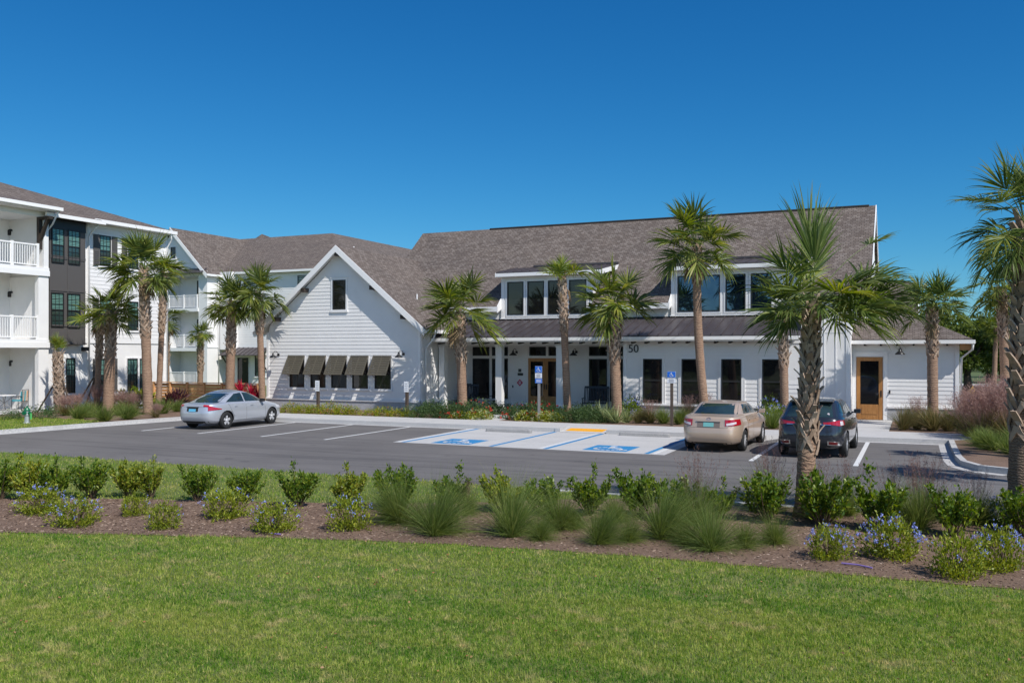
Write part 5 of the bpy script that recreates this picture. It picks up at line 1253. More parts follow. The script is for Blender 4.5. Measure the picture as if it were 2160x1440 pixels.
def grass_proto(seed, h=.75, sp=.55, n=620, mt='muhly', plumes=0, ph=1.0, name='ornamental_grass', wd=.007, droop=.16, pm='plume', base=.10, low=.12):
    r = np.random.default_rng(seed); e = empty(name)
    az = r.uniform(0, 2*math.pi, n); el = np.abs(r.normal(0, 1, n))*sp; el = np.clip(el, 0, 1.45)
    P = np.stack([np.cos(az)*r.uniform(0, base, n), np.sin(az)*r.uniform(0, base, n), r.uniform(0, .04, n)], 1)
    wnd = r.uniform(-.28, .28, 2); D = np.stack([np.cos(az)*np.sin(el)+wnd[0], np.sin(az)*np.sin(el)+wnd[1], np.cos(el)+low], 1); lnr = r.beta(3.2, 1.6, n)*1.25
    V, Fq = blades(P, D, h*lnr, wd, droop*r.uniform(.3, 1.9, n), r, 5); npmesh('blades', V, Fq, M[mt], e)
    if plumes:
        k = plumes; az = r.uniform(0, 2*math.pi, k); el = np.abs(r.normal(0, .30, k)); P = np.stack([np.cos(az)*base*.5, np.sin(az)*base*.5, np.full(k, .1)], 1)
        D = np.stack([np.cos(az)*np.sin(el), np.sin(az)*np.sin(el), np.cos(el)], 1); V1, F1 = blades(P, D, ph*.95, .003, .03, r, 4)
        L_ = ph*r.uniform(.8, 1.05, k); m = 34; t = r.uniform(.55, 1.02, (k, m)); c = P[:, None]+unit(D)[:, None]*(L_[:, None]*t)[..., None]; c = c.reshape(-1, 3)+r.normal(0, .012, (k*m, 3))
        D2 = np.repeat(D, m, 0)+r.normal(0, .45, (k*m, 3)); V2, F2 = leaves(c, D2, .06, .0055, r); V, Fq, mi = join([(V1, F1, 0), (V2, F2, 0)]); npmesh('plumes', V, Fq, M[pm], e)
    return e
def place(proto, used, x, y, z, s, rz, label, cat, group, sz=None):
    if not used: o = proto
    else: o = copy_tree(proto)
    o.location = (x, y, z); o.scale = (s, s, sz or s); o.rotation_euler = (0, 0, rz); tag(o, label, cat, group); return o
class Pool:
    def __init__(s, protos): s.p = protos; s.used = [False]*len(protos)
    def put(s, i, *a, **k):
        i %= len(s.p)
        if not s.used[i]:
            s.used[i] = True; s.keep = True; return place(s.p[i], False, *a, **k)
        return place(s.p[i], True, *a, **k)
    def close(s):
        for i, u in enumerate(s.used):
            if not u:
                for ch in list(s.p[i].children): bpy.data.objects.remove(ch)
                bpy.data.objects.remove(s.p[i])
ORD = ['first', 'second', 'third', 'fourth', 'fifth', 'sixth', 'seventh', 'eighth', 'ninth', 'tenth', 'eleventh', 'twelfth', 'thirteenth', 'fourteenth', 'fifteenth', 'sixteenth', 'seventeenth', 'eighteenth', 'nineteenth', 'twentieth', 'twenty first', 'twenty second']
# --- hedge row (px, py of base, top py, kind)
HG = [(0, 1052, 965, 0), (62, 1050, 962, 1), (118, 1050, 968, 0), (193, 1050, 965, 0), (270, 1047, 968, 1), (318, 1050, 972, 1), (418, 1056, 978, 0), (520, 1056, 982, 0), (630, 1068, 978, 0), (742, 1070, 985, 1), (835, 1075, 985, 0), (955, 1080, 1000, 0), (1055, 1078, 1000, 1), (1145, 1085, 1008, 0), (1243, 1085, 1000, 0), (1345, 1090, 1000, 0),
      (1425, 1098, 1025, 0), (1515, 1095, 1036, 0), (1618, 1100, 1022, 0), (1738, 1110, 1018, 0), (1855, 1118, 1028, 0), (2012, 1130, 1052, 0), (2162, 1130, 1050, 0)]
hp_ = Pool([hedge_proto(21), hedge_proto(22), hedge_proto(23), hedge_proto(24, mt='hedge_y'), hedge_proto(25, mt='hedge_y')])
hx = {0: (0, 1, 2), 1: (3, 4)}
hl = ['glossy green hedge shrub cut by the left edge of the photo', 'yellow tinged hedge shrub, second from the left edge', 'dark hedge shrub, third from the left edge on the lawn strip', 'dense dark hedge shrub fourth from the left edge', 'yellowish hedge shrub with pale tips, left of a matching yellowish one', 'yellowish hedge shrub with pale tips, right of a matching yellowish one',
      'green hedge shrub standing alone between the yellowish pair and the road bend', 'hedge shrub just behind the sprawling plumbago left of centre', 'tall narrow hedge shrub with a side shoot, below the painted stall lines', 'yellow green hedge shrub just left of the first grass clump', 'ragged hedge shrub rising behind the leftmost grass clump', 'hedge shrub behind the second grass clump from the left', 'yellow tinged hedge shrub behind the largest grass clump', 'hedge shrub below the left accessible symbol', 'hedge shrub with one tall shoot below the right accessible symbol', 'hedge shrub with a spike below the right end of the accessible bays',
      'low hedge shrub below the gold sedan bumper', 'rounded hedge shrub below the gap between gold sedan and crossover', 'dense hedge shrub immediately left of the big foreground palm trunk', 'bright hedge shrub immediately right of the big foreground palm trunk', 'hedge shrub halfway between the two foreground palms', 'wide hedge shrub in front of the right foreground palm', 'hedge shrub cut by the right edge of the photo']
for i, (px, by, ty, k) in enumerate(HG):
    x, y, _ = onG(px, by, .11); d = -SN*x+CS*y; h_ = (by-ty)*d/F_
    hp_.put(hx[k][i % len(hx[k])], x, y, .105, h_/.80*(1.22 if i >= 16 else (.86 if i < 10 else 1.)), rnd.uniform(0, 6.28), hl[i], 'hedge shrub', 'hedge shrubs along the mulch bed')
hp_.close()
# --- plumbago
PB = [(82, 1088, 1030, 100, 0), (160, 1113, 1056, 110, 0), (283, 1092, 1045, 60, 2), (345, 1120, 1062, 72, 2), (478, 1098, 1035, 105, 1), (580, 1126, 1062, 105, 1), (735, 1122, 1050, 95, 0), (1748, 1184, 1120, 92, 0), (1882, 1182, 1106, 125, 0), (2022, 1222, 1135, 122, 2), (2108, 1208, 1125, 105, 0), (2100, 1112, 1060, 55, 0)]
pl = ['blue flowering plumbago nearest the left edge', 'low yellow green plumbago with few flowers, second from the left edge', 'small loose plumbago behind a smaller yellow one at the left', 'small yellow green plumbago with a single blue flower head at the left', 'wide sprawling plumbago behind its neighbour near the left of centre', 'sparse plumbago with a purple pipe end at its foot', 'plumbago with blue flowers left of the first grass clump',
      'compact blue flowering plumbago right below the big palm', 'wide plumbago with a slope of blue flowers on its right side', 'dense pale green plumbago with almost no flowers at the lower right', 'blue dotted plumbago at the lower right edge beneath the palm', 'small blue flowering plumbago beside the road left of the right foreground palm']
pp = Pool([plumb_proto(31, nf=26), plumb_proto(32, nf=14), plumb_proto(33, nf=7), plumb_proto(34, nf=48)])
for i, (px, by, ty, pw, k) in enumerate(PB):
    x, y, _ = onG(px, by-6, .11); d = -SN*x+CS*y; h_ = (by-ty)*d/F_; w_ = pw*d/F_
    pp.put(k if i < 7 else (3 if k == 0 else k), x, y, .105, w_/.95, rnd.uniform(0, 6.28), pl[i], 'flowering shrub', 'plumbago shrubs in the front mulch bed', sz=h_/.50*(1.12 if i >= 7 else 1.))
pp.close()
# --- front ornamental grasses
OG = [(842, 1106, 1020, 0), (918, 1132, 1030, 0), (1078, 1135, 1020, 0), (1180, 1120, 1035, 1), (1262, 1150, 1065, 0), (1395, 1140, 1030, 0), (1500, 1165, 1060, 1), (1635, 1150, 1080, 1), (985, 1090, 1030, 2), (1300, 1105, 1040, 1), (1470, 1110, 1000, 2), (1625, 1085, 985, 2), (1790, 1090, 1000, 2), (1935, 1122, 1020, 2), (1880, 1085, 1020, 2), (2060, 1110, 1030, 2), (885, 1112, 1060, 1), (1140, 1142, 1080, 1), (1325, 1146, 1082, 1), (1450, 1150, 1085, 1), (1570, 1158, 1092, 1), (1210, 1118, 1058, 1), (1960, 1100, 1015, 2), (1720, 1098, 1005, 2)]
gl_ = ['leftmost fine green grass clump of the front bed', 'tall upright green grass clump, second from the left in the front bed', 'largest fountain shaped green grass clump of the front bed', 'pale loose grass clump behind the two big ones at centre', 'low fountain grass clump at the very front edge below the right accessible bay', 'wide green grass clump below the gold sedan', 'olive fountain grass clump left of the big palm, nearest the lawn', 'small grass clump at the foot of the big foreground palm, left side', 'wispy grass with brownish plumes behind the largest clump', 'loose grass clump between hedge shrubs right of centre', 'grass with pink plumes below the gold sedan', 'tall dark grass with purple plumes left of the big palm trunk', 'tall grass with arching plumes right of the big palm trunk', 'dark arching grass with plumes left of the wide hedge shrub', 'wispy plumed grass in front of the stall beside the crossover', 'plumed grass just left of the right foreground palm', 'short filler grass between the two leftmost tall clumps', 'short grass right of the largest fountain clump at the bed edge', 'short grass between the two fountain clumps below the right accessible bay', 'short grass at the bed edge below the gold sedan boot', 'short grass at the bed edge left of the lone clump by the palm', 'short loose grass behind the low fountain clump', 'dark plumed grass behind the hedge shrub between the foreground palms', 'dark plumed grass hugging the big palm trunk']
gp = Pool([grass_proto(41, n=2000, sp=.8, wd=.0048, h=.86, droop=.24), grass_proto(42, n=1500, mt='muhly', sp=.95, wd=.0046, h=.8, droop=.26), grass_proto(43, n=1300, plumes=42, ph=1.3, sp=.75, pm='plume_brown', wd=.0055, h=.9), grass_proto(44, n=1600, mt='muhly', sp=.7, wd=.0048, h=.9, droop=.3), grass_proto(45, n=1900, mt='muhly', sp=.85, wd=.0046, h=.85, droop=.2)])
for i, (px, by, ty, k) in enumerate(OG):
    x, y, _ = onG(px, by-4, .11); d = -SN*x+CS*y; h_ = (by-ty)*d/F_
    k = {0: (0, 4, 3)[i % 3], 1: 1, 2: 2}[k]
    gp.put(k, x, y, .105, h_/(.77 if k != 2 else (.95 if i >= 11 else 1.05))*rnd.uniform(.92, 1.12), rnd.uniform(0, 6.28), gl_[i], 'ornamental grass', 'ornamental grasses in the front bed')
gp.close()

# --- planting near the buildings
def bed(pool, items, cat, group, z=.125, href=1.):
    for px, Y, hpx, k, lb, sw in items:
        x = xAtY(px, Y); d = -SN*x+CS*Y; h_ = hpx*d/F_; pool.put(k, x, Y, z, h_/href*sw, rnd.uniform(0, 6.28), lb, cat, group, sz=h_/href)
    pool.close()
def low_shrub(seed, mt, fl=None, nfl=60, h=.5, w=.9, n=900, name='bed_shrub', ll=.07, lw=.03):
    r = np.random.default_rng(seed); e = empty(name); u = unit(r.normal(0, 1, (n, 3))); u[:, 2] = np.abs(u[:, 2])
    az = np.arctan2(u[:, 1], u[:, 0]); lob = 1+.18*np.sin(3*az+seed)+.12*np.sin(5*az+seed*2)
    P = u*(r.uniform(.3, 1, (n, 1))**.4)*np.array([w/2, w/2, h])*lob[:, None]; D = P*np.array([1, 1, 1.2])+r.normal(0, .25, (n, 3)); V, Fq = leaves(P, D, ll, lw, r); npmesh('foliage', V, Fq, M[mt], e)
    if fl:
        u = unit(r.normal(0, 1, (nfl, 3))); u[:, 2] = np.abs(u[:, 2]); c = u*np.array([w/2, w/2, h])*1.05; P = np.repeat(c, 7, 0)+r.normal(0, .015, (nfl*7, 3)); V, Fq = leaves(P, np.repeat(u, 7, 0)+r.normal(0, .7, (nfl*7, 3)), .035, .03, r); tag(npmesh('flowers', V, Fq, M[fl], e), kind='stuff')
    return e
bed(Pool([low_shrub(51, 'yellow_green', 'orange_tip', 22, n=700, ll=.09, name='low_shrub'), low_shrub(52, 'yellow_green', 'orange_tip', 6, n=700, ll=.09, name='low_shrub')]),
    [(612, 34.3, 20, 0, 'low yellow green plant beside the silver sedan nose', 1.3), (640, 34.2, 18, 1, 'low yellow green plant left of the left notice post', 1.5), (664, 34.4, 18, 1, 'low yellow green plant at the foot of the left notice post', 1.3), (697, 34.3, 24, 0, 'yellow green plant with orange tips right of the left notice post', 1.1), (722, 34.2, 20, 0, 'yellow green plant between the two notice posts, left of the gap', 1.3), (742, 34.3, 18, 1, 'small yellow green plant ending the left row under the shutters', 1.2), (783, 34.3, 14, 1, 'thin yellow green plant right of the gap in the row', 1.6), (808, 34.2, 20, 0, 'yellow green plant with orange tips left of the right notice post', 1.3), (838, 34.3, 17, 0, 'yellow green plant touching the right notice post', 1.5), (862, 34.2, 14, 1, 'low plant at the right end of the yellow green row', 1.3)],
    'low plant', 'yellow green plants under the shuttered windows', href=.5)
bed(Pool([low_shrub(53, 'bed_green', None, 0, n=1800, ll=.09, lw=.02, w=1.2, name='rosemary_shrub'), low_shrub(54, 'bed_dark', None, 0, n=1500, ll=.06, w=1.1, name='dark_shrub'), low_shrub(55, 'bed_green', 'red_flower', 38, n=1500, w=1.1, name='lantana_shrub'), low_shrub(56, 'yellow_green', 'white_flower', 70, n=1300, w=1., name='lantana_shrub')]),
    [(890, 34.4, 26, 0, 'feathery green shrub at the corner of the gable wing', 1.2), (918, 34.6, 32, 0, 'feathery green shrub left of the red flowers', 1.0), (948, 34.5, 30, 0, 'feathery green shrub touching the red flowered ones', 1.0), (966, 34.5, 30, 2, 'red flowered shrub in front of the left porch palm', 1.1), (1000, 34.6, 36, 2, 'tall red flowered shrub left of the porch path', 1.0), (1012, 34.15, 20, 3, 'pale flowered shrub in front of the red ones left of the path', 1.3), (972, 34.1, 16, 3, 'yellow green shrub at the kerb below the left porch palm', 1.4),
     (1048, 37.4, 24, 1, 'dark green shrub left of the porch path near the column', 1.2), (1068, 37.2, 20, 1, 'dark green shrub at the edge of the porch path', 1.2), (1030, 37.4, 24, 1, 'dark green shrub behind the red flowers', 1.2),
     (1095, 35.0, 30, 2, 'red flowered shrub right beside the porch path', 1.1), (1128, 35.2, 34, 2, 'red flowered shrub at the foot of the sign post', 1.0), (1162, 35.2, 32, 2, 'red flowered shrub right of the sign post', 1.0), (1110, 34.6, 20, 3, 'pale flowered shrub in front of the sign post', 1.4), (1150, 34.5, 20, 3, 'pale flowered shrub right of the sign post near the pavement', 1.3), (1172, 34.5, 18, 3, 'pale flowered shrub left of the trunk of the slim palm', 1.2),
     (1198, 34.8, 28, 0, 'feathery shrub at the foot of the slim small crowned palm', 1.1), (1226, 34.7, 30, 0, 'feathery shrub right of the slim palm', 1.1), (1250, 34.7, 32, 0, 'feathery shrub left of the variegated flax', 1.0), (1235, 36.5, 30, 1, 'dark shrub behind the feathery ones under the porch bench', 1.2)],
    'bed shrub', 'shrubs planted along the porch', href=.5)
bed(Pool([grass_proto(61, h=.6, sp=.55, n=90, mt='flax', name='flax_plant', wd=.035, droop=.1), grass_proto(62, h=.6, sp=.6, n=90, mt='flax', name='flax_plant', wd=.035, droop=.12)]),
    [(1276, 34.8, 38, 0, 'variegated flax plant left of the palm by the house number', 1.1), (1298, 34.6, 32, 1, 'variegated flax plant at the foot of the palm by the house number', 1.2), (1322, 35.0, 28, 0, 'variegated flax plant right of the palm by the house number', 1.1), (1262, 35.6, 36, 1, 'variegated flax plant behind, below the porch bench', 1.0)], 'flax plant', 'variegated flax plants by the house number', href=.55)
bed(Pool([low_shrub(57, 'hedge', 'blue_flower', 40, n=900, w=.9, h=.6, name='plumbago_shrub')]),
    [(1328, 36.6, 42, 0, 'blue flowering plumbago beneath the house number', 1.0), (1640, 35.5, 44, 0, 'blue flowering plumbago behind the gold sedan bonnet', 1.2), (1622, 36.6, 54, 0, 'upright green plumbago under the fourth bay window', .7), (2058, 50, 26, 0, 'blue flowering plumbago right of the wing corner', 2.2), (2040, 47, 30, 0, 'plumbago at the corner downspout of the right wing', 1.2), (2100, 52, 24, 0, 'green plumbago beyond the pink grass on the right', 2.4), (1338, 37.6, 46, 0, 'leafy plumbago by the first bay window', .7)], 'flowering shrub', 'plumbago shrubs near the clubhouse', href=.6)
bed(Pool([grass_proto(71, h=.8, sp=.5, n=900, mt='muhly_dry', wd=.012, name='muhly_grass'), grass_proto(72, h=.8, sp=.5, n=900, mt='muhly', wd=.012, name='muhly_grass'), grass_proto(73, h=.8, sp=.5, n=700, mt='muhly_dry', plumes=70, ph=1.0, wd=.012, name='muhly_grass'), grass_proto(74, h=.7, sp=.65, n=400, mt='muhly_dry', plumes=200, ph=1.1, wd=.012, name='pink_muhly_grass'), grass_proto(75, h=.7, sp=.6, n=1100, mt='muhly', wd=.014, name='muhly_grass')]),
    [(1345, 35.0, 27, 0, 'olive grass clump left of the dark sign post', 1.2), (1372, 35.2, 36, 2, 'grass clump with brown plumes left of the dark sign post', 1.2), (1400, 35.1, 34, 1, 'green grass clump touching the dark sign post', 1.2), (1432, 35.1, 34, 1, 'green grass clump right of the dark sign post', 1.2), (1452, 36.0, 42, 2, 'plumed grass clump behind the gold sedan boot', 1.1), (1490, 36.2, 46, 2, 'pink plumed grass at the foot of the tallest palm', 1.0), (1628, 34.6, 40, 1, 'green grass clump between the gold sedan and the crossover', 1.2),
     (1905, 36.0, 46, 0, 'olive grass clump left of the palm by the right wing, at the walkway', 1.1), (1935, 36.6, 50, 2, 'grass clump with reddish plumes left of the palm by the right wing', 1.1), (1968, 36.0, 48, 0, 'olive grass clump at the foot of the palm by the right wing', 1.2), (2000, 36.2, 46, 0, 'straw coloured grass clump right of the palm by the right wing', 1.2), (2028, 36.4, 44, 2, 'straw coloured plumed grass at the wing corner', 1.2),
     (2045, 34.0, 62, 3, 'pink muhly grass at the end of the pavement', 1.2), (2075, 33.0, 76, 3, 'tall pink muhly grass left of two others', 1.2), (2105, 34.5, 82, 3, 'large pink muhly grass in the middle of the pink mass', 1.3), (2135, 32.5, 86, 3, 'large pink muhly grass next to the right foreground palm', 1.3), (2155, 35.5, 78, 3, 'pink muhly grass hidden partly by the right foreground palm', 1.3), (2085, 37.5, 60, 3, 'pink muhly grass at the back of the pink mass', 1.3), (2120, 39.5, 56, 3, 'far pink muhly grass near the lawn', 1.4),
     (2068, 30.6, 44, 4, 'dark green grass in the kerbed island nearest the pavement', 1.3), (2095, 29.6, 48, 4, 'dark green grass in the middle of the kerbed island', 1.3), (2128, 28.8, 50, 4, 'dark green grass on the kerbed island beside the palm trunk', 1.3), (2150, 30.5, 54, 4, 'dark green grass at the back of the kerbed island', 1.3), (2158, 27.8, 50, 4, 'dark green grass at the lower corner of the kerbed island', 1.3)],
    'ornamental grass', 'ornamental grasses around the clubhouse', href=.8)
# left island planting
def bedx(pool, items, cat, group, href):
    for px, by, hpx, k, lb, sw in items:
        x, y, _ = onG(px, by, .13); d = -SN*x+CS*y; h_ = hpx*d/F_; pool.put(k, x, y, .125, h_/href*sw, rnd.uniform(0, 6.28), lb, cat, group, sz=h_/href)
    pool.close()
bedx(Pool([grass_proto(81, h=.7, sp=.6, n=700, mt='muhly', wd=.014, name='muhly_grass'), grass_proto(82, h=.6, sp=.6, n=400, mt='muhly_dry', plumes=140, ph=.9, wd=.012, name='pink_muhly_grass')]),
     [(165, 884, 34, 0, 'dark green grass behind the left kerb beside the small lawn', 1.3), (222, 888, 36, 0, 'dark green grass in front of the twin palms', 1.3), (190, 880, 34, 0, 'dark green grass between the left kerb and the twin palms', 1.3), (268, 884, 36, 0, 'green grass left of the tall kerbside palm', 1.3), (345, 872, 34, 0, 'green grass right of the tall kerbside palm', 1.3), (372, 868, 26, 0, 'green grass in front of the wooden fence', 1.3), (250, 876, 30, 0, 'olive grass behind the kerb left of the tall palm', 1.2),
      (140, 876, 32, 1, 'pink muhly grass at the foot of the stunted palm', 1.5), (162, 868, 28, 1, 'pink muhly grass right of the stunted palm', 1.4), (205, 866, 40, 1, 'pink muhly grass at the foot of the thin leaning palm', 1.2), (255, 868, 34, 1, 'pink muhly grass right of the twin palms', 1.3), (282, 872, 34, 1, 'pink muhly grass left of the tall kerbside palm', 1.3), (330, 880, 22, 1, 'brownish muhly grass at the kerb below the tall palm', 1.3)], 'ornamental grass', 'ornamental grasses of the left island', .75)
bedx(Pool([low_shrub(91, 'yellow_green', None, 0, n=260, ll=.28, lw=.07, name='ginger_plant'), low_shrub(92, 'bed_green', None, 0, n=700, name='bed_shrub'), low_shrub(93, 'ti_red', None, 0, n=160, ll=.34, lw=.07, h=.7, name='cordyline'), low_shrub(94, 'ti_dark', None, 0, n=170, ll=.3, lw=.06, h=.7, w=.6, name='cordyline')]),
     [(147, 856, 30, 0, 'yellow variegated ginger under the ground floor window by the stunted palm', 1.2), (182, 856, 26, 0, 'yellow variegated ginger left of the twin palms', 1.1), (268, 858, 28, 0, 'yellow variegated ginger under the paired windows', 1.1), (298, 857, 30, 0, 'yellow variegated ginger left of the tall kerbside palm', 1.2),
      (15, 886, 20, 1, 'low shrub at the patio edge by the left border', 1.6), (45, 882, 20, 1, 'low shrub behind the hydrant, left side', 1.5), (80, 880, 26, 1, 'low shrub right behind the hydrant', 1.2), (100, 884, 20, 1, 'low shrub right of the hydrant', 1.3)], 'bed plant', 'leafy plants of the left island', .5) if False else None
def direct(fn, x, y, z, s, label, cat, group, sz=None):
    e = fn; e.location = (x, y, z); e.scale = (s, s, sz or s); tag(e, label, cat, group); return e
for i, (px, by, hpx, kd, lb, sw) in enumerate([(147, 856, 30, 0, 'yellow variegated ginger under the ground floor window by the stunted palm', 1.2), (182, 856, 26, 0, 'yellow variegated ginger left of the twin palms', 1.1), (268, 858, 28, 0, 'yellow variegated ginger under the paired windows', 1.1), (298, 857, 30, 0, 'yellow variegated ginger left of the tall kerbside palm', 1.2),
      (15, 886, 20, 1, 'low shrub at the patio edge by the left border', 1.6), (45, 882, 20, 1, 'low shrub behind the hydrant, left side', 1.5), (80, 880, 26, 1, 'low shrub right behind the hydrant', 1.2), (100, 884, 20, 1, 'low shrub right of the hydrant', 1.3),
      (357, 862, 30, 3, 'dark purple cordyline against the fence, left one', .8), (377, 860, 32, 3, 'dark purple cordyline against the fence, right one', .8), (118, 872, 18, 1, 'low dark shrub left of the stunted palm', 1.3)]):
    x, y, _ = onG(px, by, .13); d = -SN*x+CS*y; h_ = hpx*d/F_
    f = [lambda: low_shrub(91+i, 'yellow_green', None, 0, n=260, ll=.26, lw=.06, name='ginger_plant'), lambda: low_shrub(91+i, 'bed_green', None, 0, n=600, name='bed_shrub'), None, lambda: low_shrub(91+i, 'ti_dark', None, 0, n=130, ll=.30, lw=.06, h=.5, w=.6, name='cordyline')][kd]()
    direct(f, x, y, .125, h_/.5*sw, lb, 'bed plant', None, h_/.5)
for i, (px, Y, t, lb) in enumerate(((508, 36.5, 806, 'red cordyline behind the silver sedan, beside the palm trunk'), (530, 36.4, 814, 'red cordyline behind the silver sedan roof, middle one'), (545, 36.5, 818, 'red cordyline closest to the gable wing'))):
    x = xAtY(px, Y); z = zAtY(px, t, Y); e = grass_proto(110+i, h=.6, sp=.7, n=46, mt='ti_red', name='cordyline', wd=.075, droop=.12, base=.03); e.location = (x, Y, z-.5); tag(e, lb, 'cordyline')
    sm = MB(); sm.tube([(0, 0, .14-(z-.5)), (.02, 0, .1)], .02, 6); sm.build('stem', M['stem'], e)

# --- palms
def boot_add(B, c, az, r0, z, ln, w, lean, th=.03, nx=4):
    ca, sa = math.cos(az), math.sin(az); rows = []
    for k in range(nx+1):
        t = k/nx; out = r0-.02+math.sin(lean)*ln*t*(.55+.75*t); up = ln*t*math.cos(lean); ww = w*(1-.50*t**.8)*(1 if k else 1.15); hh = th*(1-.3*t)
        cx, cy, cz = c[0]+ca*out, c[1]+sa*out, z+up
        for (sx, sz) in ((-1, 0), (1, 0), (1, 1), (-1, 1)):
            oo = -hh*sz-(.012*abs(sx))
            rows.append((cx-sa*sx*ww/2+ca*oo, cy+ca*sx*ww/2+sa*oo, cz+sz*hh*.4))
    fs = []
    for k in range(nx):
        for j in range(4): j2 = (j+1) % 4; fs.append((k*4+j, k*4+j2, (k+1)*4+j2, (k+1)*4+j))
    B.add(rows, fs[:8], 0); b_ = len(B.v)-len(rows)
    for f in fs[8:]: B.f.append(tuple(b_+i for i in f)); B.m.append(1)
    B.f.append(tuple(b_+nx*4+j for j in range(4))); B.m.append(1)
def boot_legs(B, c, az, r0, z, w, m=0):
    for sg in (-1, 1):
        rows = []
        for k in range(4):
            t = k/3; a = az+sg*(.62*(1-t)**1.3); rr = r0+.012+.03*t; zz = z-.20*(1-t)+.05*t; ww = w*(.30+.22*t)
            ca, sa = math.cos(a), math.sin(a)
            for sx, so in ((-1, 0), (1, 0), (1, 1), (-1, 1)): rows.append((c[0]+ca*(rr+.022*so)-sa*sx*ww/2, c[1]+sa*(rr+.022*so)+ca*sx*ww/2, zz+sx*sg*ww*.25))
        fs = []
        for k in range(3):
            for j in range(4): j2 = (j+1) % 4; fs.append((k*4+j, k*4+j2, (k+1)*4+j2, (k+1)*4+j))
        fs.append((0, 3, 2, 1)); B.add(rows, fs, m)
def frond(Vs, Fs, PT_, o, az, el, pl_, r_, rs, droop=.22, nseg=30, wk=1., fold=.22, phm=None, mis=None, mi=0):
    D = np.array([math.cos(el)*math.cos(az), math.cos(el)*math.sin(az), math.sin(el)]); p = np.array(o, float); pts = [tuple(p)]
    for k in range(5):
        p = p+D*pl_/5; D = unit(D+np.array([0, 0, -.04-.10*(k+1)*droop*(1 if el < 1.2 else .2)])); pts.append(tuple(p))
    PT_.tube(pts, [.022*r_, .018*r_, .014*r_, .012*r_, .010*r_, .008*r_], 5)
    Z = np.array([0, 0, 1.]); S = np.cross(D, Z)
    if np.linalg.norm(S) < .15: S = np.array([-math.sin(az), math.cos(az), 0])
    S = unit(S); Nn = np.cross(S, D); roll = rs.uniform(-.6, .6); S, Nn = S*math.cos(roll)+Nn*math.sin(roll), Nn*math.cos(roll)-S*math.sin(roll)
    phm = phm or rs.uniform(1.5, 2.1); seg = 6
    ph = np.linspace(-phm, phm, nseg)+rs.normal(0, .035, nseg); a = np.abs(ph)/phm
    cost = (1-np.minimum(a, 1))*.34*r_; att = p+D*cost[:, None]+np.array([0, 0, -1.])*(cost**2*.7)[:, None]
    d = np.cos(ph)[:, None]*D+np.sin(ph)[:, None]*S+Nn*(fold*np.sin(np.abs(ph)))[:, None]
    d = unit(d+rs.normal(0, .045, (nseg, 3))); ln = r_*(1-.32*a**2)*rs.uniform(.82, 1.12, nseg)-cost*.6
    side = unit(np.cross(d, Nn)); tw = rs.normal(0, .5, nseg)[:, None]; side = unit(side*np.cos(tw)+Nn*np.sin(tw))
    prof = [.30, .85, 1., .92, .62, .30, .03]; cur = att.copy(); V = []; w0 = .054*r_*wk*30/nseg*min(1., phm/1.5+.25)
    gr = droop*rs.uniform(.5, 1.7, nseg)
    for k in range(seg+1):
        w = w0*prof[k]; V.append(cur-side*w/2); V.append(cur+side*w/2)
        cur = cur+d*(ln/seg)[:, None]; g_ = gr*(.10+(k/seg)**2*2.6); d = unit(d+np.array([0, 0, -1.])*g_[:, None])
    V = np.stack(V, 1).reshape(-1, 3); m = 2*(seg+1); off = sum(len(v) for v in Vs)
    q = np.array([[2*k, 2*k+1, 2*k+3, 2*k+2] for k in range(seg)]); Fq = (np.arange(nseg)[:, None, None]*m+q[None]).reshape(-1, 4)+off
    Vs.append(V); Fs.append(Fq)
    if mis is not None: mis.append(np.full(len(Fq), mi))
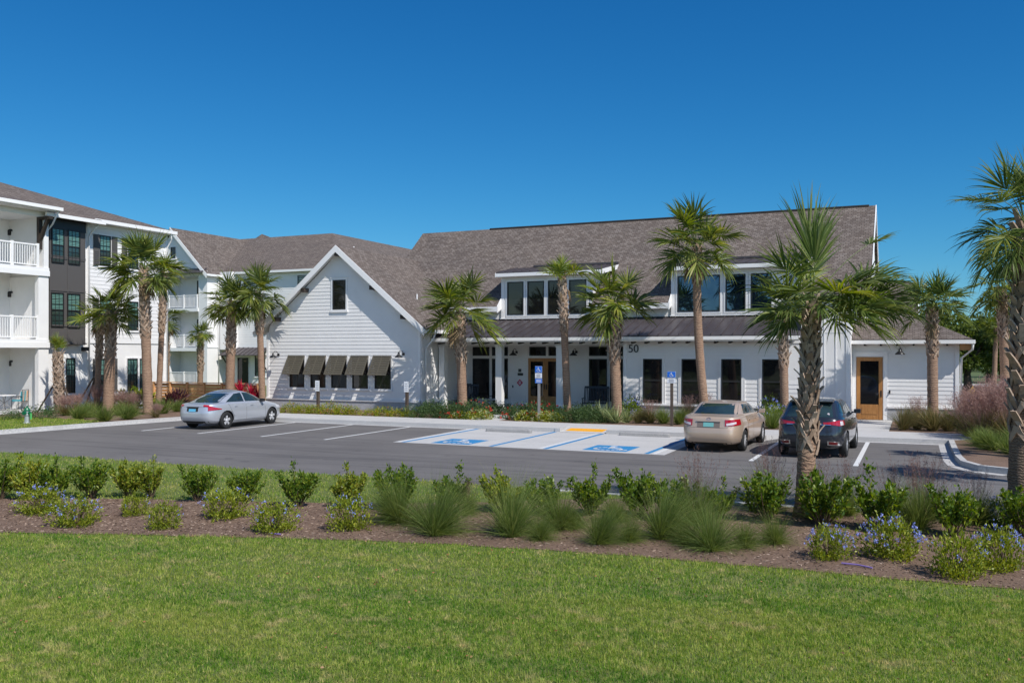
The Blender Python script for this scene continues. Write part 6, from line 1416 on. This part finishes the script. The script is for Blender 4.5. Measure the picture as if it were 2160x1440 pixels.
def palm(label, base, top, r0, r1, bz, nf=24, cr=1.0, els=(-.35, 1.45), seed=1, mt='palm', trunkm='palm_trunk', fronds=None, group='cabbage palms', boots=True, bsize=1., pl_=(.42, .74), droop=.32, azr=None, bend=0., nseg=32, cat='palm tree', wk=1.05, dead=2, bsp=1.):
    rs = np.random.default_rng(seed); cr *= .86; e = empty('palm_tree', (base[0], base[1], base[2]), 0, label, cat, group)
    T = np.array(top)-np.array(base); h = T[2]; n = 34
    def cpt(t): 
        return (T[0]*t+bend*math.sin(math.pi*t)*.5, T[1]*t, h*t)
    def rad(t): 
        z = h*t; r = r0+(r1-r0)*t; r *= 1+.28*math.exp(-z/.18)
        if z > bz: r *= .93
        return r*(1+.03*math.sin(z*23))
    tr = MB(); pts = [cpt(i/n) for i in range(n+1)]; tr.tube(pts, [rad(i/n)*(1+rs.normal(0, .012)) for i in range(n+1)], 16)
    tr.build('trunk', M[trunkm], e, smooth=True)
    if boots:
        B = MB(); z = bz-.05; k = 0; az = rs.uniform(0, 6.28)
        while z < h+.05:
            t = min(z/h, 1); c_ = cpt(t); az += 2.4+rs.normal(0, .12); f = (z-bz)/(h-bz+1e-6)
            ln = bsize*rs.uniform(.24, .40)*(1-.15*f); boot_add(B, c_, az, rad(t)*1.02, z-.08, ln, bsize*rs.uniform(.12, .165), R(rs.uniform(14, 29)-2*f), .026*bsize); boot_legs(B, c_, az, rad(t), z-.08, bsize*.13)
            z += .029*bsize*bsp*(1+.2*rs.random()); k += 1
        B.build('leaf_bases', [M['boot'], M['boot_tip']], e)
    Vs, Fs, PT_ = [], [], MB(); c_ = np.array(cpt(1.0))
    lst = fronds
    if lst is None:
        lst = []
        for i in range(nf):
            t = (i+.5)/nf; el = els[1]+(els[0]-els[1])*t**1.05+rs.normal(0, .16); lst.append((i*2.4+rs.normal(0, .3), el, rs.uniform(*pl_), rs.uniform(.78, 1.12)))
    mis = []
    for fr_ in lst:
        az, el, p_, q_ = fr_[:4]; pm_ = fr_[4] if len(fr_) > 4 else None
        o = c_+np.array([math.cos(az)*.06, math.sin(az)*.06, rs.uniform(-.15, .12)])
        frond(Vs, Fs, PT_, o, az, el, p_*cr, q_*cr, rs, droop*(1.3 if el < .3 else (1. if el < 1. else .45)), nseg, wk, phm=pm_, mis=mis, mi=1 if rs.random() < .12 else 0)
    for k in range(dead):
        frond(Vs, Fs, PT_, c_+np.array([0, 0, -.2]), rs.uniform(0, 6.28), rs.uniform(-1.2, -.6), .45*cr, .62*cr, rs, .7, 18, wk, phm=.9, mis=mis, mi=2)
    V = np.concatenate(Vs); Fq = np.concatenate(Fs); npmesh('crown', V, Fq, [M[mt], M['palm_yellow'], M['palm_dead']], e, mi=np.concatenate(mis))
    PT_.build('frond_stalks', M['petiole'], e, smooth=True); return e
def ppalm(label, px, py, X=None, Y=None, tx=None, ty=None, tw=20, bt=None, crpx=60, z0=.125, **k):
    """px,py base; ty = pixel row of trunk top; bt = pixel row where the leaf bases begin; Y = true distance"""
    if Y is None: x, y, _ = onG(px, py, z0)
    else: y = Y; x = xAtY(px, Y)
    d = -SN*x+CS*y; tz = H+(HY-ty)*d/F_; tp = (x+((tx or px)-px)*d/F_*CS, y+((tx or px)-px)*d/F_*SN, tz); r = tw*d/F_/2
    bz = H+(HY-bt)*d/F_-z0
    return palm(label, (x, y, z0), tp, r, r*.9, bz, cr=crpx*d/F_/1.42, **k)
ppalm('tall kerbside palm with a full crown nearest the left island kerb', 313, 0, Y=30.8, tx=303, ty=570, tw=20, bt=700, crpx=94, nf=30, seed=3, els=(-.5, 1.45))
ppalm('thinner palm right behind the tall kerbside palm', 334, 0, Y=33.6, tx=346, ty=578, tw=12, bt=690, crpx=52, nf=16, seed=4, els=(-.6, 1.3))
ppalm('stout left palm of the twin pair in front of the apartment block', 228, 0, Y=31.0, tx=235, ty=658, tw=22, bt=742, crpx=76, nf=22, seed=5, els=(-.35, 1.3), droop=.2)
ppalm('thin leaning palm of the twin pair in front of the apartment block', 204, 0, Y=31.6, tx=212, ty=668, tw=12, bt=745, crpx=62, nf=9, seed=6, els=(.1, 1.2), mt='palm_yellow', droop=.2)
ppalm('stunted short palm with a tuft of yellow leaves beside the patio', 126, 0, Y=29.8, tx=122, ty=742, tw=20, bt=838, crpx=40, nf=7, seed=7, els=(.9, 1.5), mt='palm_yellow', trunkm='palm_trunk_dark', bsize=.95)
ppalm('small young palm behind the fence in front of the rear block', 422, 0, Y=46, tx=423, ty=705, tw=12, bt=775, crpx=36, nf=20, seed=8, els=(-.3, 1.4))
ppalm('small palm partly hidden behind the kerbside palms', 352, 0, Y=43, tx=350, ty=672, tw=12, bt=760, crpx=52, nf=12, seed=20, els=(-.4, .9))
ppalm('thick palm behind the silver sedan with dark leaf bases', 484, 0, Y=35.7, tx=489, ty=640, tw=19, bt=735, crpx=74, nf=28, seed=9, els=(-.55, 1.4), trunkm='palm_trunk')
ppalm('palm touching the left corner of the gable wing', 554, 0, Y=36.3, tx=546, ty=622, tw=14, bt=692, crpx=74, nf=30, seed=10, els=(-.6, 1.45))
ppalm('palm at the left end of the porch with spread drooping leaves', 976, 0, Y=36.2, tx=970, ty=658, tw=21, bt=752, crpx=108, seed=12, els=(-.3, 1.35), nf=22, droop=.22)
ppalm('slim palm with a small clipped tuft in front of the porch', 1198, 0, Y=35.8, tx=1186, ty=585, tw=16, bt=688, crpx=70, nf=9, seed=13, els=(.35, 1.5), mt='palm_yellow', droop=.3, pl_=(.25, .5))
ppalm('palm beside the house number with a wide low crown', 1302, 0, Y=35.9, tx=1293, ty=642, tw=22, bt=750, crpx=112, seed=14, els=(-.3, 1.3), nf=24, droop=.22)
ppalm('tallest palm in front of the bay windows with a smooth trunk', 1490, 0, Y=35.8, tx=1470, ty=518, tw=19, bt=585, crpx=112, seed=15, els=(-.55, 1.4), nf=24, droop=.25, bend=-.25)
ppalm('palm right behind the gold sedan bonnet, crown hidden by the foreground palm', 1656, 0, Y=36.0, tx=1651, ty=655, tw=18, bt=760, crpx=66, seed=16, els=(-.1, 1.3), nf=15, mt='palm_yellow')
ppalm('palm in front of the right wing wall', 1968, 0, Y=37.4, tx=1966, ty=648, tw=22, bt=735, crpx=96, seed=17, els=(.05, 1.45), nf=24, mt='palm_near')
ppalm('distant slim palm standing on the lawn beyond the wing', 2096, 0, Y=62, tx=2101, ty=690, tw=10, bt=700, crpx=44, seed=18, els=(-.5, 1.3), nf=20, boots=False)
ppalm('palm with a brown trunk behind the right foreground palm', 2124, 0, Y=47, tx=2112, ty=610, tw=19, bt=700, crpx=80, seed=19, els=(-.5, 1.3), nf=22)
ppalm('dark trunked palm furthest right behind the pink grass', 2140, 0, Y=50, tx=2142, ty=640, tw=18, bt=720, crpx=70, seed=23, els=(-.4, 1.3), nf=16)
# the two foreground palms
rs_ = np.random.default_rng(77)
FW = math.atan2(CS, -SN); RT = math.atan2(SN, CS)     # azimuth of forward / right
def azd(deg): return RT+R(deg)                        # 0 = right in view, 90 = away, 180 = left, 270 = towards camera
big = [(azd(82), 1.44, 1.15, 1.75, .62), (azd(60), 1.30, 1.0, 1.55, .5), (azd(265), 1.40, .75, 1.3, .9), (azd(95), 1.2, .7, 1.3, 1.1),
       (azd(8), .88, 1.75, .75, 1.3), (azd(-8), .55, 1.1, 1.3), (azd(12), .45, 1.35, 1.3), (azd(-16), .25, 1.15, 1.3), (azd(4), .26, 1.4, 1.3), (azd(-35), .42, .85, 1.25), (azd(30), .28, 1.1, 1.3), (azd(-48), .15, .8, 1.25), (azd(48), .12, 1.0, 1.25), (azd(-22), .0, .8, 1.2), (azd(14), .66, .9, 1.3), (azd(-30), .75, .8, 1.25), (azd(22), .22, 1.55, 1.15),
       (azd(170), .75, .42, 1.15), (azd(195), .35, .48, 1.15), (azd(155), .25, .45, 1.15), (azd(215), .0, .5, 1.1), (azd(140), .95, .45, 1.1), (azd(232), .7, .5, 1.1), (azd(182), -.2, .4, 1.05), (azd(178), 1.05, .6, 1.1),
       (azd(290), .55, .6, 1.2), (azd(312), .15, .7, 1.25), (azd(262), .2, .5, 1.1), (azd(80), .3, .7, 1.1), (azd(60), .6, .7, 1.2), (azd(300), .0, .5, 1.0), (azd(340), .9, .7, 1.25), (azd(110), -.1, .5, 1.1)]
x, y, _ = onG(1697, 1088, .11); d = -SN*x+CS*y
tz = H+(HY-640)*d/F_
palm('big foreground palm with ragged crown and rough leaf bases, between camera and crossover', (x, y, .10), (x+.13*CS, y+.13*SN, tz), .168, .118, H+(HY-918)*d/F_-.1, cr=.90, fronds=big, seed=31, mt='palm_near', bsize=1.0, nseg=36, droop=.215, wk=.85, dead=0, bsp=1.3)
x, y, _ = onG(2156, 1118, .11)
d = -SN*x+CS*y; tz = H+(HY-478)*d/F_
palm('foreground palm cut by the right edge of the photo', (x, y, .10), (x+.10*CS, y+.10*SN, tz), .23, .18, H+(HY-900)*d/F_-.1, cr=.84, nf=34, els=(-.75, 1.5), seed=32, mt='palm_near', trunkm='palm_trunk_dark', bsize=1.2, bsp=1.3, nseg=36, pl_=(.55, .95), wk=.78, droop=.3, dead=3)
g = MB(); g.prism([(4.6+1.2*math.cos(t_*.5236), 22.4+1.2*math.sin(t_*.5236)) for t_ in range(12)], -.02, .13); struct('planting_island', g, M['kerb'])
palm('palm on the round kerbed island just beyond the right edge of the view', (4.6, 22.4, .12), (4.6, 22.4, 5.2), .17, .15, 3.7, cr=1.0, nf=20, seed=36)
palm('palm on the kerbed island behind the dark grasses, beyond the right edge', (4.3, 27.0, .12), (4.3, 27.0, 4.6), .15, .14, 3.4, cr=.9, nf=18, seed=37)
# staked props of the young palms
sx_, sy_ = xAtY(126, 29.8), 29.8
def prop(x0, y0, z0, x1, y1, lb):
    m = MB(); m.hexa([(x0-.03, y0-.03, z0), (x0+.03, y0-.03, z0), (x0+.03, y0+.03, z0), (x0-.03, y0+.03, z0), (x1-.03, y1-.03, 1.75), (x1+.03, y1-.03, 1.75), (x1+.03, y1+.03, 1.75), (x1-.03, y1+.03, 1.75)])
    m.hexa([(x0-.12, y0-.04, z0-.1), (x0+.12, y0-.04, z0-.1), (x0+.12, y0+.04, z0-.1), (x0-.12, y0+.04, z0-.1), (x0-.1, y0-.03, z0), (x0+.1, y0-.03, z0), (x0+.1, y0+.03, z0), (x0-.1, y0+.03, z0)])
    tag(m.build('support_stake', M['post_wood']), lb, 'stake', 'timber stakes propping young palms')
prop(sx_-1.15, sy_-.3, .13, sx_-.15, sy_, 'timber stake propping the stunted palm from its left side')
prop(sx_+.75, sy_+.1, .13, sx_+.15, sy_, 'timber stake propping the stunted palm from its right side')
bx_, by_ = xAtY(204, 31.6), 31.6
prop(bx_-1.1, by_+.2, .13, bx_-.1, by_, 'upper timber stake propping the thin leaning palm on its left')
prop(bx_-.95, by_-.5, .13, bx_-.1, by_-.1, 'lower timber stake propping the thin leaning palm on its left')
prop(bx_+.75, by_+.7, .13, bx_+.1, by_+.1, 'timber stake behind the thin leaning palm')

# --- broadleaf trees beyond
def tree(label, px, Y, toppx, wpx, seed, mt='tree_light', n=4200, trunk=.28, cb=.22, ls=.32, group='trees beyond the clubhouse'):
    r = np.random.default_rng(seed); x = xAtY(px, Y); d = -SN*x+CS*Y; h = H+(HY-toppx)*d/F_; w = wpx*d/F_
    e = empty('broadleaf_tree', (x, Y, 0), 0, label, 'tree', group); T = MB(); fork = h*cb
    T.tube([(0, 0, 0), (.05, 0, fork*.6), (0, .05, fork*1.2)], [trunk*1.2, trunk, trunk*.8], 10); cl_ = []
    for i in range(11):
        a = r.uniform(0, 6.28); q = r.uniform(.25, .8); tip = (math.cos(a)*w/2*q, math.sin(a)*w/2*q, h*r.uniform(.45, .9)); T.tube([(0, 0, fork), (tip[0]*.45, tip[1]*.45, fork+(tip[2]-fork)*.6), tip], [trunk*.5, trunk*.3, .04], 6)
        cl_.append(tip)
    T.build('trunk', M['bark'], e, smooth=True)
    for i in range(26):
        a = r.uniform(0, 6.28); zz = r.uniform(.28, .95); q = math.sqrt(max(0, 1-((zz-.55)/.46)**2))*r.uniform(.45, 1.); cl_.append((math.cos(a)*w/2*q, math.sin(a)*w/2*q, h*zz))
    cl_ = np.array(cl_); k = r.integers(0, len(cl_), n); u = unit(r.normal(0, 1, (n, 3))); rad = (r.uniform(.25, 1, (n, 1))**.45)*np.array([w*.16, w*.16, h*.095])
    P = cl_[k]+u*rad; D = u+r.normal(0, .6, (n, 3)); D[:, 2] -= .2; V, Fq = leaves(P, D, ls, ls*.55, r); npmesh('crown', V, Fq, M[mt], e); return e
tree('dark round oak in the middle distance right of the wing', 2040, 72, 668, 130, 201)
tree('tall dark tree behind the distant slim palm', 2120, 84, 640, 150, 202)
tree('tree rising just behind the right wing roof', 1972, 66, 655, 90, 203, 'tree_light')
tree('bright green tree low behind the distant slim palm', 2085, 100, 690, 120, 204, 'tree_light')
tree('far tree beyond the lawn at the right edge', 2190, 70, 600, 170, 205)
tree('far tree partly hidden by the wing corner', 2000, 105, 690, 130, 206, 'tree')
tree('small far street tree with a thin trunk above the lawn', 1998, 92, 700, 70, 207, 'tree_light', n=2400, trunk=.2)
tree('far tree between the palms and the right edge', 2140, 120, 672, 160, 208)
# far-off wood band
r = np.random.default_rng(300); n = 26000
X_ = r.uniform(-30, 160, n); Y_ = r.uniform(150, 185, n); hh = 6+2.2*np.sin(X_*.13)+1.5*np.sin(X_*.37+1)+1.*np.sin(X_*.9)
P = np.stack([X_, Y_, np.abs(r.uniform(0, 1, n))**.7*hh], 1); V, Fq = leaves(P, r.normal(0, 1, (n, 3)), 1.0, .6, r)
tag(npmesh('far_wood', V, Fq, M['tree']), 'far off dark tree line closing the view at the right', 'woodland', None, 'stuff')
# wood on the other side of the lawn, behind the camera: mirrored by the windows and the car paint
r = np.random.default_rng(301); n = 9000
X_ = r.uniform(-75, 60, n); Y_ = r.uniform(-62, -50, n); hh = 8+2.5*np.sin(X_*.2)+2.*np.sin(X_*.53+1)
P = np.stack([X_, Y_, np.abs(r.uniform(0, 1, n))**.8*hh], 1); V, Fq = leaves(P, r.normal(0, 1, (n, 3)), 2.0, 1.3, r)
tag(npmesh('wood_behind', V, Fq, M['tree']), 'wood behind the photographer mirrored by the windows', 'woodland', None, 'stuff')

# --- lawn blades
r = np.random.default_rng(5)
def lawn_pts(n, dlo, dhi):
    dd = np.sqrt(r.uniform(dlo**2, dhi**2, n)); l = r.uniform(-.64, .64, n)*dd; x = -SN*dd+CS*l; y = CS*dd+SN*l; return x, y
def make_blades(x, y, ln, wd):
    n = len(x); az = r.uniform(0, 6.28, n); el = np.abs(r.normal(0, .75, n)); P = np.stack([x, y, np.full(n, .098)], 1)
    D = np.stack([np.cos(az)*np.sin(el), np.sin(az)*np.sin(el), np.cos(el)], 1); return blades(P, D, ln, wd, .25, r, 2)
parts = []
for n, a, b_, ln, wd in ((170000, 7.2, 10.5, .046, .0075), (150000, 10.5, 15.5, .050, .010), (90000, 15.5, 26, .065, .016)):
    x, y = lawn_pts(n, a, b_); ny, fy = near_y(x), far_y(x); jit = r.normal(0, .05, n)
    keep = ((y < ny+jit) | (y > fy+jit)) & (y < np.where(x < -7.2, 17.62+.05*np.sin(x*3), 17.40))
    pat = np.sin(x*1.7+np.sin(y*2.3)*1.5)*np.sin(y*1.9+x*.6); lnv = ln*(1+.18*pat)
    parts.append((*make_blades(x[keep], y[keep], lnv[keep], wd), 0))
V, Fq, mi = join(parts); tag(npmesh('grass', V, Fq, M['grass']), 'short mown lawn grass in the foreground', 'grass', None, 'stuff')
n = 14000; x = r.uniform(-36.5, -30.4, n); y = r.uniform(20, 27, n); V, Fq = make_blades(x, y, .07, .02); V[:, 2] += .04
tag(npmesh('grass', V, Fq, M['grass']), 'small mown lawn patch by the left kerb', 'grass', None, 'stuff')
# dry fallen leaves scattered over the lawn
n = 420; x, y = lawn_pts(n, 7.2, 16); k_ = y < near_y(x)-.1; x, y = x[k_], y[k_]; az = r.uniform(0, 6.28, len(x))
V, Fq = leaves(np.stack([x, y, np.full(len(x), .135)], 1), np.stack([np.cos(az), np.sin(az), r.normal(0, .3, len(x))], 1), .04, .024, r)
M['litter'] = leafmat('leaf_litter', [(.22, .09, .04), (.34, .17, .08), (.42, .28, .16)], .8, .1)
tag(npmesh('leaf_litter', V, Fq, M['litter']), 'dry brown leaves scattered over the foreground lawn', 'leaf litter', None, 'stuff')
# mulch chips
n = 26000; x = r.uniform(-22, 6, n); ny, fy = near_y(x), np.minimum(far_y(x), 17.4); y = ny+(fy-ny)*r.uniform(0, 1, n); az = r.uniform(0, 6.28, n)
V, Fq = leaves(np.stack([x, y, np.full(n, .112)], 1), np.stack([np.cos(az), np.sin(az), r.normal(0, .2, n)], 1), .06, .016, r)
M['chips'] = leafmat('mulch_chips', [(.08, .05, .04), (.18, .12, .09), (.28, .20, .16), (.38, .29, .24)], .9, 0.)
tag(npmesh('mulch_chips', V, Fq, M['chips']), 'loose bark chips on the front planting bed', 'mulch', None, 'stuff')

# ================================================================== LIGHT, SKY, CAMERA
SE, SA = R(48), R(-27)      # elevation, azimuth from +X towards -Y
sd = (math.cos(SE)*math.cos(SA), math.cos(SE)*math.sin(SA), math.sin(SE))
sl = bpy.data.lights.new('sun', 'SUN'); sl.energy = 3.7; sl.angle = R(.53); sl.color = (1, .965, .915)
so = bpy.data.objects.new('sun', sl); C.objects.link(so)
from mathutils import Vector
so.rotation_euler = Vector(sd).to_track_quat('Z', 'Y').to_euler(); so.location = (20, -10, 30)
wd_ = bpy.data.worlds.new('World'); bpy.context.scene.world = wd_; wd_.use_nodes = True; nt = wd_.node_tree
sk = nt.nodes.new('ShaderNodeTexSky'); sk.sky_type = 'NISHITA'; sk.sun_disc = False; sk.sun_elevation = SE; sk.sun_rotation = math.pi/2-SA
sk.air_density = 1.0; sk.dust_density = 0; sk.ozone_density = 2.0; sk.altitude = 100
hs = nt.nodes.new('ShaderNodeHueSaturation'); hs.inputs['Saturation'].default_value = 1.0; hs.inputs['Value'].default_value = 1.
gm = nt.nodes.new('ShaderNodeGamma'); gm.inputs[1].default_value = 1.42
def vm(src, k):
    v = nt.nodes.new('ShaderNodeVectorMath'); v.operation = 'MULTIPLY'; v.inputs[1].default_value = k; nt.links.new(src, v.inputs[0]); return v.outputs[0]
nt.links.new(vm(sk.outputs[0], (.1, .1, .1)), gm.inputs[0]); nt.links.new(vm(gm.outputs[0], (12.5, 13.2, 13.2)), hs.inputs['Color']); # the northern half of the sky is the deep polarised blue of the photograph, the sunward half stays paler
spr = nt.nodes.new('ShaderNodeSeparateXYZ'); cmb = nt.nodes.new('ShaderNodeCombineXYZ'); nt.links.new(vm(hs.outputs[0], (.1366,)*3), spr.inputs[0])
for ch_, g_, k_ in (('X', 1.30, .24), ('Y', .78, .45), ('Z', .62, .655)):
    pw = nt.nodes.new('ShaderNodeMath'); pw.operation = 'POWER'; pw.inputs[1].default_value = g_; nt.links.new(spr.outputs[ch_], pw.inputs[0])
    ml_ = nt.nodes.new('ShaderNodeMath'); ml_.operation = 'MULTIPLY'; ml_.inputs[1].default_value = k_/.1366; nt.links.new(pw.outputs[0], ml_.inputs[0]); nt.links.new(ml_.outputs[0], cmb.inputs[ch_])
tcw = nt.nodes.new('ShaderNodeTexCoord'); spd = nt.nodes.new('ShaderNodeSeparateXYZ'); nt.links.new(tcw.outputs['Generated'], spd.inputs[0])
mrg = nt.nodes.new('ShaderNodeMapRange'); mrg.inputs['From Min'].default_value = -.3; mrg.inputs['From Max'].default_value = .35; mrg.interpolation_type = 'SMOOTHSTEP'; nt.links.new(spd.outputs['Y'], mrg.inputs['Value'])
mixw = nt.nodes.new('ShaderNodeMix'); mixw.data_type = 'RGBA'; nt.links.new(mrg.outputs[0], mixw.inputs[0]); nt.links.new(hs.outputs[0], mixw.inputs[6]); nt.links.new(cmb.outputs[0], mixw.inputs[7])
nt.links.new(mixw.outputs[2], nt.nodes['Background'].inputs['Color']); nt.nodes['Background'].inputs['Strength'].default_value = .10
sc = bpy.context.scene; sc.view_settings.view_transform = 'Standard'; sc.view_settings.look = 'None'; sc.view_settings.exposure = .45; sc.view_settings.gamma = 1
cd = bpy.data.cameras.new('camera'); cd.sensor_width = 36; cd.lens = F_/2160*36; cd.clip_end = 3000; cd.clip_start = .1
cd.shift_y = (HY-720)/2160
co = bpy.data.objects.new('camera', cd); C.objects.link(co); co.location = (0, 0, H); co.rotation_euler = (R(90), 0, TH); sc.camera = co
sc.cycles.max_bounces = 6; sc.cycles.diffuse_bounces = 3; sc.cycles.glossy_bounces = 3; sc.cycles.transparent_max_bounces = 4
